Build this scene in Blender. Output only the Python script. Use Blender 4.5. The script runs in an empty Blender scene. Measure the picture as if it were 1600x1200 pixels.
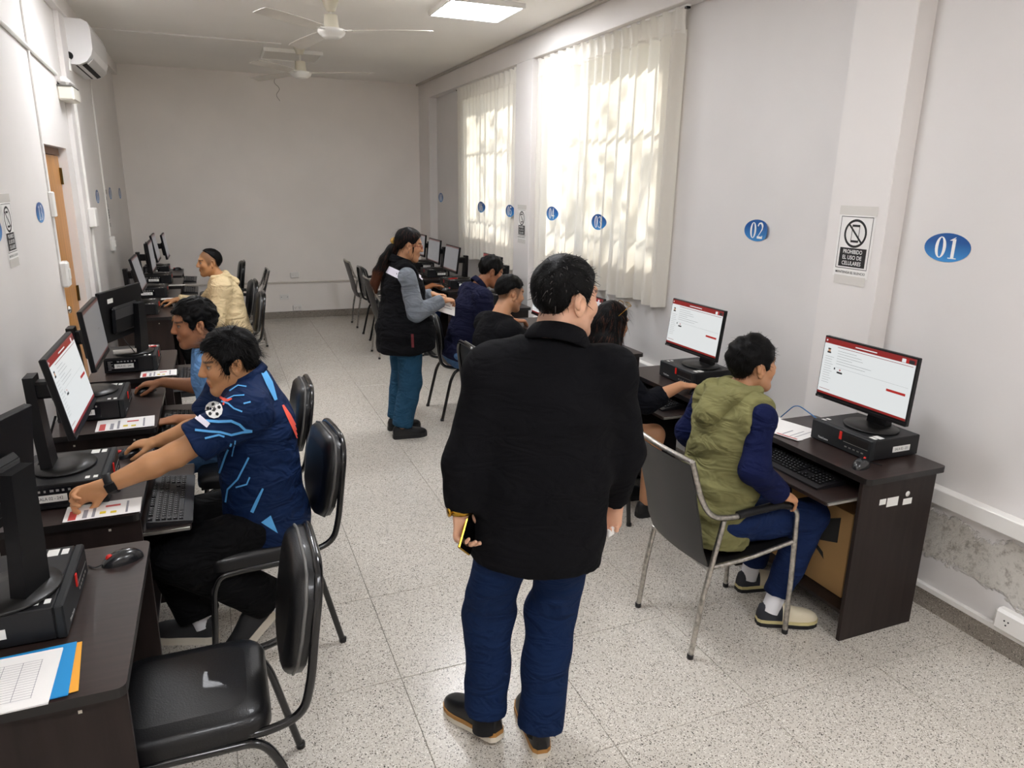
import bpy, bmesh, math, random
import numpy as np
from mathutils import Vector, Matrix
from mathutils.bvhtree import BVHTree

random.seed(7)
rng = np.random.default_rng(7)
scene = bpy.context.scene
COL = scene.collection
PI = math.pi

# ------------------------------------------------------------------ camera
CAM_H = 1.85
F_PX = 1122.88
CR = np.array([[0.92663, -0.084808, 0.366285],
               [-0.375588, -0.252947, 0.8916],
               [0.017036, -0.963756, -0.266241]])
_u, _s, _v = np.linalg.svd(CR)
CR = _u @ _v
cam_data = bpy.data.cameras.new('camera')
cam_data.sensor_width = 36.0
cam_data.sensor_fit = 'HORIZONTAL'
cam_data.lens = F_PX / 1600.0 * 36.0
cam_data.clip_start = 0.05
cam = bpy.data.objects.new('camera', cam_data)
COL.objects.link(cam)
_m = Matrix.Identity(4)
for i in range(3):
    _m[i][0] = CR[i, 0]
    _m[i][1] = -CR[i, 1]
    _m[i][2] = -CR[i, 2]
_m[0][3], _m[1][3], _m[2][3] = 0.0, 0.0, CAM_H
cam.matrix_world = _m
scene.camera = cam


def ray(px, py):
    """direction of a photo pixel (1600x1200 frame) in the room"""
    return CR @ np.array([px - 800.0, py - 600.0, F_PX])


def on_x(px, py, x):
    d = ray(px, py)
    return np.array([0, 0, CAM_H]) + d * (x / d[0])


def on_y(px, py, y):
    d = ray(px, py)
    return np.array([0, 0, CAM_H]) + d * (y / d[1])


def on_z(px, py, z):
    d = ray(px, py)
    return np.array([0, 0, CAM_H]) + d * ((z - CAM_H) / d[2])


# ------------------------------------------------------------------ world, sun, exposure
world = bpy.data.worlds.new('sky')
scene.world = world
world.use_nodes = True
_wn = world.node_tree.nodes
_wl = world.node_tree.links
_bg = _wn['Background']
_sky = _wn.new('ShaderNodeTexSky')
_sky.sky_type = 'NISHITA'
_sky.sun_disc = False
_sky.sun_elevation = math.radians(42)
_sky.sun_rotation = math.radians(60)
_wl.new(_sky.outputs[0], _bg.inputs[0])
_bg.inputs[1].default_value = 0.14

sun_data = bpy.data.lights.new('sun', 'SUN')
sun_data.energy = 5.0
sun_data.angle = math.radians(0.8)
sun_data.color = (1.0, 0.93, 0.85)
sun = bpy.data.objects.new('sun', sun_data)
COL.objects.link(sun)
# shines in through the right-hand windows, from the far right and high
_sd = Vector((-0.62, -0.42, -0.72)).normalized()
sun.rotation_euler = _sd.to_track_quat('-Z', 'Y').to_euler()
sun.location = (8, 9, 8)

scene.view_settings.view_transform = 'Standard'
scene.view_settings.look = 'None'
scene.view_settings.gamma = 1.0
scene.view_settings.use_curve_mapping = False
scene.view_settings.exposure = 1.5
PANEL_STRENGTH = 14.0
scene.cycles.max_bounces = 12
scene.cycles.diffuse_bounces = 8

# ------------------------------------------------------------------ materials
MATS = {}


def lin(c):
    if isinstance(c, str):
        c = tuple(int(c[i:i + 2], 16) / 255 for i in (0, 2, 4))
    return tuple((x / 12.92 if x <= 0.04045 else ((x + 0.055) / 1.055) ** 2.4) for x in c)


def mat(name, col, rough=0.6, metal=0.0, spec=0.5, bump=0.0, bscale=200.0, var=0.0, vscale=4.0,
        coat=0.0, sheen=0.0, emit=None, estr=1.0, stretch=None, detail=3.0):
    """plain procedural material: base colour with noise variation and noise bump"""
    if name in MATS:
        return MATS[name]
    m = bpy.data.materials.new(name)
    m.use_nodes = True
    nt = m.node_tree
    b = nt.nodes['Principled BSDF']
    c = lin(col)
    b.inputs['Base Color'].default_value = (*c, 1)
    b.inputs['Roughness'].default_value = rough
    b.inputs['Metallic'].default_value = metal
    b.inputs['Specular IOR Level'].default_value = spec
    b.inputs['Coat Weight'].default_value = coat
    b.inputs['Sheen Weight'].default_value = sheen
    if emit is not None:
        b.inputs['Emission Color'].default_value = (*lin(emit), 1)
        b.inputs['Emission Strength'].default_value = estr
    tc = None
    if bump > 0 or var > 0:
        tc = nt.nodes.new('ShaderNodeTexCoord')
        src = tc.outputs['Object']
        if stretch is not None:
            mp = nt.nodes.new('ShaderNodeMapping')
            mp.inputs['Scale'].default_value = stretch
            nt.links.new(src, mp.inputs['Vector'])
            src = mp.outputs['Vector']
    if var > 0:
        n = nt.nodes.new('ShaderNodeTexNoise')
        n.inputs['Scale'].default_value = vscale
        n.inputs['Detail'].default_value = detail
        nt.links.new(src, n.inputs['Vector'])
        r = nt.nodes.new('ShaderNodeValToRGB')
        r.color_ramp.elements[0].position = 0.3
        r.color_ramp.elements[1].position = 0.7
        r.color_ramp.elements[0].color = (*[max(0, x * (1 - var)) for x in c], 1)
        r.color_ramp.elements[1].color = (*[min(1, x * (1 + var)) for x in c], 1)
        nt.links.new(n.outputs['Fac'], r.inputs['Fac'])
        nt.links.new(r.outputs['Color'], b.inputs['Base Color'])
    if bump > 0:
        n2 = nt.nodes.new('ShaderNodeTexNoise')
        n2.inputs['Scale'].default_value = bscale
        n2.inputs['Detail'].default_value = 4
        nt.links.new(src, n2.inputs['Vector'])
        bp = nt.nodes.new('ShaderNodeBump')
        bp.inputs['Strength'].default_value = bump
        bp.inputs['Distance'].default_value = 0.01
        nt.links.new(n2.outputs['Fac'], bp.inputs['Height'])
        nt.links.new(bp.outputs['Normal'], b.inputs['Normal'])
    MATS[name] = m
    return m


def emat(name, col, strength=1.0):
    if name in MATS:
        return MATS[name]
    m = bpy.data.materials.new(name)
    m.use_nodes = True
    nt = m.node_tree
    b = nt.nodes['Principled BSDF']
    b.inputs['Base Color'].default_value = (0.01, 0.01, 0.01, 1)
    b.inputs['Roughness'].default_value = 0.35
    b.inputs['Emission Color'].default_value = (*lin(col), 1)
    b.inputs['Emission Strength'].default_value = strength
    MATS[name] = m
    return m


# ------------------------------------------------------------------ objects
def tag(o, label=None, cat=None, group=None, kind=None):
    if label:
        o['label'] = label
    if cat:
        o['category'] = cat
    if group:
        o['group'] = group
    if kind:
        o['kind'] = kind
    return o


def thing(name, label, cat, loc=(0, 0, 0), rz=0.0, group=None):
    o = bpy.data.objects.new(name, None)
    o.empty_display_size = 0.1
    COL.objects.link(o)
    o.location = loc
    o.rotation_euler = (0, 0, rz)
    return tag(o, label, cat, group)


def copy_tree(o, parent=None):
    c = o.copy()
    COL.objects.link(c)
    if parent is not None:
        c.parent = parent
        c.matrix_parent_inverse = o.matrix_parent_inverse.copy()
    for ch in list(o.children):
        copy_tree(ch, c)
    return c


def nrm(v):
    v = np.asarray(v, float)
    return v / max(1e-12, np.linalg.norm(v))


class MB:
    """collects shapes; build() links them as ONE mesh object"""

    def __init__(self):
        self.v, self.f, self.m, self.s = [], [], [], []

    def add(self, verts, faces, mi=0, smooth=False):
        o = len(self.v)
        self.v.extend([tuple(map(float, p)) for p in verts])
        for fc in faces:
            self.f.append(tuple(i + o for i in fc))
            self.m.append(mi)
            self.s.append(smooth)
        return self

    def box(self, lo, hi, ch=0.0, mi=0, rot=None, at=None):
        """axis-aligned box lo..hi with chamfered edges; rot (3x3) and at place it"""
        lo, hi = np.array(lo, float), np.array(hi, float)
        c, h = (lo + hi) / 2, (hi - lo) / 2
        ch = min(ch, h.min() * 0.95)
        V, F = [], []
        if ch <= 0:
            for sx in (-1, 1):
                for sy in (-1, 1):
                    for sz in (-1, 1):
                        V.append(c + h * (sx, sy, sz))
            F = [(0, 1, 3, 2), (4, 6, 7, 5), (0, 4, 5, 1), (2, 3, 7, 6), (0, 2, 6, 4), (1, 5, 7, 3)]
        else:
            idx = {}
            for sx in (-1, 1):
                for sy in (-1, 1):
                    for sz in (-1, 1):
                        s = (sx, sy, sz)
                        for a in range(3):
                            p = h * s
                            for b in range(3):
                                if b != a:
                                    p[b] -= s[b] * ch
                            idx[(s, a)] = len(V)
                            V.append(c + p)
            for a in range(3):
                b, d = (a + 1) % 3, (a + 2) % 3
                for sg in (-1, 1):
                    q = []
                    for sb, sd in ((-1, -1), (1, -1), (1, 1), (-1, 1)):
                        s = [0, 0, 0]
                        s[a], s[b], s[d] = sg, sb, sd
                        q.append(idx[(tuple(s), a)])
                    F.append(tuple(q if sg > 0 else q[::-1]))
            for a in range(3):
                b, d = (a + 1) % 3, (a + 2) % 3
                for sb in (-1, 1):
                    for sd in (-1, 1):
                        s1, s2 = [0, 0, 0], [0, 0, 0]
                        s1[a], s1[b], s1[d] = -1, sb, sd
                        s2[a], s2[b], s2[d] = 1, sb, sd
                        s1, s2 = tuple(s1), tuple(s2)
                        q = [idx[(s1, b)], idx[(s2, b)], idx[(s2, d)], idx[(s1, d)]]
                        F.append(tuple(q if sb * sd < 0 else q[::-1]))
            for sx in (-1, 1):
                for sy in (-1, 1):
                    for sz in (-1, 1):
                        s = (sx, sy, sz)
                        q = [idx[(s, 0)], idx[(s, 1)], idx[(s, 2)]]
                        F.append(tuple(q if sx * sy * sz > 0 else q[::-1]))
        V = np.array(V)
        if rot is not None:
            V = V @ np.array(rot).T
        if at is not None:
            V = V + np.array(at)
        return self.add(V, F, mi)

    def tube(self, pts, r, n=10, mi=0, caps=True, fillet=0.0, fn=5, closed=False, flat=None):
        """tube along a polyline; fillet rounds its corners; r may be a list; flat=(axis, scale)"""
        pts = [np.array(p, float) for p in pts]
        rr = list(r) if hasattr(r, '__len__') else [r] * len(pts)
        if fillet > 0 and len(pts) > 2:
            q, qr = [pts[0]], [rr[0]]
            for i in range(1, len(pts) - 1):
                a, b, c = pts[i - 1], pts[i], pts[i + 1]
                la, lc = np.linalg.norm(a - b), np.linalg.norm(c - b)
                t = min(fillet, la * 0.49, lc * 0.49)
                p0, p1 = b + (a - b) / la * t, b + (c - b) / lc * t
                for k in range(fn + 1):
                    u = k / fn
                    q.append((1 - u) ** 2 * p0 + 2 * u * (1 - u) * b + u * u * p1)
                    qr.append(rr[i])
            q.append(pts[-1])
            qr.append(rr[-1])
            pts, rr = q, qr
        k = len(pts)
        T = []
        for i in range(k):
            if closed:
                T.append(nrm(pts[(i + 1) % k] - pts[i - 1]))
            else:
                T.append(nrm(pts[min(i + 1, k - 1)] - pts[max(i - 1, 0)]))
        ref = np.array([0, 0, 1.0]) if abs(T[0][2]) < 0.9 else np.array([1.0, 0, 0])
        u = nrm(np.cross(T[0], ref))
        V, F = [], []
        for i in range(k):
            u = nrm(u - T[i] * (u @ T[i]))
            w = np.cross(T[i], u)
            for j in range(n):
                a = 2 * PI * j / n
                d = (u * math.cos(a) + w * math.sin(a)) * rr[i]
                if flat is not None:
                    ax = np.array(flat[0], float)
                    d = d + ax * (d @ ax) * (flat[1] - 1)
                V.append(pts[i] + d)
        for i in range(k if closed else k - 1):
            for j in range(n):
                a, b = i * n + j, i * n + (j + 1) % n
                i2 = (i + 1) % k
                F.append((a, b, i2 * n + (j + 1) % n, i2 * n + j))
        self.add(V, F, mi, True)
        if caps and not closed:
            self.add(V[:n], [tuple(range(n))[::-1]], mi)
            self.add(V[-n:], [tuple(range(n))], mi)
        return self

    def lathe(self, prof, n=24, at=(0, 0, 0), mi=0, sx=1.0, sy=1.0, smooth=True):
        """prof: list of (radius, z)"""
        V, F = [], []
        for r, z in prof:
            for j in range(n):
                a = 2 * PI * j / n
                V.append((at[0] + r * math.cos(a) * sx, at[1] + r * math.sin(a) * sy, at[2] + z))
        for i in range(len(prof) - 1):
            for j in range(n):
                F.append((i * n + j, i * n + (j + 1) % n, (i + 1) * n + (j + 1) % n, (i + 1) * n + j))
        if prof[0][0] > 1e-6:
            F.append(tuple(range(n))[::-1])
        if prof[-1][0] > 1e-6:
            F.append(tuple((len(prof) - 1) * n + j for j in range(n)))
        return self.add(V, F, mi, smooth)

    def prism(self, poly, z0, z1, mi=0, axis='z', mi_top=None):
        """poly: (a, b) outline counter-clockwise, extruded along axis"""
        n = len(poly)

        def P(a, b, z):
            return {'z': (a, b, z), 'x': (z, a, b), 'y': (b, z, a)}[axis]
        V = [P(a, b, z0) for a, b in poly] + [P(a, b, z1) for a, b in poly]
        F = [tuple((i, (i + 1) % n, n + (i + 1) % n, n + i)) for i in range(n)]
        self.add(V, F, mi)
        self.add(V, [tuple(range(n))[::-1]], mi)
        self.add(V, [tuple(n + i for i in range(n))], mi if mi_top is None else mi_top)
        return self

    def quad(self, a, b, c, d, mi=0):
        return self.add([a, b, c, d], [(0, 1, 2, 3)], mi)

    def build(self, name, mats, parent=None, loc=None, smooth=None):
        me = bpy.data.meshes.new(name)
        me.from_pydata(self.v, [], self.f)
        if not isinstance(mats, (list, tuple)):
            mats = [mats]
        for mm in mats:
            me.materials.append(mm)
        me.polygons.foreach_set('material_index', self.m)
        sm = self.s if smooth is None else [smooth] * len(self.f)
        me.polygons.foreach_set('use_smooth', sm)
        me.update()
        o = bpy.data.objects.new(name, me)
        COL.objects.link(o)
        if parent is not None:
            o.parent = parent
        if loc is not None:
            o.location = loc
        return o


def struct(name, mb, mats, **kw):
    return tag(mb.build(name, mats, **kw), kind='structure')


def rrect(w, d, r, n=5):
    """rounded rectangle outline centred on 0, counter-clockwise"""
    P = []
    for cx, cy, a0 in ((w / 2 - r, d / 2 - r, 0), (-w / 2 + r, d / 2 - r, 90), (-w / 2 + r, -d / 2 + r, 180), (w / 2 - r, -d / 2 + r, 270)):
        for k in range(n + 1):
            a = math.radians(a0 + 90 * k / n)
            P.append((cx + r * math.cos(a), cy + r * math.sin(a)))
    return P


def rotz(a):
    c, s = math.cos(a), math.sin(a)
    return np.array([[c, -s, 0], [s, c, 0], [0, 0, 1.0]])


_text_cache = {}


def text_polys(s, size=1.0, bold=0.0):
    """flat lettering: (verts Nx2, faces), centred"""
    key = (s, bold)
    if key not in _text_cache:
        cu = bpy.data.curves.new('lettering', 'FONT')
        cu.body = s
        cu.size = 1.0
        cu.align_x = 'CENTER'
        cu.align_y = 'CENTER'
        cu.offset = bold
        cu.resolution_u = 3
        ob = bpy.data.objects.new('lettering', cu)
        COL.objects.link(ob)
        dg = bpy.context.evaluated_depsgraph_get()
        me = bpy.data.meshes.new_from_object(ob.evaluated_get(dg))
        V = np.array([v.co[:2] for v in me.vertices]).reshape(-1, 2)
        Fs = [tuple(p.vertices) for p in me.polygons]
        bpy.data.objects.remove(ob)
        bpy.data.curves.remove(cu)
        bpy.data.meshes.remove(me)
        _text_cache[key] = (V, Fs)
    V, Fs = _text_cache[key]
    return V * size, Fs


def add_text(mb, s, size, origin, ux, uy, off=0.0008, mi=0, bold=0.0, width=None):
    """print lettering on a plane: origin = centre, ux/uy = text axes"""
    V, Fs = text_polys(s, size, bold)
    if len(V) == 0:
        return
    if width is not None:
        w = V[:, 0].max() - V[:, 0].min()
        V = V * np.array([width / w, 1.0])
    ux, uy = np.array(ux, float), np.array(uy, float)
    n = np.cross(ux, uy)
    W = np.array(origin) + V[:, :1] * ux + V[:, 1:] * uy + n * off
    mb.add(W, Fs, mi)
# ================================================================== the room
XL, XW, XP = -0.975, 2.906, 2.796      # left wall, right wall, pillar faces
ZC, ZB = 3.178, 2.959                  # ceiling, underside of the beam
YB, YF = 10.42, -2.6                   # far wall, wall behind the camera


def plaster(name, col, damp=False):
    m = mat(name, col, rough=0.55, spec=0.35, bump=0.12, bscale=9.0, var=0.035, vscale=1.3)
    nt = m.node_tree
    b = nt.nodes['Principled BSDF']
    if damp:
        # flaking, damp plaster low on the wall, with its own outline
        N, Lk = nt.nodes, nt.links
        base = b.inputs['Base Color'].links[0].from_socket
        tc = N.new('ShaderNodeTexCoord')
        sp = N.new('ShaderNodeSeparateXYZ')
        Lk.new(tc.outputs['Object'], sp.inputs[0])
        nz = N.new('ShaderNodeTexNoise')
        nz.inputs['Scale'].default_value = 3.2
        nz.inputs['Detail'].default_value = 6
        nz.inputs['Roughness'].default_value = 0.7
        Lk.new(tc.outputs['Object'], nz.inputs['Vector'])
        # height band: 1 between 0.2 and 0.46 m
        up = N.new('ShaderNodeMapRange')
        up.interpolation_type = 'SMOOTHSTEP'
        up.inputs['From Min'].default_value = 0.10
        up.inputs['From Max'].default_value = 0.34
        Lk.new(sp.outputs['Z'], up.inputs['Value'])
        dn = N.new('ShaderNodeMapRange')
        dn.interpolation_type = 'SMOOTHSTEP'
        dn.inputs['From Min'].default_value = 0.62
        dn.inputs['From Max'].default_value = 0.40
        Lk.new(sp.outputs['Z'], dn.inputs['Value'])
        mu = N.new('ShaderNodeMath')
        mu.operation = 'MULTIPLY'
        Lk.new(up.outputs[0], mu.inputs[0])
        Lk.new(dn.outputs[0], mu.inputs[1])
        ad = N.new('ShaderNodeMath')
        ad.operation = 'MULTIPLY_ADD'
        ad.inputs[1].default_value = 0.55
        Lk.new(mu.outputs[0], ad.inputs[0])
        Lk.new(nz.outputs['Fac'], ad.inputs[2])
        th = N.new('ShaderNodeMapRange')
        th.inputs['From Min'].default_value = 0.88
        th.inputs['From Max'].default_value = 0.94
        Lk.new(ad.outputs[0], th.inputs['Value'])
        n2 = N.new('ShaderNodeTexNoise')
        n2.inputs['Scale'].default_value = 26
        n2.inputs['Detail'].default_value = 6
        n2.inputs['Roughness'].default_value = 0.75
        Lk.new(tc.outputs['Object'], n2.inputs['Vector'])
        rp = N.new('ShaderNodeValToRGB')
        rp.color_ramp.elements[0].position = 0.32
        rp.color_ramp.elements[0].color = (*lin('a39c90'), 1)
        rp.color_ramp.elements[1].position = 0.50
        rp.color_ramp.elements[1].color = (*lin('e2ded6'), 1)
        Lk.new(n2.outputs['Fac'], rp.inputs['Fac'])
        mx = N.new('ShaderNodeMix')
        mx.data_type = 'RGBA'
        Lk.new(th.outputs[0], mx.inputs['Factor'])
        Lk.new(base, mx.inputs['A'])
        Lk.new(rp.outputs['Color'], mx.inputs['B'])
        Lk.new(mx.outputs['Result'], b.inputs['Base Color'])
        # relief of the flakes
        hm = N.new('ShaderNodeMath')
        hm.operation = 'MULTIPLY'
        Lk.new(th.outputs[0], hm.inputs[0])
        Lk.new(n2.outputs['Fac'], hm.inputs[1])
        bp = N.new('ShaderNodeBump')
        bp.inputs['Strength'].default_value = 0.9
        bp.inputs['Distance'].default_value = 0.02
        Lk.new(hm.outputs[0], bp.inputs['Height'])
        old = b.inputs['Normal'].links[0].from_node
        Lk.new(old.outputs[0], bp.inputs['Normal'])
        Lk.new(bp.outputs[0], b.inputs['Normal'])
    return m


def terrazzo(name, base, dark, light, rough):
    m = bpy.data.materials.new(name)
    m.use_nodes = True
    N, Lk = m.node_tree.nodes, m.node_tree.links
    b = N['Principled BSDF']
    geo = N.new('ShaderNodeNewGeometry')
    pos = geo.outputs['Position']
    no = N.new('ShaderNodeTexNoise')
    no.inputs['Scale'].default_value = 40
    Lk.new(pos, no.inputs['Vector'])
    wv = N.new('ShaderNodeMix')
    wv.data_type = 'VECTOR'
    wv.inputs['Factor'].default_value = 0.012
    Lk.new(pos, wv.inputs['A'])
    Lk.new(no.outputs['Color'], wv.inputs['B'])

    def chips(scale, thr, gate, soft=0.05):
        v = N.new('ShaderNodeTexVoronoi')
        v.inputs['Scale'].default_value = scale
        Lk.new(wv.outputs['Result'], v.inputs['Vector'])
        mr = N.new('ShaderNodeMapRange')
        mr.inputs['From Min'].default_value = thr
        mr.inputs['From Max'].default_value = thr - soft
        Lk.new(v.outputs['Distance'], mr.inputs['Value'])
        sp = N.new('ShaderNodeSeparateColor')
        Lk.new(v.outputs['Color'], sp.inputs[0])
        g = N.new('ShaderNodeMath')
        g.operation = 'LESS_THAN'
        g.inputs[1].default_value = gate
        Lk.new(sp.outputs[0], g.inputs[0])
        mu = N.new('ShaderNodeMath')
        mu.operation = 'MULTIPLY'
        Lk.new(mr.outputs[0], mu.inputs[0])
        Lk.new(g.outputs[0], mu.inputs[1])
        return mu.outputs[0]

    n1 = N.new('ShaderNodeTexNoise')
    n1.inputs['Scale'].default_value = 1.6
    n1.inputs['Detail'].default_value = 4
    Lk.new(pos, n1.inputs['Vector'])
    rp = N.new('ShaderNodeValToRGB')
    rp.color_ramp.elements[0].position = 0.35
    rp.color_ramp.elements[1].position = 0.65
    rp.color_ramp.elements[0].color = (*[x * 0.97 for x in lin(base)], 1)
    rp.color_ramp.elements[1].color = (*[min(1, x * 1.03) for x in lin(base)], 1)
    Lk.new(n1.outputs['Fac'], rp.inputs['Fac'])
    cur = rp.outputs['Color']
    for sc, th, ga, col in ((170, 0.40, 0.30, light), (120, 0.38, 0.30, 'a39b8f'), (210, 0.40, 0.32, dark), (115, 0.34, 0.22, dark), (62, 0.22, 0.12, '4d4944')):
        c = chips(sc, th, ga)
        mx = N.new('ShaderNodeMix')
        mx.data_type = 'RGBA'
        Lk.new(c, mx.inputs['Factor'])
        Lk.new(cur, mx.inputs['A'])
        mx.inputs['B'].default_value = (*lin(col), 1)
        cur = mx.outputs['Result']
    Lk.new(cur, b.inputs['Base Color'])
    rr = N.new('ShaderNodeMapRange')
    rr.inputs['To Min'].default_value = rough - 0.02
    rr.inputs['To Max'].default_value = rough + 0.06
    Lk.new(n1.outputs['Fac'], rr.inputs['Value'])
    Lk.new(rr.outputs[0], b.inputs['Roughness'])
    b.inputs['Specular IOR Level'].default_value = 0.5
    MATS[name] = m
    return m


M_WALL = plaster('wall plaster', 'e4e0dd')
M_WALLR = plaster('wall plaster damp', 'dfdcda', damp=True)
M_BACK = plaster('far wall plaster', 'f4efea')
M_CEIL = mat('ceiling paint', 'f2efea', rough=0.7, spec=0.2, var=0.03, vscale=0.8)
M_FLOOR = terrazzo('terrazzo floor', 'cac4ba', '6b655e', 'ece8e0', 0.22)
M_BASE = terrazzo('terrazzo baseboard', '8f877e', '3f3b38', 'b9b1a6', 0.35)
M_JOINT = mat('floor joint', '8b857b', rough=0.7)
M_WHITEP = mat('white plastic', 'eceae6', rough=0.35, spec=0.5)
M_CREAMP = mat('cream plastic', 'e2ded2', rough=0.4)
M_BLACK = mat('black plastic', '121214', rough=0.45, spec=0.3, bump=0.05, bscale=600)
M_DARKGAP = mat('dark gap', '141312', rough=0.8)

# floor: bedding slab plus terrazzo slabs of 0.603 m with recessed joints
fl = struct('floor', MB().box((XL - 0.2, YF - 0.2, -0.12), (XW + 0.2, YB + 0.2, -0.0035)), M_JOINT)
TA, TB, TG = 0.5268, 1.7556, 0.6029
xs = [XL] + [TA + TG * k for k in range(-3, 6) if XL + 0.05 < TA + TG * k < XW - 0.05] + [XW]
ys = [YF] + [TB + TG * k for k in range(-8, 20) if YF + 0.05 < TB + TG * k < YB - 0.05] + [YB]
tile_meshes = {}
for i in range(len(xs) - 1):
    for j in range(len(ys) - 1):
        w, d = round(xs[i + 1] - xs[i], 3), round(ys[j + 1] - ys[j], 3)
        if ys[j + 1] < 0.2:
            continue
        if (w, d) not in tile_meshes:
            g = 0.0013
            tmp = MB().box((-w / 2 + g, -d / 2 + g, -0.02), (w / 2 - g, d / 2 - g, 0.0), ch=0.0012).build('floor_slab', M_FLOOR, fl)
            tile_meshes[(w, d)] = tmp.data
            o = tmp
        else:
            o = bpy.data.objects.new('floor_slab', tile_meshes[(w, d)])
            COL.objects.link(o)
            o.parent = fl
        o.location = ((xs[i] + xs[i + 1]) / 2, (ys[j] + ys[j + 1]) / 2, random.uniform(-0.0003, 0.0))
# the strip of floor behind the camera
MB().box((XL, YF, -0.02), (XW, ys[[k for k in range(len(ys)) if ys[k] >= 0.2][0] - 1] - 0.002, 0.0)).build('floor_slab', M_FLOOR, fl)

struct('ceiling', MB().box((XL - 0.2, YF - 0.2, ZC), (XW + 0.2, YB + 0.2, ZC + 0.15)), M_CEIL)
struct('wall_back', MB().box((XL - 0.2, YB, 0), (XW + 0.2, YB + 0.15, ZC)), M_BACK)
struct('wall_front', MB().box((XL - 0.2, YF - 0.15, 0), (XW + 0.2, YF, ZC)), M_WALL)

# left wall with the door recess
DY0, DY1, DZ = 5.66, 6.50, 2.06
lw = MB()
lw.box((XL - 0.2, YF, 0), (XL, DY0, ZC)).box((XL - 0.2, DY1, 0), (XL, YB, ZC)).box((XL - 0.2, DY0, DZ), (XL, DY1, ZC))
struct('wall_left', lw, M_WALL)
struct('trim_1', MB().box((XL, 6.74, 0), (XL + 0.035, 7.10, ZC), ch=0.004), M_WALL)                # flat pilaster
struct('trim_2', MB().box((XL, YF, 3.05), (XL + 0.06, YB, ZC), ch=0.004), M_WALL)                  # ceiling cornice
M_DOOR = mat('door wood', 'b9813f', rough=0.35, var=0.18, vscale=3.0, stretch=(8, 8, 0.6), bump=0.03, bscale=30)
M_DFRAME = mat('door frame wood', '6e4524', rough=0.4, var=0.15, vscale=4.0, stretch=(6, 6, 0.5))
M_BRASS = mat('dark brass', '6b5326', rough=0.35, metal=0.9)
M_CHROME = mat('chrome', 'c9c7c4', rough=0.18, metal=1.0, var=0.12, vscale=40)
dr = struct('door_1', MB().box((XL - 0.10, DY0 + 0.05, 0.01), (XL - 0.06, DY1 - 0.002, DZ - 0.055), ch=0.002), M_DOOR)
MB().box((XL - 0.11, DY0 + 0.001, 0), (XL - 0.05, DY0 + 0.048, DZ - 0.003)).box((XL - 0.11, DY0 + 0.001, DZ - 0.052), (XL - 0.05, DY1 - 0.001, DZ - 0.003)).build('door_frame', M_DFRAME, dr)
for hz in (0.98, 1.86):
    MB().box((XL - 0.06, DY1 - 0.030, hz - 0.06), (XL - 0.052, DY1 - 0.001, hz + 0.06), ch=0.001).tube([(XL - 0.05, DY1 - 0.008, hz - 0.06), (XL - 0.05, DY1 - 0.008, hz + 0.06)], 0.006, 8).build('hinge', M_BRASS, dr)
kn = MB().lathe([(0.0, 0.0), (0.028, 0.0), (0.028, 0.006), (0.011, 0.012), (0.011, 0.032), (0.026, 0.040), (0.028, 0.052), (0.02, 0.062), (0.0, 0.064)], 20).build('knob', M_CHROME, dr)
kn.rotation_euler = (0, PI / 2, 0)
kn.location = (XL - 0.06, DY0 + 0.12, 0.96)

# right wall: two window bays
W1 = (4.42, 6.30, 1.34, 2.90)
W2 = (7.02, 8.62, 1.34, 2.90)
rw = MB()
X2 = XW + 0.18
rw.box((XW, YF, 0), (X2, W1[0], ZC))
rw.box((XW, W1[1], 0), (X2, W2[0], ZC))
rw.box((XW, W2[1], 0), (X2, YB, ZC))
for w in (W1, W2):
    rw.box((XW, w[0], 0), (X2, w[1], w[2])).box((XW, w[0], w[3]), (X2, w[1], ZC))
struct('wall_right', rw, M_WALLR)
struct('trim_3', MB().box((XP, YF, ZB), (XW, YB, ZC), ch=0.003), M_WALL)                           # beam over the windows
struct('trim_4', MB().box((XP, 2.427, 0), (XW, 2.764, ZB), ch=0.003), M_WALL)                      # near pillar
struct('trim_5', MB().box((XP, 6.45, 0), (XW, 6.839, ZB), ch=0.003), M_WALL)                       # pillar between the windows
struct('trim_6', MB().box((XP, 9.90, 0), (XW, YB, ZB), ch=0.003), M_WALL)                          # corner pillar
struct('trim_7', MB().box((XP - 0.035, YF, ZC - 0.028), (XP, YB - 0.001, ZC - 0.001), ch=0.003), mat('grey raceway', 'bdb7ae', rough=0.5))
struct('trim_8', MB().box((XL + 0.06, 8.10, ZC - 0.012), (0.78, 8.125, ZC), ch=0.002), M_WHITEP)

# terrazzo baseboards with a white strip above on the right
struct('baseboard_right', MB().box((XW - 0.012, YF, 0), (XW, 2.427, 0.088)).box((XW - 0.012, 2.764, 0), (XW, 6.45, 0.088)).box((XW - 0.012, 6.839, 0), (XW, 9.9, 0.088)), M_BASE)
struct('baseboard_back', MB().box((XL, YB - 0.014, 0), (XW, YB, 0.095), ch=0.002), M_BASE)
struct('baseboard_left', MB().box((XL, YF, 0), (XL + 0.012, DY0, 0.088)).box((XL, 7.10, 0), (XL + 0.012, YB - 0.02, 0.088)), M_BASE)
struct('trim_9', MB().box((XW - 0.022, YF, 0.089), (XW, 2.426, 0.118), ch=0.004), M_WHITEP)        # floor-level cable strip
tr = MB().box((XW - 0.055, YF, 0.524), (XW, 2.426, 0.596), ch=0.004).box((XW - 0.05, 2.765, 0.524), (XW, 6.449, 0.60), ch=0.004).box((XW - 0.05, 6.84, 0.524), (XW, 9.899, 0.60), ch=0.004)
struct('trim_10', tr, M_WHITEP)                                                                   # cable duct
struct('trim_11', MB().box((XL + 0.013, YB - 0.022, 0.488), (XW - 0.12, YB, 0.512), ch=0.003), mat('duct off white', 'd3ccc3', rough=0.5))

# windows behind the curtains: aluminium frame, panes, outside grille
M_ALU = mat('aluminium frame', '9b9a98', rough=0.4, metal=0.7)
M_GRILLE = mat('painted iron grille', '5b5752', rough=0.6)


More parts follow.
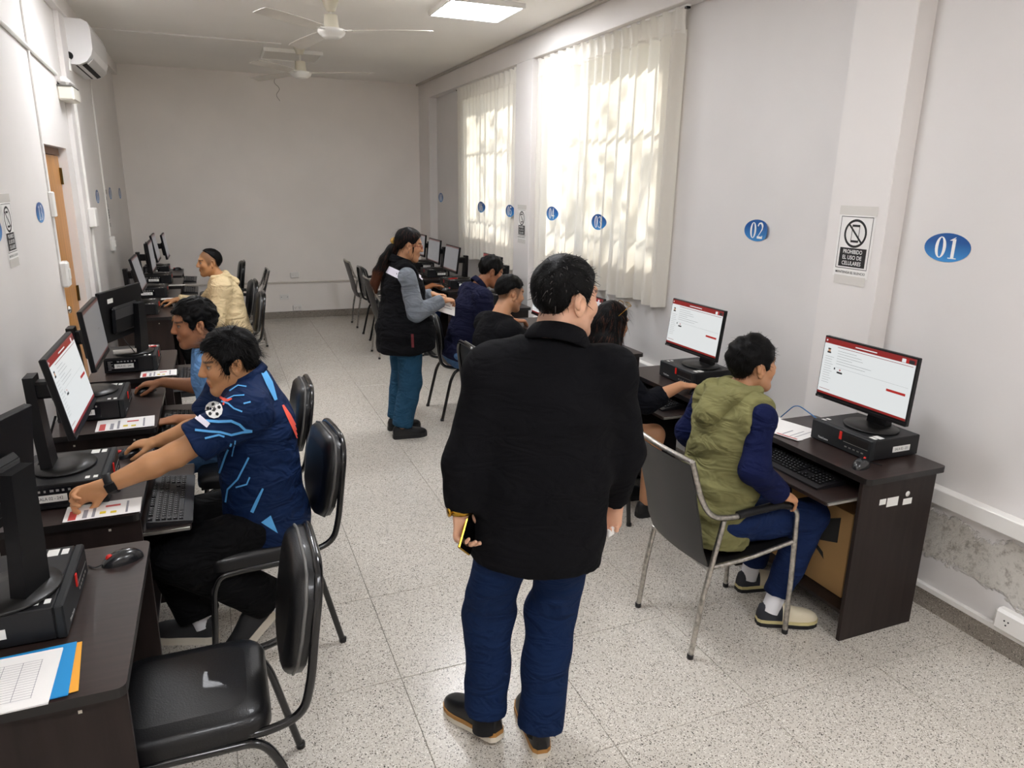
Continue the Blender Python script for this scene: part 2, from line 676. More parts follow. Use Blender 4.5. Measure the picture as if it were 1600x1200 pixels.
def thin_glass():
    m = bpy.data.materials.new('window glass')
    m.use_nodes = True
    N, Lk = m.node_tree.nodes, m.node_tree.links
    for n in list(N):
        if n.type != 'OUTPUT_MATERIAL':
            N.remove(n)
    out = [n for n in N if n.type == 'OUTPUT_MATERIAL'][0]
    t = N.new('ShaderNodeBsdfTransparent')
    t.inputs[0].default_value = (0.93, 0.95, 0.94, 1)
    g = N.new('ShaderNodeBsdfGlossy')
    g.inputs['Roughness'].default_value = 0.02
    mx = N.new('ShaderNodeMixShader')
    mx.inputs[0].default_value = 0.06
    Lk.new(t.outputs[0], mx.inputs[1])
    Lk.new(g.outputs[0], mx.inputs[2])
    Lk.new(mx.outputs[0], out.inputs[0])
    return m


M_GLASS = thin_glass()
for k, w in enumerate((W1, W2)):
    xg = XW + 0.10
    fr = MB()
    t = 0.045
    fr.box((xg - 0.02, w[0], w[2]), (xg + 0.02, w[1], w[2] + t)).box((xg - 0.02, w[0], w[3] - t), (xg + 0.02, w[1], w[3]))
    ny = 3
    for q in range(ny + 1):
        yy = w[0] + (w[1] - w[0] - t) * q / ny
        fr.box((xg - 0.02, yy, w[2] + t), (xg + 0.02, yy + t, w[3] - t))
    wo = struct('window_%d' % (k + 1), fr, M_ALU)
    for q in range(ny):
        y0 = w[0] + (w[1] - w[0] - t) * q / ny + t
        y1 = w[0] + (w[1] - w[0] - t) * (q + 1) / ny
        MB().box((xg - 0.003, y0, w[2] + t), (xg + 0.003, y1, w[3] - t)).build('window_pane', M_GLASS, wo)
    xb = X2 + 0.05
    for q in range(2):
        zz = w[2] + 0.45 + 0.75 * q
        MB().box((xb - 0.008, w[0] - 0.05, zz - 0.008), (xb + 0.008, w[1] + 0.05, zz + 0.008)).build('grille_bar', M_GRILLE, wo)
    for q in range(4):
        yy = w[0] + 0.25 + (w[1] - w[0] - 0.5) * q / 3
        MB().box((xb - 0.02, yy - 0.007, w[2] - 0.05), (xb - 0.008, yy + 0.007, w[3] + 0.05)).build('grille_bar', M_GRILLE, wo)

# ground outside and the tree whose shade falls on the curtains
struct('ground', MB().box((X2, YF - 8, -0.35), (30, 30, -0.15)), mat('courtyard paving', 'a9a294', rough=0.9, var=0.15, vscale=2))
tree = thing('courtyard_tree', 'leafy tree in the courtyard shading the curtained windows', 'tree', (6.2, 7.9, -0.15))
MB().tube([(0, 0, 0), (0.05, 0.05, 2.0), (-0.02, 0.0, 4.0), (0.1, -0.1, 6.0)], [0.16, 0.13, 0.10, 0.04], 10).tube([(-0.02, 0, 3.8), (-0.5, -1.6, 5.6)], [0.06, 0.02], 8).tube([(0, 0, 3.6), (-0.4, 1.5, 5.5)], [0.06, 0.02], 8).tube([(0, 0, 4.2), (0.1, -0.8, 6.2)], [0.04, 0.02], 8).build('trunk', mat('bark', '5f5142', rough=0.9, bump=0.5, bscale=20), tree)
lf = MB()
for q in range(1500):
    c = np.array([0.0, 0.0, 5.2]) + rng.normal(size=3) * np.array([0.7, 1.7, 0.75])
    a, b_ = nrm(rng.normal(size=3)), nrm(rng.normal(size=3))
    b_ = nrm(b_ - a * (a @ b_))
    s = rng.uniform(0.06, 0.12)
    n_ = np.cross(a, b_) * s * 0.12
    lf.add([c - a * s, c - b_ * s * 0.4 + n_, c + a * s, c + b_ * s * 0.4 + n_], [(0, 1, 2, 3)])
tag(lf.build('foliage', mat('leaf green', '4f6b2f', rough=0.6), tree), kind='stuff')


# ------------------------------------------------------------------ curtains
def curtain_mat(name='curtain cloth', through=0.30):
    m = bpy.data.materials.new(name)
    m.use_nodes = True
    N, Lk = m.node_tree.nodes, m.node_tree.links
    for n in list(N):
        if n.type != 'OUTPUT_MATERIAL':
            N.remove(n)
    out = [n for n in N if n.type == 'OUTPUT_MATERIAL'][0]
    d = N.new('ShaderNodeBsdfDiffuse')
    t = N.new('ShaderNodeBsdfTranslucent')
    d.inputs[0].default_value = (*lin('ebe8e0'), 1)
    t.inputs[0].default_value = (*lin('f0e9dd'), 1)
    wv = N.new('ShaderNodeTexNoise')
    wv.inputs['Scale'].default_value = 700
    tc = N.new('ShaderNodeTexCoord')
    Lk.new(tc.outputs['Object'], wv.inputs['Vector'])
    bp = N.new('ShaderNodeBump')
    bp.inputs['Strength'].default_value = 0.15
    bp.inputs['Distance'].default_value = 0.002
    Lk.new(wv.outputs['Fac'], bp.inputs['Height'])
    Lk.new(bp.outputs[0], d.inputs['Normal'])
    mx = N.new('ShaderNodeMixShader')
    mx.inputs[0].default_value = through
    Lk.new(d.outputs[0], mx.inputs[1])
    Lk.new(t.outputs[0], mx.inputs[2])
    Lk.new(mx.outputs[0], out.inputs[0])
    return m


M_CURT = curtain_mat()
M_CURTH = curtain_mat('curtain heading cloth', 0.08)


def curtain(label, y0, y1, ztop, zbot, x, npl, seed, skew):
    t = thing('curtain', label, 'curtain', (x, (y0 + y1) / 2, zbot), 0, 'window curtains')
    r = np.random.default_rng(seed)
    ph = np.cumsum(r.uniform(0.75, 1.25, npl + 1))
    ph = (ph - ph[0]) / (ph[-1] - ph[0])
    amp = r.uniform(0.5, 1.15, npl)
    ny, nz = npl * 10, 46
    zl = np.linspace(0, 1, nz)
    head = 0.155

    def fold(s, v):
        # s across 0..1, v down from the heading 0..1
        k = min(npl - 1, max(0, int(np.searchsorted(ph, s, side='right') - 1)))
        u = (s - ph[k]) / (ph[k + 1] - ph[k])
        w = (0.5 - 0.5 * math.cos(2 * PI * u)) ** (1.0 + 0.8 * v)
        broad = math.sin(s * 17 + seed) * 0.5 + math.sin(s * 41 + seed * 2) * 0.3
        return amp[k] * (0.5 - w) * (0.078 + 0.012 * v) - 0.008 * v * broad, 0.012 * v * math.sin(s * 23 + 3 * v + seed)

    V, Fc = [], []
    zt = ztop - head + 0.03
    for i in range(ny + 1):
        s = i / ny
        for j in range(nz):
            v = zl[j]
            dx, dy = fold(s, v)
            ys_ = y0 + (y1 - y0) * s + dy + skew * v * (0.5 - s)
            zz = zt + (zbot + 0.012 * math.sin(s * 30 + seed) - zt) * v
            V.append((min(dx, 0.045), ys_ - (y0 + y1) / 2, zz - zbot))
    for i in range(ny):
        for j in range(nz - 1):
            a = i * nz + j
            Fc.append((a, a + 1, a + nz + 1, a + nz))
    mb = MB()
    mb.add(V, Fc, 0, True)
    mb.build('drape', M_CURT, t)
    # pinch-pleated heading
    hb = MB()
    V, Fc = [], []
    nh = 7
    for i in range(ny + 1):
        s = i / ny
        k = min(npl - 1, max(0, int(np.searchsorted(ph, s, side='right') - 1)))
        u = (s - ph[k]) / (ph[k + 1] - ph[k])
        pin = max(0.0, 1 - abs(u - 0.5) / 0.28)
        for j in range(nh):
            v = j / (nh - 1)
            dx = 0.02 - 0.062 * pin * (0.55 + 0.45 * abs(v - 0.75)) - 0.004
            dx0, _ = fold(s, 0)
            dx = dx * (1 - v ** 3) + (min(dx0, 0.045) - 0.004) * v ** 3
            V.append((dx, y0 + (y1 - y0) * s - (y0 + y1) / 2 + 0.012 * math.sin(u * 2 * PI) * (1 - v), ztop + 0.012 * math.sin(u * 6.28) - head * v - zbot))
    for i in range(ny):
        for j in range(nh - 1):
            a = i * nh + j
            Fc.append((a, a + 1, a + nh + 1, a + nh))
    hb.add(V, Fc, 0, True)
    hb.build('heading', M_CURTH, t)
    return t


curtain('long pleated off-white curtain on the nearer window, beside stickers 03 and 04', 4.20, 6.45, 2.945, 1.045, 2.845, 17, 3, 0.06)
curtain('pleated off-white curtain on the farther window, beyond the pillar', 6.86, 8.80, 2.945, 1.0, 2.845, 16, 8, 0.10)
for k, (y0, y1, lb) in enumerate(((4.16, 6.45, 'white curtain rail above the nearer curtain'), (6.84, 8.86, 'white curtain rail above the farther curtain'))):
    rl = thing('curtain_rail', lb, 'curtain rail', (XW - 0.05, (y0 + y1) / 2, 2.945), 0, 'curtain rails')
    MB().box((-0.012, -(y1 - y0) / 2, 0.0), (0.012, (y1 - y0) / 2, 0.013)).build('track', M_WHITEP, rl)
    for yy in (-(y1 - y0) / 2 + 0.02, (y1 - y0) / 2 - 0.02):
        MB().box((-0.014, yy - 0.012, -0.012), (0.014, yy + 0.012, 0.0)).build('end_stop', M_BLACK, rl)

# ------------------------------------------------------------------ ceiling lamps and fans
M_LED = emat('lamp diffuser', 'f7f8fc', PANEL_STRENGTH)
M_LEDOFF = mat('unlit diffuser', 'd8d4cd', rough=0.4)


def led_panel(label, x0, x1, y0, y1, on=True):
    t = thing('ceiling_lamp', label, 'ceiling lamp', ((x0 + x1) / 2, (y0 + y1) / 2, ZC), 0, 'square ceiling lamps')
    w, d = (x1 - x0) / 2, (y1 - y0) / 2
    f = MB()
    b_ = 0.018
    f.box((-w, -d, -0.035), (w, -d + b_, 0)).box((-w, d - b_, -0.035), (w, d, 0)).box((-w, -d + b_, -0.035), (-w + b_, d - b_, 0)).box((w - b_, -d + b_, -0.035), (w, d - b_, 0))
    f.build('lamp_frame', M_WHITEP, t)
    MB().box((-w + b_, -d + b_, -0.030), (w - b_, d - b_, -0.004)).build('diffuser', M_LED if on else M_LEDOFF, t)
    return t


led_panel('lit square ceiling lamp beside the window beam', 1.73, 2.33, 5.53, 6.11)
led_panel('unlit square ceiling panel behind the farther ceiling fan', 0.63, 1.23, 8.42, 9.0, on=False)
led_panel('lit square ceiling lamp above the door side, out of view', -0.40, 0.20, 5.53, 6.11)  # unseen lamp, added to brighten the far end of the room
led_panel('lit square ceiling lamp above the aisle, out of view', 0.63, 1.23, 2.55, 3.15)  # unseen lamp, added to light the near aisle and desks
led_panel('lit square ceiling lamp behind the photographer, window side', 1.73, 2.33, -0.6, 0.0)  # unseen lamp, added to light the pillar's near side
led_panel('lit square ceiling lamp behind the photographer, door side', -0.40, 0.20, -0.6, 0.0)  # unseen counterpart on the door side, added for light from behind

M_FAN = mat('cream fan enamel', 'dcd6c4', rough=0.3, coat=0.3)
M_FANW = mat('white fan enamel', 'e8e6e0', rough=0.3, coat=0.3)
M_BLADE = mat('fan blade', 'd6d1c8', rough=0.45, var=0.08, vscale=6)


def fan(label, x, y, zh, angs, drop):
    t = thing('ceiling_fan', label, 'ceiling fan', (x, y, ZC), 0, 'three-blade ceiling fans')
    z = zh - ZC
    MB().lathe([(0.0, 0), (0.062, 0.0), (0.06, -0.012), (0.036, -0.075), (0.022, -0.08), (0.0, -0.08)], 24).build('canopy', M_FAN, t)
    MB().tube([(0, 0, -0.07), (0, 0, z + 0.10)], 0.011, 12).build('rod', M_FANW, t)
    MB().lathe([(0.016, z + 0.115), (0.05, z + 0.11), (0.058, z + 0.02), (0.062, z + 0.005), (0.0, z + 0.005)][::-1], 24).build('motor_cap', M_FAN, t)
    mt = MB()
    mt.lathe([(0.0, z - 0.055), (0.055, z - 0.052), (0.075, z - 0.042), (0.078, z - 0.036), (0.092, z - 0.030), (0.104, z - 0.012), (0.106, z), (0.098, z + 0.012), (0.07, z + 0.016), (0.0, z + 0.016)], 32)
    mt.build('motor', M_FANW, t)
    for a in angs:
        R_ = rotz(math.radians(a))
        mb = MB()
        # cranked steel bracket
        P = [(0.09, -0.02), (0.17, -0.026), (0.17, 0.026), (0.09, 0.02)]
        V = [R_ @ np.array([p, q, z - 0.004]) for p, q in P] + [R_ @ np.array([p, q, z + 0.002]) for p, q in P]
        mb.add(V, [(3, 2, 1, 0), (4, 5, 6, 7), (0, 1, 5, 4), (1, 2, 6, 5), (2, 3, 7, 6), (3, 0, 4, 7)])
        bl = MB()
        nseg = 8
        V, Fc = [], []
        for k in range(nseg + 1):
            u = k / nseg
            r_ = 0.15 + 0.64 * u
            hw = 0.048 + 0.018 * math.sin(min(1, u * 1.2) * PI / 2)
            if k == nseg:
                hw *= 0.82
            for sgn, dz in ((-1, -0.011), (0, 0.003), (1, 0.011)):
                V.append(R_ @ np.array([r_, sgn * hw, z - drop * u * u + dz]))
        for k in range(nseg):
            for q in range(2):
                i0 = k * 3 + q
                Fc.append((i0, i0 + 3, i0 + 4, i0 + 1))
        n_ = len(V)
        V2 = [v - np.array([0, 0, 0.003]) for v in V]
        bl.add(V, Fc, 0, True)
        bl.add(V2, [f[::-1] for f in Fc], 0, True)
        rim = [i * 3 for i in range(nseg + 1)] + [nseg * 3 + 1, nseg * 3 + 2] + [i * 3 + 2 for i in range(nseg - 1, -1, -1)] + [1]
        bl.add(V + V2, [(rim[i], rim[(i + 1) % len(rim)], n_ + rim[(i + 1) % len(rim)], n_ + rim[i]) for i in range(len(rim))][::1])
        bo = bl.build('blade', M_BLADE, t)
        mb.build('blade_bracket', M_FANW, bo)
    return t


fan('three-blade ceiling fan nearer the camera, beside the lit lamp', 0.963, 6.1, 2.965, (-32, -135, 104), 0.012)
fan('farther three-blade ceiling fan, in front of the unlit panel', 0.963, 8.19, 2.925, (-36, -128, 138 - 16), 0.012)
# ================================================================== fittings on the walls
M_STICK = None


def sticker_blue():
    m = mat('blue sticker print', '1f6fb3', rough=0.35, coat=0.2)
    nt = m.node_tree
    tc = nt.nodes.new('ShaderNodeTexCoord')
    sp = nt.nodes.new('ShaderNodeSeparateXYZ')
    nt.links.new(tc.outputs['Generated'], sp.inputs[0])
    rp = nt.nodes.new('ShaderNodeValToRGB')
    rp.color_ramp.elements[0].color = (*lin('3f93d6'), 1)
    rp.color_ramp.elements[1].color = (*lin('14549a'), 1)
    rp.color_ramp.elements[1].position = 0.7
    nt.links.new(sp.outputs['Z'], rp.inputs['Fac'])
    nt.links.new(rp.outputs['Color'], nt.nodes['Principled BSDF'].inputs['Base Color'])
    return m


M_STICK = sticker_blue()
M_PRINTW = mat('white print', 'f2f2f0', rough=0.5)
M_PRINTK = mat('black print', '232323', rough=0.6)
M_PAPER = mat('white paper', 'efedea', rough=0.7, var=0.02, vscale=6)
M_TAPE = mat('clear tape', 'd9d6d0', rough=0.25)


def ribbon2(pts, ws):
    pts = [np.array(p, float) for p in pts]
    V, Fc = [], []
    for i, p in enumerate(pts):
        t = nrm(pts[min(i + 1, len(pts) - 1)] - pts[max(i - 1, 0)])
        n = np.array([-t[1], t[0]])
        w = ws[i] if hasattr(ws, '__len__') else ws
        V += [p + n * w / 2, p - n * w / 2]
    for i in range(len(pts) - 1):
        Fc.append((2 * i, 2 * i + 1, 2 * i + 3, 2 * i + 2))
    return np.array(V), Fc


def arc(cx, cy, rx, ry, a0, a1, n=12):
    return [(cx + rx * math.cos(math.radians(a0 + (a1 - a0) * k / n)), cy + ry * math.sin(math.radians(a0 + (a1 - a0) * k / n))) for k in range(n + 1)]


def serif_digit(ch):
    """bold modern-face numeral in a box 0.56 wide, 1 high, centred: list of (verts, faces)"""
    out = []

    def bar(x0, y0, x1, y1):
        out.append((np.array([(x0, y0), (x1, y0), (x1, y1), (x0, y1)]), [(0, 1, 2, 3)]))

    def loop(cx, cy, rx, ry, ix, iy):
        a = arc(cx, cy, rx, ry, 0, 360, 28)[:-1]
        b = arc(cx, cy, ix, iy, 0, 360, 28)[:-1]
        n = len(a)
        out.append((np.array(a + b), [(i, (i + 1) % n, n + (i + 1) % n, n + i) for i in range(n)]))
    if ch == '0':
        loop(0, 0, 0.27, 0.5, 0.115, 0.455)
    elif ch == '1':
        bar(-0.075, -0.46, 0.085, 0.42)
        bar(-0.2, -0.5, 0.21, -0.455)
        out.append((np.array([(-0.23, 0.34), (-0.075, 0.34), (0.085, 0.5), (0.04, 0.5)]), [(0, 1, 2, 3)]))
    elif ch == '2':
        p = arc(-0.02, 0.22, 0.2, 0.25, 170, -35, 12) + [(0.02, -0.12), (-0.2, -0.40)]
        out.append(ribbon2(p, [0.1] * 4 + [0.08, 0.1, 0.13, 0.15, 0.15, 0.14, 0.12, 0.1, 0.09, 0.06, 0.04]))
        bar(-0.25, -0.5, 0.22, -0.36)
        out.append((np.array([(0.15, -0.36), (0.22, -0.36), (0.26, -0.24), (0.22, -0.24)]), [(0, 1, 2, 3)]))
    elif ch == '3':
        out.append(ribbon2(arc(-0.03, 0.24, 0.19, 0.22, 160, -90, 12), [0.07, 0.07, 0.06, 0.05, 0.06, 0.09, 0.12, 0.13, 0.12, 0.1, 0.07, 0.05, 0.04]))
        out.append(ribbon2(arc(-0.03, -0.23, 0.22, 0.25, 90, -160, 12), [0.04, 0.06, 0.1, 0.13, 0.15, 0.15, 0.13, 0.1, 0.06, 0.05, 0.06, 0.08, 0.09]))
    elif ch == '4':
        bar(0.0, -0.5, 0.14, 0.5)
        bar(-0.27, -0.26, 0.27, -0.14)
        out.append(ribbon2([(-0.24, -0.18), (0.06, 0.47)], 0.06))
    elif ch == '5':
        bar(-0.19, 0.36, 0.22, 0.5)
        bar(-0.19, 0.04, -0.14, 0.4)
        out.append(ribbon2(arc(-0.04, -0.17, 0.22, 0.28, 125, -160, 12), [0.05, 0.06, 0.08, 0.11, 0.14, 0.16, 0.16, 0.14, 0.1, 0.06, 0.06, 0.08, 0.09]))
    elif ch == '6':
        loop(0.02, -0.17, 0.24, 0.33, 0.10, 0.28)
        out.append(ribbon2([(-0.17, -0.17), (-0.15, 0.12), (-0.06, 0.34), (0.16, 0.48)], [0.13, 0.13, 0.1, 0.04]))
    elif ch == '8':
        loop(0, 0.25, 0.21, 0.25, 0.09, 0.2)
        loop(0, -0.23, 0.25, 0.27, 0.11, 0.22)
    elif ch == '9':
        loop(-0.02, 0.17, 0.24, 0.33, 0.10, 0.28)
        out.append(ribbon2([(0.17, 0.17), (0.15, -0.12), (0.06, -0.34), (-0.16, -0.48)], [0.13, 0.13, 0.1, 0.04]))
    return out


def number_sticker(num, label, pos, face, tilt=0.0, curl=0.0, w=0.216, h=0.122):
    """oval number sticker; face = +1 faces +x (left wall), -1 faces -x (right wall); pos = centre"""
    t = thing('number_sticker', label, 'sticker', (pos[0], pos[1], pos[2] - h / 2), 0, 'oval number stickers')
    ux = np.array([0, face * 1.0, 0])
    uz = np.array([0, 0, 1.0])
    c, s = math.cos(tilt), math.sin(tilt)
    ux, uz = ux * c + uz * s, uz * c - ux * s
    nn = np.array([face * 1.0, 0, 0])
    o = np.array([0, 0, h / 2])
    n = 36

    def lift(a):
        return curl * max(0.0, (a / (w / 2)) - 0.45) ** 2
    mb = MB()
    ring = []
    for k in range(n):
        a = 2 * PI * k / n
        ring.append((math.cos(a) * w / 2, math.sin(a) * h / 2))
    V = [o + nn * 0.0012]
    for q in (0.45, 0.8, 1.0):
        for a, b in ring:
            V.append(o + ux * a * q + uz * b * q + nn * (0.0012 + lift(a * q)))
    Fc = [(0, 1 + k, 1 + (k + 1) % n) for k in range(n)]
    for rr in range(2):
        for k in range(n):
            Fc.append((1 + rr * n + k, 1 + (rr + 1) * n + k, 1 + (rr + 1) * n + (k + 1) % n, 1 + rr * n + (k + 1) % n))
    V2 = [v - nn * 0.001 for v in V]
    mb.add(V, Fc)
    mb.add(V2, [f[::-1] for f in Fc])
    mb.build('oval_backing', M_STICK, t)
    tx = MB()
    sc = h * 0.74
    for k, ch in enumerate(num):
        cx = (k - (len(num) - 1) / 2) * sc * 0.66
        for P, Fs in serif_digit(ch):
            W = [o + ux * (cx + p[0] * sc * 1.05) + uz * (p[1] * sc) + nn * (0.0019 + lift(cx + p[0] * sc)) for p in P]
            tx.add(W, Fs)
    tx.build('numerals', M_PRINTW, t)
    return t


number_sticker('01', 'blue oval sticker reading 01 on the right wall, largest of the stickers', (XW - 0.001, 2.193, 1.625), -1, 0.0)
number_sticker('02', 'blue oval sticker reading 02 with a curled edge, on the right wall', (XW - 0.001, 3.392, 1.624), -1, 0.0, curl=0.06)
for num, y, z in (('03', 5.10, 1.585), ('04', 5.96, 1.615), ('05', 6.965, 1.60), ('06', 7.83, 1.61)):
    number_sticker(num, {'03': 'blue oval sticker reading 03 on the nearer curtain, nearest the camera', '04': 'blue oval sticker reading 04 on the nearer curtain beside the pillar', '05': 'blue oval sticker reading 05 half hidden by the pillar between the windows', '06': 'blue oval sticker on the farther curtain, right of the standing woman'}[num], (2.802, y, z), -1, 0.0, curl=-0.05)
number_sticker('08', 'dark blue oval sticker reading 08 between the far curtain and the corner pillar', (XW - 0.001, 9.74, 1.675), -1)
number_sticker('14', 'blue oval sticker reading 14 cut by the left picture edge', (XL + 0.001, 4.21, 1.60), 1)
number_sticker('13', 'blue oval sticker reading 13 beside the wooden door', (XL + 0.001, 5.262, 1.642), 1, w=0.225)
number_sticker('11', 'blue oval sticker on the left wall, nearest of the three beyond the door', (XL + 0.001, 7.825, 1.686), 1)
number_sticker('10', 'blue oval sticker on the left wall, middle of the three beyond the door', (XL + 0.001, 8.803, 1.699), 1)
number_sticker('09', 'blue oval sticker on the left wall, nearest the far corner', (XL + 0.001, 9.692, 1.685), 1)


def phone_sign(label, pos, face, w=0.21, h=0.30):
    """taped paper sign: no mobile phones, keep silent"""
    t = thing('wall_sign', label, 'sign', (pos[0], pos[1], pos[2] - h / 2), 0, 'no-phones paper signs')
    ux = np.array([0, face * 1.0, 0])
    uz = np.array([0, 0, 1.0])
    nn = np.array([face * 1.0, 0, 0])

    def P(a, b, k=1):
        return ux * a * w + uz * (b * h + h / 2) + nn * 0.0008 * k

    def rect(mb, a0, b0, a1, b1, k, mi=0):
        mb.quad(P(a0, b0, k), P(a1, b0, k), P(a1, b1, k), P(a0, b1, k), mi)
    mb = MB()
    rect(mb, -0.5, -0.5, 0.5, 0.5, 1)
    rect(mb, -0.5, 0.5, 0.5, -0.5, 0.2)
    mb.build('paper', M_PAPER, t)
    tp = MB()
    rect(tp, -0.52, 0.46, 0.52, 0.60, 1.6)
    tp.build('tape', M_TAPE, t)
    tp = MB()
    rect(tp, -0.44, -0.62, 0.44, -0.48, 1.6)
    tp.build('tape', M_TAPE, t)
    pr = MB()
    b = 0.009
    for a0, b0, a1, b1 in ((-0.44, 0.43, 0.44, 0.43 + b), (-0.44, -0.37, 0.44, -0.37 + b), (-0.44, -0.37, -0.44 + b * 1.4, 0.43), (0.44 - b * 1.4, -0.37, 0.44, 0.43)):
        rect(pr, a0, b0, a1, b1, 2)
    # prohibition ring with a phone
    R1, R2 = 0.066, 0.055
    cz = 0.18 * h
    n = 36
    V = []
    for r_ in (R1, R2):
        for k in range(n):
            a = 2 * PI * k / n
            V.append(ux * r_ * math.cos(a) + uz * (r_ * math.sin(a) + cz + h / 2) + nn * 0.0016)
    pr.add(V, [(k, (k + 1) % n, n + (k + 1) % n, n + k) for k in range(n)])

    def seg(x0, y0, x1, y1, wd, k=2.2, mi=0):
        W, Fs = ribbon2([(x0, y0), (x1, y1)], wd)
        pr.add([ux * p[0] + uz * (p[1] + cz + h / 2) + nn * 0.0008 * k for p in W], Fs, mi)
    pw, ph_ = 0.021, 0.040
    seg(-pw, -ph_, -pw, ph_, 0.003)
    seg(pw, -ph_, pw, ph_, 0.003)
    seg(-pw, ph_ - 0.004, pw, ph_ - 0.004, 0.010)
    seg(-pw, -ph_ + 0.004, pw, -ph_ + 0.004, 0.010)
    seg(-0.042, 0.042, 0.042, -0.042, 0.009)
    rect(pr, -0.37, -0.34, 0.37, -0.045, 2)
    for s, bb in (('PROHIBIDO', -0.105), ('EL USO DE', -0.195), ('CELULARES', -0.285)):
        add_text(pr, s, 0.026, P(0, bb, 3), ux, uz, mi=1, bold=0.012, width=0.112)
    add_text(pr, 'MANTENGA EL SILENCIO', 0.016, P(0, -0.43, 2), ux, uz, mi=0, bold=0.01, width=0.175)
    pr.build('print', [M_PRINTK, M_PRINTW], t)
    return t


phone_sign('white taped sign forbidding mobile phones on the near right pillar', (XP - 0.001, 2.585, 1.605), -1)
phone_sign('white taped sign forbidding mobile phones on the pillar between the curtains', (XP - 0.001, 6.625, 1.49), -1)
phone_sign('white taped sign forbidding mobile phones beside sticker 14 on the left wall', (XL + 0.001, 4.46, 1.585), 1)
phone_sign('white taped sign seen nearly edge-on between the stickers on the far left wall', (XL + 0.001, 8.42, 1.56), 1)

# ------------------------------------------------------------------ air conditioner, emergency lamp
M_ACW = mat('air conditioner shell', 'efeeee', rough=0.3, coat=0.2)
ac = thing('air_conditioner', 'white wall-mounted air conditioner under the ceiling on the left wall', 'air conditioner', (XL, 7.0, 2.715))
prof = [(0.0, 0.0), (0.10, 0.0), (0.155, 0.028), (0.19, 0.075), (0.205, 0.12), (0.205, 0.27), (0.19, 0.315), (0.15, 0.335), (0.0, 0.335)]
LEN = 0.98
nP = len(prof)
b_ = MB()
V = [(a, 0, c) for a, c in prof] + [(a, LEN, c) for a, c in prof]
b_.add(V, [tuple(range(nP)), tuple(range(nP, 2 * nP))[::-1]])
b_.add(V, [(i, i + nP, (i + 1) % nP + nP, (i + 1) % nP) for i in range(nP)], smooth=False)
b_.build('shell', M_ACW, ac)
MB().box((0.002, 0.08, -0.004), (0.012, LEN - 0.08, 0.0)).build('back_bracket', M_WHITEP, ac)
vn = MB()
vn.add([(0.112, 0.05, 0.003), (0.145, 0.05, 0.019), (0.145, LEN - 0.05, 0.019), (0.112, LEN - 0.05, 0.003)], [(0, 1, 2, 3)])
vn.add([(0.065, 0.05, -0.001), (0.08, 0.05, -0.001), (0.08, LEN - 0.05, -0.001), (0.065, LEN - 0.05, -0.001)], [(0, 1, 2, 3)])
vo = vn.build('air_slots', M_DARKGAP, ac)
MB().add([(0.15, 0.06, 0.018), (0.192, 0.06, 0.058), (0.192, LEN - 0.06, 0.058), (0.15, LEN - 0.06, 0.018), (0.155, 0.06, 0.012), (0.197, 0.06, 0.054), (0.197, LEN - 0.06, 0.054), (0.155, LEN - 0.06, 0.012)],
         [(0, 1, 2, 3), (7, 6, 5, 4), (0, 4, 5, 1), (2, 6, 7, 3), (1, 5, 6, 2), (3, 7, 4, 0)]).build('louvre', mat('louvre', 'cfcdca', rough=0.4), ac)
MB().tube([(0.03, -0.002, 0.03), (0.03, -0.03, 0.0), (0.03, -0.05, -0.06)], 0.016, 10, fillet=0.02).build('drain_elbow', M_WHITEP, ac)
pc_ = MB().lathe([(0.0, 0.0), (0.03, 0.0), (0.03, 0.003), (0.0, 0.003)], 18).build('pipe_cutout', M_DARKGAP, ac)
pc_.rotation_euler = (PI / 2, 0, 0)
pc_.location = (0.035, 0.0, 0.06)

el = thing('emergency_lamp', 'cream emergency lamp box below the air conditioner', 'emergency lamp', (XL, 6.62, 2.40))
MB().box((0.0, -0.15, 0.0), (0.105, 0.15, 0.10), ch=0.012).build('battery_box', M_CREAMP, el)
MB().box((0.004, -0.14, 0.102), (0.085, 0.14, 0.165), ch=0.025).build('lamp_cover', M_WHITEP, el)
MB().box((0.0, -0.155, 0.098), (0.10, 0.155, 0.104)).build('seam', mat('grey seam', '6d6a64', rough=0.6), el)

# conduits on the left wall
cd = thing('conduit', 'thin white conduit running along the upper left wall to the emergency lamp', 'conduit', (XL, 4.0, 2.5))
MB().tube([(0.013, -2.0, 0.24), (0.013, 1.0, 0.145), (0.013, 2.46, 0.072)], 0.0125, 8).build('pipe', M_WHITEP, cd)
cd = thing('conduit', 'vertical white conduit dropping beside the door to the light switch', 'conduit', (XL, 5.60, 1.3))
MB().box((0.0, -0.012, 0.0), (0.014, 0.012, 1.745), ch=0.003).build('duct', M_WHITEP, cd)
MB().box((0.0, -0.03, 0.30), (0.03, 0.03, 0.46), ch=0.006).build('joint_box', M_WHITEP, cd)
cd = thing('conduit', 'vertical white conduit on the pilaster past the door', 'conduit', (XL + 0.035, 6.93, 0.5))
MB().box((0.0, -0.02, 0.0), (0.018, 0.02, 1.93), ch=0.003).build('duct', M_WHITEP, cd)
MB().box((0.0, -0.075, 0.96), (0.055, 0.075, 1.115), ch=0.008).build('junction_box', M_WHITEP, cd)
cd = thing('conduit', 'thin vertical white conduit on the far left wall, ending at a switch', 'conduit', (XL, 8.33, 1.29))
MB().box((0.0, -0.012, 0.0), (0.013, 0.012, 1.75), ch=0.003).build('duct', M_WHITEP, cd)


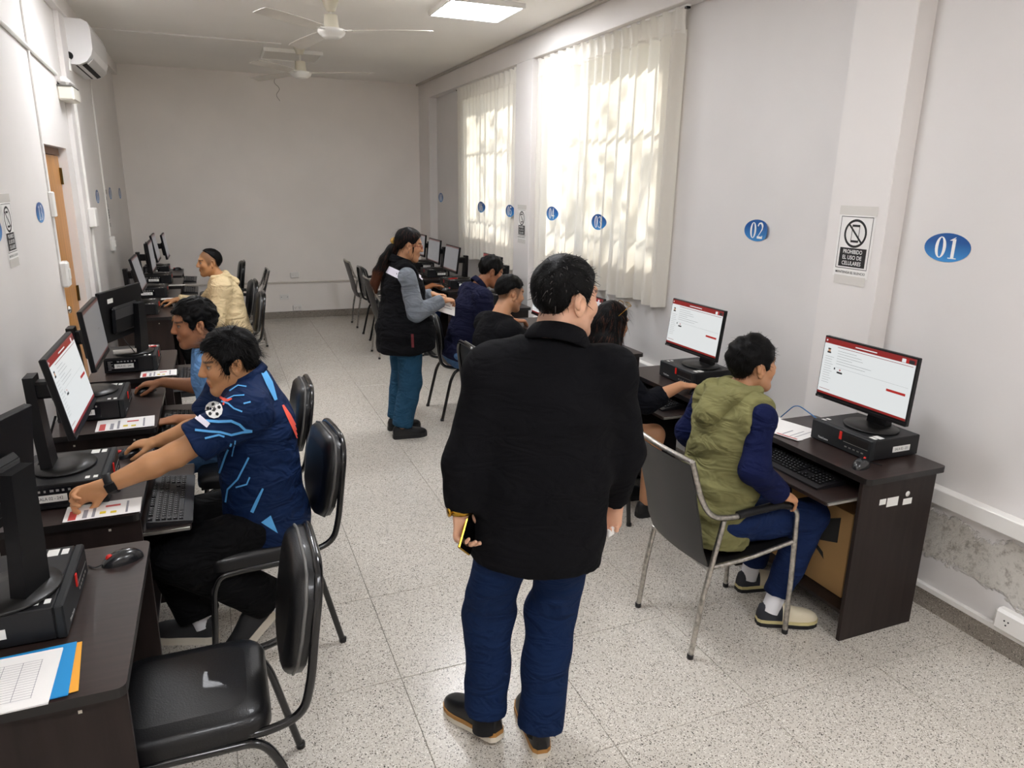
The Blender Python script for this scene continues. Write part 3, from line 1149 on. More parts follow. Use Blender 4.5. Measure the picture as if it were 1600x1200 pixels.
def wall_box(name, label, cat, pos, size, face, detail='switch', group=None):
    """small electrical box; face: 'x+','x-','y-' """
    rz = {'x+': 0, 'x-': PI, 'y-': -PI / 2}[face]
    t = thing(name, label, cat, pos, rz, group)
    d, w, h = size
    MB().box((0, -w / 2, 0), (d, w / 2, h), ch=min(0.012, d * 0.4)).build('casing', M_WHITEP, t)
    if detail == 'switch':
        MB().box((d, -w * 0.25, h * 0.3), (d + 0.006, w * 0.25, h * 0.72), ch=0.003).build('rocker', M_WHITEP, t)
    elif detail == 'socket':
        k = MB()
        for sy in (-0.22, 0.22):
            for dy, dz in ((-0.008, 0.008), (0.008, 0.008), (0.0, -0.009)):
                k.lathe([(0.0, 0.0), (0.0035, 0.0), (0.0035, 0.0012), (0.0, 0.0012)], 8, at=(0, 0, 0))
                n_ = 18
                for i in range(len(k.v) - 32, len(k.v)):
                    x, y, z = k.v[i]
                    k.v[i] = (d + z, sy * w + dy + x, h / 2 + dz + y)
        k.build('socket_holes', M_DARKGAP, t)
    elif detail == 'screws':
        k = MB()
        for sy in (-0.32, 0.32):
            k.box((d, sy * w - 0.004, h / 2 - 0.004), (d + 0.001, sy * w + 0.004, h / 2 + 0.004))
        k.build('screws', M_DARKGAP, t)
    return t


wall_box('light_switch', 'rounded white light switch beside the wooden door', 'light switch', (XL, 5.62, 1.14), (0.05, 0.095, 0.17), 'x+', 'switch', 'light switches')
wall_box('light_switch', 'small white light switch under the thin far conduit', 'light switch', (XL, 8.33, 1.14), (0.045, 0.09, 0.15), 'x+', 'switch', 'light switches')
wall_box('wall_socket', 'white data socket above the cable duct on the far wall', 'socket', (0.988, YB, 0.56), (0.035, 0.125, 0.083), 'y-', 'switch', 'far wall sockets')
wall_box('blank_plate', 'flush blank cover plate on the far wall', 'wall plate', (0.833, YB, 0.262), (0.006, 0.125, 0.075), 'y-', 'screws', 'far wall sockets')
wall_box('wall_socket', 'white double socket just above the far baseboard', 'socket', (0.994, YB, 0.10), (0.04, 0.125, 0.085), 'y-', 'socket', 'far wall sockets')
wall_box('wall_socket', 'white surface socket on the damp right wall at the picture edge', 'socket', (XW, 1.565, 0.115), (0.05, 0.20, 0.095), 'x-', 'socket')

wr = thing('loose_wire', 'thin loose wire hanging from the ceiling line on the far wall', 'wire', (0.9, YB, 2.86))
MB().tube([(0.02, -0.006, 0.30), (-0.03, -0.008, 0.22), (0.06, -0.01, 0.15), (-0.01, -0.01, 0.07), (0.04, -0.008, 0.0)], 0.003, 6, fillet=0.05).build('strand', mat('grey wire', '8d877f', rough=0.5), wr)
# ================================================================== furniture and computers
M_WENGE = mat('dark wenge laminate', '2f2421', rough=0.32, spec=0.45, var=0.22, vscale=5.0, stretch=(1.0, 14.0, 14.0), coat=0.08)
M_WENGEV = mat('dark wenge laminate upright', '261e1c', rough=0.45, spec=0.25, var=0.25, vscale=4.0, stretch=(9.0, 9.0, 0.8))
M_EDGE = mat('black edge banding', '141111', rough=0.4)
M_RAIL = mat('zinc rail', 'b8b6b0', rough=0.3, metal=0.9)
M_SCREW = mat('screw cap', 'c9c2b4', rough=0.4)
M_PC = mat('computer steel black', '161618', rough=0.40, spec=0.35, bump=0.03, bscale=900)
M_BEZEL = mat('computer bezel', '202224', rough=0.5, spec=0.3)
M_GREYB = mat('grey bezel edge', '3b3d3e', rough=0.5)
M_RED = mat('red tag', 'd3281f', rough=0.35)
M_LABEL = mat('white label', 'e9e8e4', rough=0.5)
M_SPEC = mat('black spec label', '0d0e14', rough=0.25)
M_MON = mat('monitor shell', '0f0f11', rough=0.42, spec=0.25, bump=0.04, bscale=800)
M_MONGREY = mat('monitor grey shell', '4b4a4b', rough=0.45)
M_BASEP = mat('monitor base', '151413', rough=0.36, spec=0.4)
M_LINE = mat('dim print', '8f8d8b', rough=0.5)


def desk(label, x, y0, rz, width=0.742, depth=0.44, group='computer desks', tray=0.15):
    """y0 = edge nearest the camera; front edge towards local +X"""
    t = thing('computer_desk', label, 'desk', (x, y0 + width / 2, 0), rz, group)
    w, d = width, depth
    top = MB()
    top.prism(rrect(d, w, 0.022, 4), 0.725, 0.75, mi=1, mi_top=0)
    top.build('desk_top', [M_WENGE, M_EDGE], t)
    for s in (-1, 1):
        yy = s * (w / 2 - 0.035)
        MB().box((-d / 2 + 0.02, yy - 0.009, 0.0), (d / 2 - 0.004, yy + 0.009, 0.7245), ch=0.001).build('side_panel', [M_WENGEV], t)
        MB().box((d / 2 - 0.22, yy - s * 0.011 - 0.007 * (s + 1) / 2 - 0.0005, 0.643), (d / 2 + tray - 0.004, yy - s * 0.011 + 0.007 * (1 - s) / 2 + 0.0005, 0.653)).build('slide_rail', M_RAIL, t)
    MB().box((-d / 2 + 0.03, -w / 2 + 0.046, 0.30), (-d / 2 + 0.046, w / 2 - 0.046, 0.7245)).build('back_panel', M_WENGEV, t)
    MB().box((d / 2 + tray - 0.34, -w / 2 + 0.056, 0.640), (d / 2 + tray, w / 2 - 0.056, 0.656), ch=0.002).build('keyboard_tray', M_WENGE, t)
    MB().box((-d / 2 + 0.05, -w / 2 + 0.0455, 0.105), (d / 2 - 0.03, w / 2 - 0.0455, 0.122)).build('lower_shelf', M_WENGEV, t)
    k = MB()
    for yy in (-w / 2 + 0.035 - 0.0095, ):
        for xx in (-0.12, 0.12):
            k.box((xx - 0.004, yy - 0.001, 0.690), (xx + 0.004, yy, 0.698))
    k.build('screw_caps', M_SCREW, t)
    return t


def system_unit(label, pos, rz, near_side, tagtxt='SALA 02 - 242', spec=True, group='desktop computers'):
    """flat desktop computer; near_side = -1 or +1: the local y side turned to the camera"""
    t = thing('desktop_computer', label, 'computer', pos, rz, group)
    W, D, Hh = 0.335, 0.278, 0.093
    MB().box((-D / 2, -W / 2, 0.004), (D / 2 - 0.022, W / 2, Hh), ch=0.003).build('case', M_PC, t)
    fb = MB().box((D / 2 - 0.022, -W / 2 - 0.001, 0.003), (D / 2, W / 2 + 0.001, Hh + 0.001), ch=0.004)
    bz = fb.build('front_bezel', [M_BEZEL], t)
    MB().box((D / 2, 0.035, 0.052), (D / 2 + 0.0012, W / 2 - 0.018, 0.082), ch=0.0005).build('drive_bay', M_EDGE, bz)
    ln = MB().box((D / 2, 0.02, 0.0455), (D / 2 + 0.0014, W / 2 - 0.018, 0.0475))
    for q in range(5):
        yy = 0.03 + q * 0.022
        ln.box((D / 2, yy, 0.024), (D / 2 + 0.0012, yy + 0.012, 0.029))
    ln.build('ports', M_RAIL, bz)
    MB().box((D / 2, -0.004, 0.050), (D / 2 + 0.004, 0.010, 0.086), ch=0.001).build('red_tag', M_RED, bz)
    tx = MB()
    add_text(tx, 'ThinkCentre', 0.013, (D / 2 + 0.0004, -W / 2 + 0.075, 0.022), (0, 1, 0), (0, 0, 1), width=0.058, bold=0.01)
    tx.build('lettering', M_PRINTW, bz)
    # feet
    f = MB()
    for sx in (-0.1, 0.09):
        for sy in (-0.13, 0.13):
            f.box((sx - 0.012, sy - 0.012, 0), (sx + 0.012, sy + 0.012, 0.004))
    f.build('feet', M_EDGE, t)
    # stickers on the top
    for a, b, c, d in ((0.055, 0.115, 0.083, 0.155), (0.09, 0.118, 0.107, 0.150)):
        MB().box((a, b, Hh), (c, d, Hh + 0.0006)).build('top_sticker', M_LABEL, t)
    for a, b in ((0.07, -0.145), (0.095, -0.145)):
        MB().box((a, b, Hh), (a + 0.014, b + 0.022, Hh + 0.0006)).build('top_sticker', M_LABEL, t)
    ys_ = near_side * W / 2
    e = near_side * 0.0008
    ux = (-near_side * 1.0, 0, 0) if near_side > 0 else (1.0, 0, 0)
    if spec:
        MB().box((-0.125, min(ys_, ys_ + e), 0.016), (0.04, max(ys_, ys_ + e), 0.080)).build('spec_label', M_SPEC, t)
        st = MB()
        for q in range(7):
            st.box((-0.118, min(ys_ + e, ys_ + 1.6 * e), 0.022 + q * 0.008), (-0.118 + random.uniform(0.015, 0.035), max(ys_ + e, ys_ + 1.6 * e), 0.0245 + q * 0.008))
        for q in range(6):
            a = -0.07 + q * 0.018
            st.box((a, min(ys_ + e, ys_ + 1.6 * e), 0.066), (a + random.uniform(0.006, 0.012), max(ys_ + e, ys_ + 1.6 * e), 0.074))
        st.build('fine_print', M_LINE, t)
    MB().box((-0.085, min(ys_ + e, ys_ + 2.2 * e), 0.030), (0.015, max(ys_ + e, ys_ + 2.2 * e), 0.056)).build('name_label', M_LABEL, t)
    tx = MB()
    add_text(tx, tagtxt, 0.016, (-0.035, ys_ + 2.2 * e, 0.043), ux, (0, 0, 1), width=0.075)
    tx.build('label_lettering', M_PRINTK, t)
    return t


def screen_mats():
    return [emat('screen white', 'e0e3e3', 0.34), emat('screen red', '8e1c1a', 0.31), emat('screen text', '6f7274', 0.3), emat('screen dark', '2a2a2c', 0.25), emat('screen button', 'b32420', 0.31), emat('screen grey', '8d8c8e', 0.22), emat('screen skin', 'c79a78', 0.3), emat('screen dull red', '5a3432', 0.3)]


SCR = screen_mats()


def draw_screen(mb, w, h, ui):
    """UI drawn on the local plane x=0, y = +right of the viewer, z up; w,h of the lit area"""
    def R(a0, b0, a1, b1, mi, k):
        # a,b in 0..1 from top-left
        y0, y1 = -w / 2 + a0 * w, -w / 2 + a1 * w
        z0, z1 = h / 2 - b1 * h, h / 2 - b0 * h
        mb.quad((k * 0.00025, y0, z0), (k * 0.00025, y1, z0), (k * 0.00025, y1, z1), (k * 0.00025, y0, z1), mi)
    R(0, 0, 1, 1, 0 if ui != 'grey' else 5, 0)
    if ui == 'grey':
        R(0.0, 0.0, 1, 0.05, 7, 1)
        R(0.62, 0.5, 0.72, 0.515, 3, 1)
        R(0.0, 0.965, 1, 1.0, 7, 1)
        return
    R(0, 0, 1, 0.095, 1, 1)
    R(0.015, 0.03, 0.03, 0.06, 0, 2)
    R(0.36, 0.045, 0.60, 0.062, 0, 2)
    R(0.86, 0.03, 0.90, 0.09, 0, 2)
    R(0.90, 0.03, 0.93, 0.09, 4, 2)
    R(0.93, 0.03, 0.985, 0.09, 3, 2)
    R(0.16, 0.125, 0.98, 0.133, 1, 1)
    # portrait in the side column
    R(0.052, 0.19, 0.082, 0.235, 6, 1)
    R(0.050, 0.175, 0.084, 0.198, 3, 2)
    R(0.045, 0.235, 0.090, 0.262, 3, 1)
    for q in range(12):
        R(0.03, 0.32 + q * 0.042, 0.03 + 0.085 + 0.02 * (q % 3 == 0), 0.3245 + q * 0.042, 2, 1)
    for q, l in enumerate((0.22, 0.28, 0.30, 0.18, 0.40, 0.34)):
        R(0.17, 0.185 + q * 0.045, 0.17 + l, 0.190 + q * 0.045, 2, 1)
    R(0.17, 0.475, 0.97, 0.4775, 2, 1)
    R(0.155, 0.49, 0.170, 0.525, 3, 1)
    R(0.22, 0.50, 0.235, 0.525, 4, 1)
    R(0.195, 0.545, 0.26, 0.575, 3, 1)
    R(0.76, 0.575, 0.955, 0.615, 4, 1)
    R(0.02, 0.905, 0.15, 0.913, 1, 1)
    R(0, 0.962, 1, 1.0, 1, 1)


def monitor(label, base, yaw, center, tilt, ui='exam', pivot=0.0, group='computer monitors', text=True):
    """base = foot centre, center = panel centre (both in the room), yaw = direction the screen faces"""
    t = thing('computer_monitor', label, 'monitor', base, yaw, group)
    W, Hh, T = 0.485, 0.287, 0.022
    Rz = rotz(-yaw)
    c = Rz @ (np.array(center) - np.array(base))
    ct, st = math.cos(tilt), math.sin(tilt)
    Rt = np.array([[ct, 0, -st], [0, 1, 0], [st, 0, ct]])

    def place(ob):
        m = Matrix.Identity(4)
        for i in range(3):
            for j in range(3):
                m[i][j] = Rt[i, j]
            m[i][3] = c[i]
        ob.matrix_local = m
        return ob
    # panel: local origin at the centre of the front
    p = place(MB().box((-T, -W / 2, -Hh / 2), (0, W / 2, Hh / 2), ch=0.003).build('panel', M_MON, t))
    bk = MB().box((-T - 0.026, -W * 0.30, -Hh * 0.36), (-T + 0.001, W * 0.30, Hh * 0.18), ch=0.012)
    bk.build('rear_housing', M_MON, p)
    v = MB()
    for q in range(16):
        v.box((-T - 0.0275, -W * 0.28, -Hh * 0.06 + q * 0.0035), (-T - 0.0258, W * 0.28, -Hh * 0.06 + q * 0.0035 + 0.0015))
    tag(v.build('vents', M_MONGREY, p), kind='stuff')
    MB().box((-T - 0.001, 0.10, 0.075), (-T - 0.0002, 0.16, 0.10)).build('rear_label', M_LABEL, p)
    sc = MB()
    draw_screen(sc, W - 0.012, Hh - 0.030, ui)
    so = sc.build('screen', SCR, p)
    so.location = (0.0006, 0, 0.008)
    bz = MB().box((0.0, -W / 2 + 0.001, -Hh / 2 + 0.001), (0.002, W / 2 - 0.001, -Hh / 2 + 0.013), ch=0.0006)
    bz.build('chin', M_MON, p)
    if text:
        tx = MB()
        add_text(tx, 'lenovo', 0.010, (0.0021, -W / 2 + 0.032, -Hh / 2 + 0.0065), (0, 1, 0), (0, 0, 1), width=0.034, bold=0.01)
        tx.build('lettering', M_LINE, p)
    # stand
    n = MB()
    hx = c[0] - ct * (T + 0.03)
    hz = c[2] - 0.01
    V = []
    for (xx, zz, hw, hd) in ((-0.045, 0.010, 0.050, 0.019), (-0.052, 0.12, 0.047, 0.018), (-0.060, max(0.14, hz + 0.05), 0.042, 0.016)):
        for sx, sy in ((-1, -1), (1, -1), (1, 1), (-1, 1)):
            V.append((xx + sx * hd, sy * hw, zz))
    n.add(V, [(0, 1, 5, 4), (1, 2, 6, 5), (2, 3, 7, 6), (3, 0, 4, 7), (4, 5, 9, 8), (5, 6, 10, 9), (6, 7, 11, 10), (7, 4, 8, 11), (8, 9, 10, 11), (3, 2, 1, 0)])
    n.box((min(-0.05, hx) - 0.005, -0.032, hz - 0.03), (max(-0.05, hx) + 0.02, 0.032, hz + 0.03), ch=0.008)
    n.build('stand_column', M_MON, t)
    MB().lathe([(0.0, 0.0), (0.118, 0.0), (0.12, 0.003), (0.117, 0.008), (0.05, 0.012), (0.0, 0.012)], 40, sx=0.88).build('stand_base', M_BASEP, t)
    return t


M_KB = mat('keyboard shell', '19181b', rough=0.4, spec=0.35)
M_KEY = mat('keyboard keys', '0c0c0e', rough=0.45, spec=0.3)
M_KEYP = mat('key legends', '9a9aa0', rough=0.6)


def make_keyboard(label, pos, rz, group='keyboards'):
    t = thing('keyboard', label, 'keyboard', pos, rz, group)
    W, D = 0.45, 0.152
    # local: +X towards the user, y = right hand of the user
    b = MB()
    pr = [(-D / 2, 0.0), (D / 2, 0.0), (D / 2, 0.008), (D / 2 - 0.032, 0.013), (-D / 2 + 0.008, 0.024), (-D / 2, 0.022)]
    n = len(pr)
    V = [(a, -W / 2, z) for a, z in pr] + [(a, W / 2, z) for a, z in pr]
    b.add(V, [tuple(range(n)), tuple(range(n, 2 * n))[::-1]] + [(i, i + n, (i + 1) % n + n, (i + 1) % n) for i in range(n)])
    b.build('shell', M_KB, t)
    k, lg = MB(), MB()
    pit = 0.0188
    rows = [(-0.063, [(0, 1)] + [(2 + i, 1) for i in range(4)] + [(6.5 + i, 1) for i in range(4)] + [(11 + i, 1) for i in range(4)]),
            (-0.038, [(i, 1) for i in range(13)] + [(13, 2)]),
            (-0.0192, [(0, 1.5)] + [(1.5 + i, 1) for i in range(12)] + [(13.5, 1.5)]),
            (-0.0004, [(0, 1.75)] + [(1.75 + i, 1) for i in range(11)] + [(12.75, 2.25)]),
            (0.0184, [(0, 2.25)] + [(2.25 + i, 1) for i in range(10)] + [(12.25, 2.75)]),
            (0.0372, [(0, 1.25), (1.25, 1.25), (2.5, 1.25), (3.75, 6.25), (10, 1.25), (11.25, 1.25), (12.5, 1.25), (13.75, 1.25)])]
    nav = {-0.063: (15.25, 3), -0.038: (15.25, 3), -0.0192: (15.25, 3), 0.0372: (15.25, 3)}
    pad = (-0.038, -0.0192, -0.0004, 0.0184, 0.0372)
    for xr, ks in rows:
        ks = list(ks)
        if xr in nav:
            ks += [(nav[xr][0] + i, 1) for i in range(3)]
        if xr == 0.0184:
            ks += [(16.25, 1)]
        if xr in pad:
            ks += [(18.5 + i, 1) for i in range(4)]
        z0 = 0.0235 - (xr + D / 2) * 0.105
        for a, wd in ks:
            y0 = -W / 2 + 0.012 + a * pit
            y1 = y0 + wd * pit - 0.0028
            x0, x1 = xr - pit / 2 + 0.0014, xr + pit / 2 - 0.0014
            i_ = 0.0016
            V = [(x0, y0, z0), (x1, y0, z0 - 0.0012), (x1, y1, z0 - 0.0012), (x0, y1, z0),
                 (x0 + i_, y0 + i_, z0 + 0.0075), (x1 - i_, y0 + i_, z0 + 0.0065), (x1 - i_, y1 - i_, z0 + 0.0065), (x0 + i_, y1 - i_, z0 + 0.0075)]
            k.add(V, [(4, 5, 6, 7), (0, 1, 5, 4), (1, 2, 6, 5), (2, 3, 7, 6), (3, 0, 4, 7)])
            if wd < 3:
                lg.quad((x0 + 0.0040, y0 + 0.0035, z0 + 0.0078), (x0 + 0.0085, y0 + 0.0035, z0 + 0.0075), (x0 + 0.0085, y0 + 0.0070, z0 + 0.0075), (x0 + 0.0040, y0 + 0.0070, z0 + 0.0078))
    ko = tag(k.build('keys', M_KEY, t), kind='stuff')
    tag(lg.build('key_legends', M_KEYP, ko), kind='stuff')
    return t


M_MOUSE = mat('mouse shell', '1a1b1e', rough=0.25, coat=0.3)


def mouse(label, pos, rz, cable=None, group='computer mice'):
    """local +X = towards the user's wrist"""
    t = thing('computer_mouse', label, 'mouse', pos, rz, group)
    V, Fc = [], []
    nu, nv = 20, 8
    for j in range(nv + 1):
        e = j / nv * PI / 2
        for i in range(nu):
            a = 2 * PI * i / nu
            ca, sa = math.cos(a), math.sin(a)
            r = abs(ca) ** 2.5 * 0.057 + (1 - abs(ca) ** 2.5) * 0.050
            x = r * math.copysign(abs(ca) ** 0.9, ca) * math.cos(e) ** 0.7 * 1.02
            y = 0.031 * math.copysign(abs(sa) ** 0.85, sa) * math.cos(e) ** 0.7 * (1 - 0.08 * ca)
            z = 0.036 * math.sin(e) * (1 - 0.25 * (x / 0.057 - 0.25) ** 2)
            V.append((x, y, z))
    for j in range(nv):
        for i in range(nu):
            Fc.append((j * nu + i, j * nu + (i + 1) % nu, (j + 1) * nu + (i + 1) % nu, (j + 1) * nu + i))
    b = MB()
    b.add(V, Fc, 0, True)
    b.add(V[:nu], [tuple(range(nu))[::-1]])
    b.build('shell', M_MOUSE, t)
    w = MB().lathe([(0.0, -0.003), (0.010, -0.003), (0.010, 0.003), (0.0, 0.003)], 14).build('wheel', M_RED, t)
    w.rotation_euler = (PI / 2, 0, 0)
    w.location = (-0.034, 0, 0.0235)
    if cable:
        MB().tube([(-0.052, 0, 0.008)] + cable, 0.0021, 6, fillet=0.05).build('cable', M_BLACK, t)
    return t


# ------------------------------------------------------------------ chairs
M_VINYL = mat('black vinyl', '0e0e10', rough=0.36, spec=0.4, bump=0.10, bscale=260, coat=0.12)
M_FRAMEK = mat('black painted tube', '0f0f11', rough=0.22, coat=0.4)
M_PIPING = mat('grey piping', '5e5d5b', rough=0.5)
M_SLING = mat('black sling leatherette', '1b1a1b', rough=0.38, bump=0.08, bscale=300)
M_WORN = mat('worn chrome tube', 'b5b1ab', rough=0.28, metal=0.95, var=0.35, vscale=60, detail=6)


def cushion(name, outline, thick, axis, mats, parent, place, bulge=0.5, rings=4):
    """padded cushion: outline (u, v) polygon, domed on the top side along w"""
    n = len(outline)
    P = np.array(outline)
    c = P.mean(0)
    V, Fc = [], []
    prof = [(1.0, -thick / 2)] + [(1.0, 0.0)]
    for k in range(1, rings + 1):
        a = k / rings
        prof.append((1 - 0.16 * a ** 1.5 if k < rings else 0.72, thick / 2 * math.sin(a * PI / 2) + (bulge * thick * 0.12 if k == rings else 0)))
    for s, w in prof:
        for p in P:
            q = c + (p - c) * s
            V.append(place(q[0], q[1], w))
    m = len(prof)
    for j in range(m - 1):
        for i in range(n):
            Fc.append((j * n + i, j * n + (i + 1) % n, (j + 1) * n + (i + 1) % n, (j + 1) * n + i))
    mb = MB()
    mb.add(V, Fc, 0, True)
    o = len(V)
    top = place(c[0], c[1], thick / 2 + bulge * thick * 0.2)
    mb.add(V[-n:] + [top], [(i, (i + 1) % n, n) for i in range(n)], 0, True)
    mb.add(V[:n], [tuple(range(n))[::-1]])
    return mb.build(name, mats, parent)


def make_padded_chair(label, loc, rz, group='black padded chairs'):
    """stacking chair, faces local +X; origin on the floor under the seat"""
    t = thing('padded_chair', label, 'chair', loc, rz, group)
    hw = 0.205
    cushion('seat', [(a, b) for a, b in rrect(0.41, 0.40, 0.07, 5)], 0.06, 'z', M_VINYL, t, lambda u, v, w: (u, v, 0.455 + w))
    MB().box((-0.19, -0.185, 0.418), (0.19, 0.185, 0.428)).build('seat_board', M_EDGE, t)
    # backrest: shield outline in y/z, leaning back a little
    ol = [(-0.155, 0.335), (-0.195, 0.27), (-0.20, 0.17), (-0.175, 0.08), (-0.12, 0.02), (-0.05, 0.0), (0.05, 0.0), (0.12, 0.02), (0.175, 0.08), (0.20, 0.17), (0.195, 0.27), (0.155, 0.335), (0.10, 0.35), (-0.10, 0.35)]
    lean = 0.16

    def pb(u, v, w):
        return (-0.262 - lean * v + w, u, 0.515 + v)
    cushion('backrest', ol[::-1], 0.055, 'x', M_VINYL, t, pb)
    pp = MB()
    pp.tube([pb(u * 1.004, v * 1.004, -0.004) for u, v in ol], 0.005, 6, closed=True)
    pp.build('back_piping', M_PIPING, t)
    # one bent tube holds seat and back on each side, joined over the top
    for s in (-1, 1):
        yb = s * 0.19
        path = [(0.14, s * 0.175, 0.428), (-0.20, yb, 0.428), (-0.285, yb, 0.455), (-0.31, yb, 0.55), pb(s * 0.20, 0.17, -0.035), pb(s * 0.185, 0.29, -0.035), pb(s * 0.13, 0.352, -0.035), pb(0.0, 0.355, -0.035)]
        MB().tube(path, 0.0125, 10, fillet=0.05).build('back_tube', M_FRAMEK, t)
        MB().tube([(0.20, s * 0.215, 0.0), (0.175, s * 0.205, 0.36), (0.15, s * 0.20, 0.412), (0.06, s * 0.198, 0.414)], 0.0125, 10, fillet=0.05).build('leg', M_FRAMEK, t)
        MB().tube([(-0.295, s * 0.215, 0.0), (-0.215, s * 0.205, 0.34), (-0.17, s * 0.20, 0.412), (0.06, s * 0.198, 0.414)], 0.0125, 10, fillet=0.06).build('leg', M_FRAMEK, t)
        for xx in (0.20, -0.295):
            MB().lathe([(0.0, 0.0), (0.015, 0.0), (0.015, 0.018), (0.0, 0.018)], 10, at=(xx, s * 0.215, 0)).build('rubber_foot', M_EDGE, t)
    MB().box((-0.06, -0.20, 0.405), (-0.03, 0.20, 0.418)).box((0.10, -0.20, 0.405), (0.13, 0.20, 0.418)).build('cross_bar', M_FRAMEK, t)
    return t


def make_sling_chair(label, loc, rz, group='chrome sling chairs'):
    """chrome armchair with a black sling, faces local +X; origin on the floor at the middle of the legs"""
    t = thing('sling_chair', label, 'chair', loc, rz, group)
    hw = 0.20
    for s in (-1, 1):
        y = s * hw
        # front leg, arm and back post in one bend
        MB().tube([(0.245, y, 0.0), (0.24, y, 0.30), (0.225, y, 0.585), (0.16, y, 0.618), (-0.10, y, 0.605), (-0.205, y, 0.62), (-0.26, y * 0.98, 0.70), (-0.315, y * 0.96, 0.865)], 0.0115, 12, fillet=0.055).build('arm_frame', M_WORN, t)
        MB().tube([(-0.245, y, 0.0), (-0.215, y, 0.25), (-0.175, y, 0.45), (-0.145, y, 0.60)], 0.0115, 12, fillet=0.06).build('leg', M_WORN, t)
        MB().tube([(-0.19, y, 0.40), (0.0, y * 0.98, 0.405), (0.235, y * 0.98, 0.44)], 0.010, 10, fillet=0.05).build('seat_rail', M_WORN, t)
        MB().tube([(-0.08, y, 0.611), (0.13, y, 0.625), (0.205, y, 0.607)], [0.017, 0.018, 0.016], 10, fillet=0.03).build('arm_pad', M_BLACK, t)
        for xx in (0.245, -0.245):
            MB().lathe([(0.0, 0.0), (0.0135, 0.0), (0.0135, 0.02), (0.0, 0.02)], 10, at=(xx, y, 0)).build('rubber_foot', M_EDGE, t)
    MB().tube([(-0.195, -hw, 0.395), (-0.195, hw, 0.395)], 0.009, 10).build('cross_bar', M_WORN, t)
    MB().tube([(0.232, -hw, 0.43), (0.232, hw, 0.43)], 0.009, 10).build('cross_bar', M_WORN, t)
    MB().tube([(-0.315, -hw * 0.96, 0.862), (-0.33, 0, 0.862), (-0.315, hw * 0.96, 0.862)], 0.0105, 12, fillet=0.1).build('top_rail', M_WORN, t)
    # sling: back drops from the top rail to the seat, seat carries on to the front bar
    for nm, pth, bow in (('sling_back', [(-0.318, 0.852), (-0.292, 0.76), (-0.272, 0.68), (-0.245, 0.58), (-0.225, 0.48), (-0.195, 0.405)], -0.022), ('sling_seat', [(-0.195, 0.41), (-0.1, 0.40), (0.0, 0.405), (0.1, 0.42), (0.2, 0.443), (0.232, 0.445)], 0.0)):
        V, Fc = [], []
        ny = 9
        for (x, z) in pth:
            for j in range(ny):
                u = -1 + 2 * j / (ny - 1)
                sag = 1 - u * u
                V.append((x + bow * sag, u * (hw - 0.006), z - (0.018 * sag if nm == 'sling_seat' else 0)))
        m = len(pth)
        for i in range(m - 1):
            for j in range(ny - 1):
                a = i * ny + j
                Fc.append((a, a + 1, a + ny + 1, a + ny))
        off = np.array([0.006, 0, 0]) if nm == 'sling_back' else np.array([0, 0, 0.006])
        V2 = [tuple(np.array(v) - off) for v in V]
        mb = MB()
        mb.add(V, Fc, 0, True)
        mb.add(V2, [f[::-1] for f in Fc], 0, True)
        nV = len(V)
        rim = list(range(ny)) + [i * ny + ny - 1 for i in range(1, m)] + [(m - 1) * ny + j for j in range(ny - 2, -1, -1)] + [i * ny for i in range(m - 2, 0, -1)]
        mb.add(V + V2, [(rim[i], rim[(i + 1) % len(rim)], nV + rim[(i + 1) % len(rim)], nV + rim[i]) for i in range(len(rim))])
        mb.build(nm, M_SLING, t)
    return t


def sheet(name, label, cat, pos, w, d, rz, m=None, marks=None, curl=0.0, thick=0.0012, group=None, sub='page'):
    """a sheet or a thin stack of paper, w along x, d along y"""
    t = thing(name, label, cat, pos, rz, group)
    mb = MB()
    n = 8
    V = []
    for i in range(n + 1):
        for j in range(n + 1):
            x, y = -w / 2 + w * i / n, -d / 2 + d * j / n
            z = thick + curl * (max(0, abs(x) / (w / 2) - 0.6) ** 2 + 0.3 * math.sin(x * 30) * 0.02)
            V.append((x, y, z))
    F1 = [(i * (n + 1) + j, (i + 1) * (n + 1) + j, (i + 1) * (n + 1) + j + 1, i * (n + 1) + j + 1) for i in range(n) for j in range(n)]
    mb.add(V, F1, 0, True)
    mb.add([(x, y, z - thick) for x, y, z in V], [f[::-1] for f in F1], 0, True)
    mb.build(sub, m or M_PAPER, t)
    if marks:
        mats_ = []
        pr = MB()
        for a0, b0, a1, b1, mm in marks:
            if mm not in mats_:
                mats_.append(mm)
            k = mats_.index(mm)
            z = thick + 0.0006 + curl * max(0, max(abs(a0 - 0.5), abs(a1 - 0.5)) * 2 - 0.6) ** 2
            pr.quad((-w / 2 + a0 * w, -d / 2 + b0 * d, z), (-w / 2 + a1 * w, -d / 2 + b0 * d, z), (-w / 2 + a1 * w, -d / 2 + b1 * d, z), (-w / 2 + a0 * w, -d / 2 + b1 * d, z), k)
        pr.build('print', mats_, t.children[0])
    return t
# ================================================================== what stands where
PCZ = 0.75
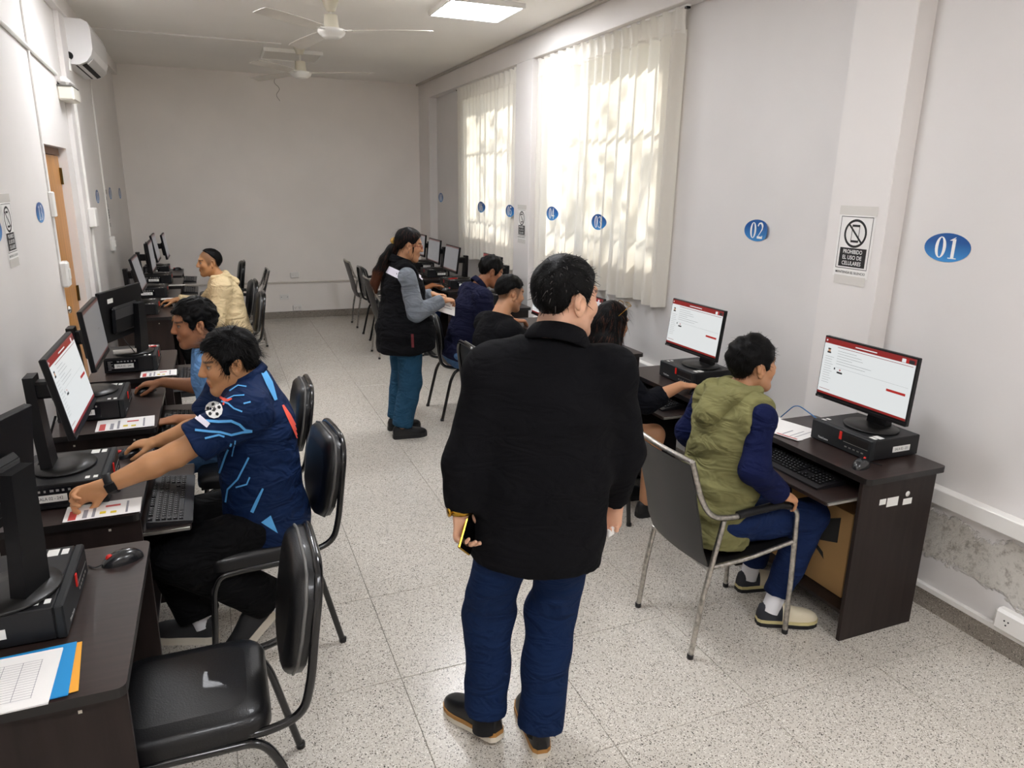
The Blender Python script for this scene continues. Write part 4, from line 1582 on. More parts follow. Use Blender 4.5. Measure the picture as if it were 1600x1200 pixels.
# ---- left row: (name for labels, desk centre x, near edge y)
LEFT = [('A', -0.49, 1.592), ('B', -0.535, 2.548), ('C', -0.54, 3.505), ('D', -0.516, 4.466),
        ('E', -0.607, 6.53), ('F', -0.59, 7.50), ('G', -0.59, 8.47), ('H', -0.62, 9.44)]
LWHO = {'A': 'with loose papers, lower left corner', 'B': 'before the jersey wearer', 'C': 'before the curly-haired man',
        'D': 'with the monitor turned to the wall', 'E': 'before the cream hoodie wearer', 'F': 'just beyond the cream hoodie wearer',
        'G': 'next to last on the left', 'H': 'in the far left corner'}
for k, x, y in LEFT:
    desk('dark wooden computer desk ' + LWHO[k], x, y, 0.0, tray=-0.02 if k == 'A' else 0.15)
LPC = {'A': (-0.559, 2.0075), 'B': (-0.559, 2.8475), 'C': (-0.604, 3.87), 'D': (-0.519, 4.80), 'E': (-0.63, 6.82), 'F': (-0.61, 7.82), 'G': (-0.615, 8.86), 'H': (-0.68, 9.77)}
for k, (x, y) in LPC.items():
    system_unit('flat black desktop computer on the desk ' + LWHO[k], (x, y, PCZ), 0.0, -1, 'SALA 02 - 24' + str('ABCDEFGH'.index(k) + 1), spec=(k not in 'AE'))
TOPZ = PCZ + 0.0945
yawb = math.radians(160)
monitor('black monitor seen from behind at the left picture edge', (-0.545, 1.95, TOPZ), yawb, (-0.60, 1.93, 1.135), 0.12, 'grey')
monitor('monitor with a lit white page before the young man in the navy jersey', (-0.575, 2.86, TOPZ), 0.0, (-0.512, 2.885, 1.145), math.radians(10), 'exam')
monitor('monitor with a dull grey screen before the curly-haired man', (-0.61, 3.90, TOPZ), 0.0, (-0.572, 3.945, 1.125), math.radians(5), 'grey')
monitor('black monitor turned to the wall with a white sticker on its back', (-0.505, 4.77, TOPZ), yawb, (-0.55, 4.66, 1.105), 0.05, 'grey')
monitor('grey-screened monitor before the man in the cream hoodie', (-0.66, 6.84, TOPZ), 0.0, (-0.615, 6.87, 1.08), math.radians(12), 'grey')
monitor('monitor just beyond the man in the cream hoodie, seen edge-on', (-0.64, 7.83, TOPZ), 0.0, (-0.575, 7.83, 1.13), math.radians(4), 'grey')
monitor('monitor next to last in the left row, seen edge-on', (-0.645, 8.87, TOPZ), 0.0, (-0.60, 8.86, 1.13), math.radians(8), 'grey')
monitor('monitor in the far left corner, last of the left row', (-0.70, 9.78, TOPZ), 0.0, (-0.55, 9.70, 1.08), math.radians(8), 'grey')
KBL = {'A': -0.385, 'B': -0.235, 'C': -0.245, 'D': -0.22, 'E': -0.31, 'F': -0.295, 'G': -0.295, 'H': -0.325}
for k, x, y in LEFT:
    make_keyboard('black keyboard on the tray of the desk ' + LWHO[k], (KBL[k], y + 0.30, 0.6565), 0.0)

# ---- right row
RIGHT = [('1', 2.535, 1.905), ('2', 2.535, 3.06), ('3', 2.46, 4.13), ('4', 2.46, 4.90), ('5', 2.48, 6.12), ('6', 2.47, 7.28), ('7', 2.50, 8.30), ('8', 2.52, 9.20)]
RWHO = {'1': 'under sticker 01, nearest right', '2': 'before the long-haired woman', '3': 'before the black T-shirt wearer', '4': 'before the navy polo wearer',
        '5': 'beyond the navy polo wearer', '6': 'right of the standing woman', '7': 'next to last on the right', '8': 'in the far right corner'}
for k, x, y in RIGHT:
    desk('dark wooden computer desk ' + RWHO[k], x, y, PI)
RPC = {'1': (2.614, 2.217), '2': (2.582, 3.42), '5': (2.55, 6.52), '6': (2.45, 7.66), '7': (2.50, 8.67), '8': (2.56, 9.55)}
for k, (x, y) in RPC.items():
    system_unit('flat black desktop computer on the desk ' + RWHO[k], (x, y, PCZ), PI, 1, 'SALA 02 - 23' + k, spec=(k not in '12'))
monitor('monitor showing the exam page on the nearest right-hand desk', (2.63, 2.20, TOPZ), PI, (2.545, 2.205, 1.072), math.radians(2.6), 'exam')
monitor('monitor showing the exam page before the long-haired woman', (2.60, 3.40, TOPZ), PI, (2.50, 3.365, 1.075), math.radians(6.5), 'exam')
monitor('monitor standing low on the desk before the man in the black T-shirt', (2.52, 4.56, PCZ), PI, (2.43, 4.56, 0.965), math.radians(6), 'exam')
monitor('monitor standing low on the desk before the man in the navy polo shirt', (2.50, 5.19, PCZ), PI, (2.41, 5.19, 0.965), math.radians(6), 'exam')
monitor('red-topped monitor behind the head of the man in the navy polo shirt', (2.55, 6.55, TOPZ), PI, (2.45, 6.56, 1.06), math.radians(5), 'exam')
monitor('dull grey monitor right of the standing woman, nearer of two', (2.52, 7.70, TOPZ), PI, (2.43, 7.78, 1.05), math.radians(8), 'grey')
monitor('dull grey monitor right of the standing woman, farther of two', (2.55, 8.64, TOPZ), PI, (2.46, 8.58, 1.065), math.radians(5), 'grey')
monitor('black monitor in the far right corner behind the standing woman', (2.62, 9.56, TOPZ), PI, (2.55, 9.56, 1.06), math.radians(5), 'grey')
for k, x, y in RIGHT:
    make_keyboard('black keyboard on the tray of the desk ' + RWHO[k], (x - 0.295 + 0.055, y + 0.385 if k == '1' else y + 0.37, 0.6565), PI)

# ---- mice
mouse('black mouse on the empty desk at the lower left corner', (-0.335, 2.215, PCZ), math.radians(20), [(-0.075, 0.0, 0.004), (-0.085, 0.03, 0.003)])
mouse('black mouse on the nearest right-hand desk', (2.405, 2.03, PCZ), PI + 0.4, [(-0.07, 0.01, 0.004), (-0.075, 0.06, 0.003)])
mouse('mouse under the hand of the curly-haired man', (-0.415, 4.16, PCZ), 0.3, None)
mouse('mouse under the hand of the young man in the navy jersey', (-0.40, 3.155, PCZ), 0.3, None)
mouse('mouse under the hand of the man in the cream hoodie', (-0.455, 7.10, PCZ), 0.3, None)
mouse('mouse under the hand of the long-haired woman', (2.42, 3.16, PCZ), PI - 0.2, None)
mouse('mouse on the far desk in the left corner', (-0.47, 10.03, PCZ), 0.3, None)
mouse('mouse under the hand of the person hidden behind the standing woman', (2.26, 7.40, PCZ), PI, None)

# ---- papers
M_PRED = mat('red print', 'c24a46', rough=0.6)
M_PYEL = mat('yellow marker', 'd9c23a', rough=0.6)
M_PGREY = mat('grey print', '8f8f96', rough=0.6)
M_PLASTIC = mat('plastic sleeve', 'dcdad6', rough=0.15, coat=0.5)
M_BLUEF = mat('blue card', '1f8fd0', rough=0.5)
M_ORANGE = mat('orange envelope', 'f0a838', rough=0.6)
exam_marks = [(0.06, 0.05, 0.16, 0.62, M_PRED), (0.24, 0.08, 0.30, 0.6, M_PGREY), (0.36, 0.08, 0.40, 0.8, M_PGREY), (0.46, 0.20, 0.54, 0.36, M_PYEL), (0.60, 0.16, 0.68, 0.30, M_PYEL), (0.52, 0.6, 0.72, 0.72, M_PRED), (0.80, 0.1, 0.83, 0.85, M_PGREY)]
sheet('exam_paper', 'printed exam sheets in a clear sleeve before the young man in the navy jersey', 'papers', (-0.432, 2.62, PCZ), 0.23, 0.13, 0.03, M_PAPER, exam_marks, thick=0.004, group='exam papers')
sheet('exam_paper', 'printed exam sheets in a clear sleeve before the curly-haired man', 'papers', (-0.455, 3.605, PCZ), 0.24, 0.17, 0.05, M_PAPER, exam_marks, thick=0.004, group='exam papers')
sheet('exam_paper', 'printed exam sheets beside the turned monitor', 'papers', (-0.37, 4.55, PCZ), 0.19, 0.14, 0.03, M_PAPER, exam_marks, thick=0.004, group='exam papers')
sheet('exam_paper', 'white printed sheets beside the computer on the nearest right-hand desk', 'papers', (2.45, 2.50, PCZ), 0.21, 0.24, 0.25, M_PAPER, [(0.15, 0.15, 0.8, 0.17, M_PGREY), (0.15, 0.25, 0.7, 0.27, M_PGREY), (0.15, 0.4, 0.55, 0.43, M_PGREY), (0.05, 0.06, 0.1, 0.5, M_PRED)], curl=0.02, thick=0.002, group='exam papers')
for k, (x, y) in {'F': (-0.44, 7.56), 'G': (-0.42, 8.55)}.items():
    sheet('exam_paper', 'white sheet on the left-row desk ' + LWHO[k], 'papers', (x, y, PCZ), 0.16, 0.10, 0.0, M_PAPER, None, thick=0.002, group='exam papers')
sheet('envelope', 'orange envelope under the blue folder at the lower left corner', 'envelope', (-0.50, 1.70, PCZ), 0.25, 0.20, 0.10, M_ORANGE, None, thick=0.002)
sheet('folder', 'blue card folder under the printed lists at the lower left corner', 'folder', (-0.515, 1.70, PCZ + 0.0025), 0.25, 0.21, 0.06, M_BLUEF, None, thick=0.002)
tbl = [(0.1 + 0.0, 0.15 + 0.045 * q, 0.86, 0.154 + 0.045 * q, M_PGREY) for q in range(16)] + [(0.1 + 0.15 * q, 0.15, 0.104 + 0.15 * q, 0.83, M_PGREY) for q in range(6)]
sheet('printed_list', 'stack of printed lists with a ruled table at the lower left corner', 'papers', (-0.545, 1.685, PCZ + 0.005), 0.25, 0.21, 0.02, M_PAPER, tbl, thick=0.003)
cy = thing('paper_roll', 'small grey paper roll in front of the turned monitor', 'paper roll', (-0.535, 4.66, TOPZ))
MB().tube([(-0.07, 0, 0.014 + 0.012), (0.05, 0.02, 0.014 + 0.012)], 0.014, 16).build('roll', mat('grey paper', 'b9b4ad', rough=0.8), cy)
for lb, p, a in (('red pen standing out beside the stand of the turned monitor', (-0.44, 4.86, TOPZ), 0.3), ('red pen on the computer right of the standing woman', (2.40, 7.60, TOPZ), 0.2)):
    pn = thing('red_pen', lb, 'pen', p, a, 'red pens')
    MB().tube([(-0.06, 0, 0.006), (0.05, 0, 0.006)], 0.005, 8).build('barrel', M_RED, pn)
    MB().tube([(0.05, 0, 0.006), (0.065, 0, 0.006)], [0.005, 0.001], 8).build('tip', M_LABEL, pn)

# ---- cardboard box on the lower shelf of the nearest right-hand desk
bx = thing('cardboard_box', 'tan cardboard box with a printed slip, on the shelf under the nearest right-hand desk', 'box', (2.55, 2.30, 0.1225))
M_CARD = mat('cardboard', 'b08a58', rough=0.7, var=0.08, vscale=3)
MB().box((-0.13, -0.26, 0.0), (0.14, 0.26, 0.40), ch=0.002).build('carton', M_CARD, bx)
MB().box((-0.131, 0.00, 0.04), (-0.1302, 0.15, 0.19)).build('paper_slip', M_PAPER, bx)
sl = MB()
for q in range(8):
    sl.box((-0.1318, 0.02, 0.055 + q * 0.015), (-0.1312, 0.05 + 0.08 * random.random(), 0.059 + q * 0.015))
sl.build('slip_print', M_PGREY, bx)
pr = MB()
pr.prism([(-0.20, 0.24), (-0.08, 0.20), (-0.08, 0.30), (-0.20, 0.36)], -0.1312, -0.1304, axis='x')
pr.prism([(-0.14, 0.13), (-0.03, 0.20), (0.02, 0.225), (-0.03, 0.215), (-0.13, 0.16)], -0.1312, -0.1304, axis='x')
pr.build('box_print', M_PRINTK, bx)
# stickers on the outer panel of that desk
for o in bpy.data.objects:
    if o.name.startswith('computer_desk') and 'under sticker 01, nearest' in o.get('label', ''):
        d1 = o
st = MB()
yy = 0.742 / 2 - 0.035 + 0.0095
for a, b, c, d in ((0.075, 0.615, 0.110, 0.640), (0.005, 0.600, 0.068, 0.640), (-0.075, 0.595, -0.025, 0.622)):
    st.box((a, yy, b), (c, yy + 0.0008, d))
st.lathe([(0.0, 0.0), (0.012, 0.0), (0.012, 0.0008), (0.0, 0.0008)], 16)
for i in range(len(st.v) - 64, len(st.v)):
    x, y, z = st.v[i]
    st.v[i] = (x - 0.045, yy + z, y + 0.643)
st.build('inventory_stickers', M_LABEL, d1)

# ---- chairs
make_padded_chair('empty black padded chair at the lower left corner', (-0.17, 1.92, 0), PI)
make_padded_chair('black padded chair the young man in the navy jersey sits on', (0.04, 2.86, 0), PI + 0.10)
make_padded_chair('black padded chair behind the curly-haired man', (0.03, 3.68, 0), PI)
make_padded_chair('black padded chair behind the man in the cream hoodie', (0.02, 6.92, 0), PI)
make_padded_chair('empty black padded chair just beyond the man in the cream hoodie', (0.0, 7.80, 0), PI + 0.05)
make_padded_chair('empty black padded chair in the far left corner', (-0.03, 9.80, 0), PI)
make_sling_chair('empty chrome sling chair in the far left row', (0.215, 8.81, 0), PI)
make_sling_chair('chrome sling chair the youth in the green vest sits on', (1.90, 2.262, 0), 0.0)
make_padded_chair('black padded chair the long-haired woman sits on', (1.84, 3.40, 0), 0.0)
make_padded_chair('shiny-rimmed black chair of the man in the black T-shirt', (1.78, 4.26, 0), 0.0)
make_padded_chair('black padded chair of the man in the navy polo shirt', (1.88, 5.55, 0), 0.0)
make_sling_chair('chrome sling chair directly behind the standing woman', (1.80, 7.80, 0), 0.0)
make_padded_chair('empty black padded chair left of the standing woman', (1.945, 8.80, 0), 0.0)
make_sling_chair('empty chrome sling chair nearest the far wall on the right', (1.895, 9.63, 0), 0.0)
# ================================================================== people: smooth-union bodies and clothes
def axis_pts(lo, hi, base, dense):
    """1-D grid from lo to hi with finer steps inside the dense intervals"""
    pts = [lo]
    x = lo
    while x < hi:
        st = base
        for a, b, s in dense:
            if a - base <= x <= b:
                st = min(st, s)
        x += st
        pts.append(x)
    return np.array(pts, np.float32)


def cone(a, b, ra, rb, k=0.02, flat=None, sub=False):
    return dict(t='c', a=np.array(a, float), b=np.array(b, float), ra=ra, rb=rb, k=k, flat=flat, sub=sub)


def ell(c, r, ax=None, k=0.02, sub=False):
    return dict(t='e', c=np.array(c, float), r=np.array(r, float), ax=np.eye(3) if ax is None else np.array(ax), k=k, sub=sub)


def sdf_grid(prims, X, Y, Z):
    Fg = np.full((len(X), len(Y), len(Z)), 0.5, np.float32)
    for p in prims:
        k = p['k']
        if p['t'] == 'c':
            fs = 1.0 if p['flat'] is None else max(1.0, p['flat'][1])
            m = max(p['ra'], p['rb']) * fs + k + 0.03
            lo, hi = np.minimum(p['a'], p['b']) - m, np.maximum(p['a'], p['b']) + m
        else:
            m = p['r'].max() + k + 0.03
            lo, hi = p['c'] - m, p['c'] + m
        sl = []
        for ax, A in enumerate((X, Y, Z)):
            i0, i1 = np.searchsorted(A, lo[ax]), np.searchsorted(A, hi[ax])
            sl.append(slice(max(0, i0), min(len(A), i1 + 1)))
        if any(s.stop - s.start < 1 for s in sl):
            continue
        x = X[sl[0]][:, None, None]
        y = Y[sl[1]][None, :, None]
        z = Z[sl[2]][None, None, :]
        if p['t'] == 'c':
            ab = p['b'] - p['a']
            px, py, pz = x - p['a'][0], y - p['a'][1], z - p['a'][2]
            if p['flat'] is not None:
                n, s = nrm(p['flat'][0]), p['flat'][1]
                dn = (px * n[0] + py * n[1] + pz * n[2]) * (1 / s - 1)
                px, py, pz = px + n[0] * dn, py + n[1] * dn, pz + n[2] * dn
                ab = ab + n * (ab @ n) * (1 / s - 1)
            L2 = max(1e-9, ab @ ab)
            t = np.clip((px * ab[0] + py * ab[1] + pz * ab[2]) / L2, 0, 1)
            d = np.sqrt((px - ab[0] * t) ** 2 + (py - ab[1] * t) ** 2 + (pz - ab[2] * t) ** 2) - (p['ra'] + (p['rb'] - p['ra']) * t)
            if p['flat'] is not None:
                d = d * min(1.0, p['flat'][1] + 0.25)
        else:
            q0, q1, q2 = x - p['c'][0], y - p['c'][1], z - p['c'][2]
            A = p['ax']
            u = (q0 * A[0][0] + q1 * A[0][1] + q2 * A[0][2]) / p['r'][0]
            v = (q0 * A[1][0] + q1 * A[1][1] + q2 * A[1][2]) / p['r'][1]
            w = (q0 * A[2][0] + q1 * A[2][1] + q2 * A[2][2]) / p['r'][2]
            k0 = np.sqrt(u * u + v * v + w * w)
            k1 = np.sqrt((u / p['r'][0]) ** 2 + (v / p['r'][1]) ** 2 + (w / p['r'][2]) ** 2)
            d = k0 * (k0 - 1) / np.maximum(k1, 1e-6)
        old = Fg[sl[0], sl[1], sl[2]]
        if p['sub']:
            d = -d
            h = np.clip(0.5 - 0.5 * (d - old) / k, 0, 1)   # smooth max
            new = d + (old - d) * h + k * h * (1 - h)
            new = np.maximum(new, np.maximum(old, d))
        else:
            h = np.clip(0.5 + 0.5 * (old - d) / k, 0, 1)
            new = old + (d - old) * h - k * h * (1 - h)
        Fg[sl[0], sl[1], sl[2]] = new
    return Fg


def surface_nets(Fg, X, Y, Z):
    ins = Fg < 0
    c = [ins[i:ins.shape[0] - 1 + i, j:ins.shape[1] - 1 + j, k:ins.shape[2] - 1 + k] for i in (0, 1) for j in (0, 1) for k in (0, 1)]
    allin = c[0].copy()
    anyin = c[0].copy()
    for q in c[1:]:
        allin &= q
        anyin |= q
    act = anyin & ~allin
    I, J, K = np.nonzero(act)
    n = len(I)
    idx = np.full(act.shape, -1, np.int32)
    idx[I, J, K] = np.arange(n)
    cor = [(i, j, k) for i in (0, 1) for j in (0, 1) for k in (0, 1)]
    val = np.stack([Fg[I + i, J + j, K + k] for i, j, k in cor], 1)
    acc = np.zeros((n, 3))
    cnt = np.zeros(n)
    for a in range(8):
        for ax in range(3):
            if cor[a][ax] == 0:
                b = a + (4, 2, 1)[ax]
                va, vb = val[:, a], val[:, b]
                m = (va < 0) != (vb < 0)
                t = np.where(m, va / np.where(np.abs(va - vb) < 1e-9, 1e-9, va - vb), 0)
                p = np.zeros((n, 3))
                for q in range(3):
                    p[:, q] = cor[a][q]
                p[:, ax] = t
                acc += np.where(m[:, None], p, 0)
                cnt += m
    acc /= np.maximum(cnt, 1)[:, None]
    P = np.stack([X[I] + (X[I + 1] - X[I]) * acc[:, 0], Y[J] + (Y[J + 1] - Y[J]) * acc[:, 1], Z[K] + (Z[K + 1] - Z[K]) * acc[:, 2]], 1)
    quads = []
    for ax in range(3):
        s0 = [slice(None)] * 3
        s1 = [slice(None)] * 3
        s0[ax] = slice(0, -1)
        s1[ax] = slice(1, None)
        ch = ins[tuple(s0)] != ins[tuple(s1)]
        E = np.stack(np.nonzero(ch), 1)
        o1, o2 = [(1, 2), (2, 0), (0, 1)][ax]
        ok = (E[:, o1] > 0) & (E[:, o2] > 0) & (E[:, o1] < ins.shape[o1] - 1) & (E[:, o2] < ins.shape[o2] - 1)
        E = E[ok]
        q = []
        for d1, d2 in ((-1, -1), (0, -1), (0, 0), (-1, 0)):
            e = E.copy()
            e[:, o1] += d1
            e[:, o2] += d2
            q.append(idx[e[:, 0], e[:, 1], e[:, 2]])
        q = np.stack(q, 1)
        flip = ~ins[E[:, 0], E[:, 1], E[:, 2]]
        q[flip] = q[flip][:, ::-1]
        quads.append(q)
    Q = np.concatenate(quads)
    Q = Q[(Q >= 0).all(1)]
    return P, Q


def smooth_mesh(P, Q, it=1, lam=0.5):
    e = np.concatenate([Q[:, [0, 1]], Q[:, [1, 2]], Q[:, [2, 3]], Q[:, [3, 0]]])
    for _ in range(it):
        S = np.zeros_like(P)
        C = np.zeros(len(P))
        for a, b in ((0, 1), (1, 0)):
            np.add.at(S, e[:, a], P[e[:, b]])
            np.add.at(C, e[:, a], 1)
        P = P + lam * (S / np.maximum(C, 1)[:, None] - P)
    return P


def normals(P, Q):
    n = np.cross(P[Q[:, 2]] - P[Q[:, 0]], P[Q[:, 3]] - P[Q[:, 1]])
    N = np.zeros_like(P)
    for i in range(4):
        np.add.at(N, Q[:, i], n)
    return N / np.maximum(np.linalg.norm(N, axis=1), 1e-12)[:, None]


def wnoise(P, freq, seed, aniso=(1, 1, 1), nw=7):
    r = np.random.default_rng(seed)
    out = np.zeros(len(P))
    for _ in range(nw):
        k = r.normal(size=3)
        k = k / np.linalg.norm(k) * freq * r.uniform(0.6, 1.5) * np.array(aniso)
        out += np.sin(P @ k + r.uniform(0, 6.28))
    return out / math.sqrt(nw)


def mesh_obj(name, P, Q, mats, parent, col=None, fmat=None):
    me = bpy.data.meshes.new(name)
    me.vertices.add(len(P))
    me.vertices.foreach_set('co', np.asarray(P, np.float32).ravel())
    m = Q.shape[1]
    me.loops.add(len(Q) * m)
    me.loops.foreach_set('vertex_index', Q.astype(np.int32).ravel())
    me.polygons.add(len(Q))
    me.polygons.foreach_set('loop_start', np.arange(0, len(Q) * m, m, dtype=np.int32))
    me.polygons.foreach_set('loop_total', np.full(len(Q), m, np.int32))
    me.polygons.foreach_set('use_smooth', np.ones(len(Q), bool))
    for mm in (mats if isinstance(mats, (list, tuple)) else [mats]):
        me.materials.append(mm)
    if fmat is not None:
        me.polygons.foreach_set('material_index', fmat.astype(np.int32))
    me.update(calc_edges=True)
    if col is not None:
        a = me.color_attributes.new('Col', 'FLOAT_COLOR', 'POINT')
        a.data.foreach_set('color', np.concatenate([col, np.ones((len(P), 1))], 1).astype(np.float32).ravel())
    o = bpy.data.objects.new(name, me)
    COL.objects.link(o)
    if parent is not None:
        o.parent = parent
    return o


def skin_mat(name='skin'):
    m = mat(name, 'b98a68', rough=0.48, spec=0.4, bump=0.06, bscale=300)
    nt = m.node_tree
    at = nt.nodes.new('ShaderNodeAttribute')
    at.attribute_name = 'Col'
    b = nt.nodes['Principled BSDF']
    nt.links.new(at.outputs['Color'], b.inputs['Base Color'])
    b.inputs['Subsurface Weight'].default_value = 0.08
    b.inputs['Subsurface Radius'].default_value = (0.01, 0.004, 0.002)
    return m


M_SKIN = skin_mat()


def cloth(name, col, rough=0.9, bump=0.25, bscale=420, var=0.06, folds=0.5):
    """woven cloth: fine weave relief over soft creases"""
    new = name not in MATS
    m = mat(name, col, rough=rough, spec=0.12, bump=bump, bscale=bscale, var=var, vscale=9)
    if new:
        nt = m.node_tree
        b = nt.nodes['Principled BSDF']
        tc = nt.nodes.new('ShaderNodeTexCoord')
        mp = nt.nodes.new('ShaderNodeMapping')
        mp.inputs['Rotation'].default_value = (0.5, 0.4, 0.7)
        mp.inputs['Scale'].default_value = (1.0, 1.0, 2.2)
        nt.links.new(tc.outputs['Object'], mp.inputs['Vector'])
        n = nt.nodes.new('ShaderNodeTexNoise')
        n.inputs['Scale'].default_value = 7.5
        n.inputs['Detail'].default_value = 2
        n.inputs['Distortion'].default_value = 1.2
        nt.links.new(mp.outputs[0], n.inputs['Vector'])
        bp = nt.nodes.new('ShaderNodeBump')
        bp.inputs['Strength'].default_value = folds
        bp.inputs['Distance'].default_value = 0.06
        nt.links.new(n.outputs['Fac'], bp.inputs['Height'])
        old = b.inputs['Normal'].links[0].from_node
        nt.links.new(old.outputs[0], bp.inputs['Normal'])
        nt.links.new(bp.outputs[0], b.inputs['Normal'])
    return m


def hair_mat(name, col, streak=None):
    m = mat(name, col, rough=0.5, spec=0.10)
    nt = m.node_tree
    tc = nt.nodes.new('ShaderNodeTexCoord')
    n = nt.nodes.new('ShaderNodeTexNoise')
    n.inputs['Scale'].default_value = 160
    n.inputs['Detail'].default_value = 3
    nt.links.new(tc.outputs['Object'], n.inputs['Vector'])
    bp = nt.nodes.new('ShaderNodeBump')
    bp.inputs['Strength'].default_value = 0.3
    bp.inputs['Distance'].default_value = 0.004
    nt.links.new(n.outputs['Fac'], bp.inputs['Height'])
    nt.links.new(bp.outputs[0], nt.nodes['Principled BSDF'].inputs['Normal'])
    return m


def ik(a, b, l1, l2, hint):
    a, b = np.array(a, float), np.array(b, float)
    d = b - a
    D = np.linalg.norm(d)
    if D > (l1 + l2) * 0.998:
        return a + d * (l1 / (l1 + l2))
    u = d / D
    x = (l1 * l1 - l2 * l2 + D * D) / (2 * D)
    h = math.sqrt(max(0.0, l1 * l1 - x * x))
    hv = np.array(hint, float)
    hv = nrm(hv - u * (hv @ u))
    return a + u * x + hv * h


def rot_to(d, n, ang):
    """turn d towards n by ang"""
    n = nrm(n - d * (n @ d))
    return d * math.cos(ang) + n * math.sin(ang)


def hand(wr, d, pn, side, curl=(0.5, 0.6, 0.4), sc=1.0, thumb=0.5, spread=0.06, curls=None):
    """palm, four fingers of different length and a thumb from the side of the palm"""
    d = nrm(d)
    pn = nrm(np.array(pn, float) - d * (np.array(pn, float) @ d))
    t = np.cross(d, pn) * (1 if side == 'R' else -1)
    P = []
    P.append(cone(wr, wr + d * 0.03 * sc, 0.026 * sc, 0.029 * sc, 0.012, (pn, 0.72)))
    P.append(cone(wr + d * 0.03 * sc, wr + d * 0.078 * sc, 0.034 * sc, 0.040 * sc, 0.012, (pn, 0.36)))
    P.append(cone(wr + d * 0.03 * sc + t * 0.02 * sc + pn * 0.006, wr + d * 0.06 * sc + t * 0.026 * sc + pn * 0.006, 0.015 * sc, 0.012 * sc, 0.01))
    for i, (off, ln) in enumerate(((0.029, 0.074), (0.0095, 0.082), (-0.0105, 0.076), (-0.028, 0.060))):
        cu = curl if curls is None else curls[i]
        p = wr + d * (0.086 - 0.006 * (i == 3)) * sc + t * off * sc
        dd = nrm(d + t * spread * (1.5 - i) / 1.5)
        nn = nrm(pn - dd * (pn @ dd))
        r = (0.0088, 0.0088, 0.0084, 0.0074)[i] * sc
        for fr, c in zip((0.44, 0.31, 0.25), cu):
            dd, nn = dd * math.cos(c) + nn * math.sin(c), nn * math.cos(c) - dd * math.sin(c)
            q = p + dd * ln * fr * sc
            P.append(cone(p, q, r, r * 0.92, 0.004))
            p = q
            r *= 0.92
    b = wr + d * 0.028 * sc + t * 0.026 * sc + pn * 0.004 * sc
    td = nrm(d * 0.75 + t * 0.55 + pn * (0.25 + 0.5 * thumb))
    q = b + td * 0.042 * sc
    P.append(cone(b, q, 0.0135 * sc, 0.0105 * sc, 0.008))
    td = nrm(td + d * 0.35 - t * 0.35 * thumb + pn * 0.15 * thumb)
    q2 = q + td * 0.030 * sc
    P.append(cone(q, q2, 0.0105 * sc, 0.0095 * sc, 0.004))
    td = nrm(td + d * 0.2 - t * 0.45 * thumb)
    P.append(cone(q2, q2 + td * 0.024 * sc, 0.0095 * sc, 0.0075 * sc, 0.004))
    return P


def head_prims(c, f, l, u, s=1.0, wide=1.0, chin=1.0):
    A = np.array([f, l, u])

    def T(x, y, z):
        return np.array(c) + (f * x + l * y * wide + u * z) * s
    P = [ell(T(-0.012, 0, 0.030), np.array([0.096, 0.075 * wide, 0.088]) * s, A, 0.02),
         ell(T(0.030, 0, -0.040), np.array([0.060, 0.058 * wide, 0.078]) * s, A, 0.03),
         cone(T(-0.005, 0.052, -0.055), T(0.060, 0.018, -0.103), 0.020 * s, 0.017 * s, 0.03),
         cone(T(-0.005, -0.052, -0.055), T(0.060, -0.018, -0.103), 0.020 * s, 0.017 * s, 0.03),
         ell(T(0.066, 0, -0.104), np.array([0.022, 0.026, 0.019]) * s * chin, A, 0.02),
         cone(T(0.074, 0.030, 0.026), T(0.074, -0.030, 0.026), 0.015 * s, 0.015 * s, 0.016),
         ell(T(0.058, 0.040, -0.026), np.array([0.026, 0.024, 0.026]) * s, A, 0.02),
         ell(T(0.058, -0.040, -0.026), np.array([0.026, 0.024, 0.026]) * s, A, 0.02),
         ell(T(0.094, 0.032, 0.004), np.array([0.013, 0.018, 0.011]) * s, A, 0.010, sub=True),
         ell(T(0.094, -0.032, 0.004), np.array([0.013, 0.018, 0.011]) * s, A, 0.010, sub=True),
         ell(T(0.071, 0.032, 0.003), np.array([0.0145, 0.0150, 0.0135]) * s, A, 0.004),
         ell(T(0.071, -0.032, 0.003), np.array([0.0145, 0.0150, 0.0135]) * s, A, 0.004),
         cone(T(0.086, 0, 0.018), T(0.107, 0, -0.026), 0.0085 * s, 0.0125 * s, 0.010),
         ell(T(0.098, 0.012, -0.031), np.array([0.011, 0.009, 0.008]) * s, A, 0.006),
         ell(T(0.098, -0.012, -0.031), np.array([0.011, 0.009, 0.008]) * s, A, 0.006),
         cone(T(0.086, 0.018, -0.061), T(0.086, -0.018, -0.061), 0.0085 * s, 0.0085 * s, 0.008),
         cone(T(0.084, 0.014, -0.073), T(0.084, -0.014, -0.073), 0.0085 * s, 0.0085 * s, 0.006),
         ]
    for sg in (1, -1):
        ea = np.array([nrm(f * 0.92 + l * sg * 0.35), nrm(l * sg * 0.94 - f * 0.35), u])
        P.append(ell(T(-0.012, sg * 0.081, -0.010), np.array([0.020, 0.0065, 0.033]) * s, ea, 0.004))
        P.append(ell(T(-0.022, sg * 0.087, 0.002), np.array([0.014, 0.0055, 0.026]) * s, ea, 0.003))
        P.append(ell(T(-0.008, sg * 0.0885, -0.004), np.array([0.0125, 0.007, 0.020]) * s, ea, 0.003, sub=True))
        P.append(ell(T(-0.010, sg * 0.080, -0.038), np.array([0.009, 0.006, 0.009]) * s, ea, 0.005))
    return P


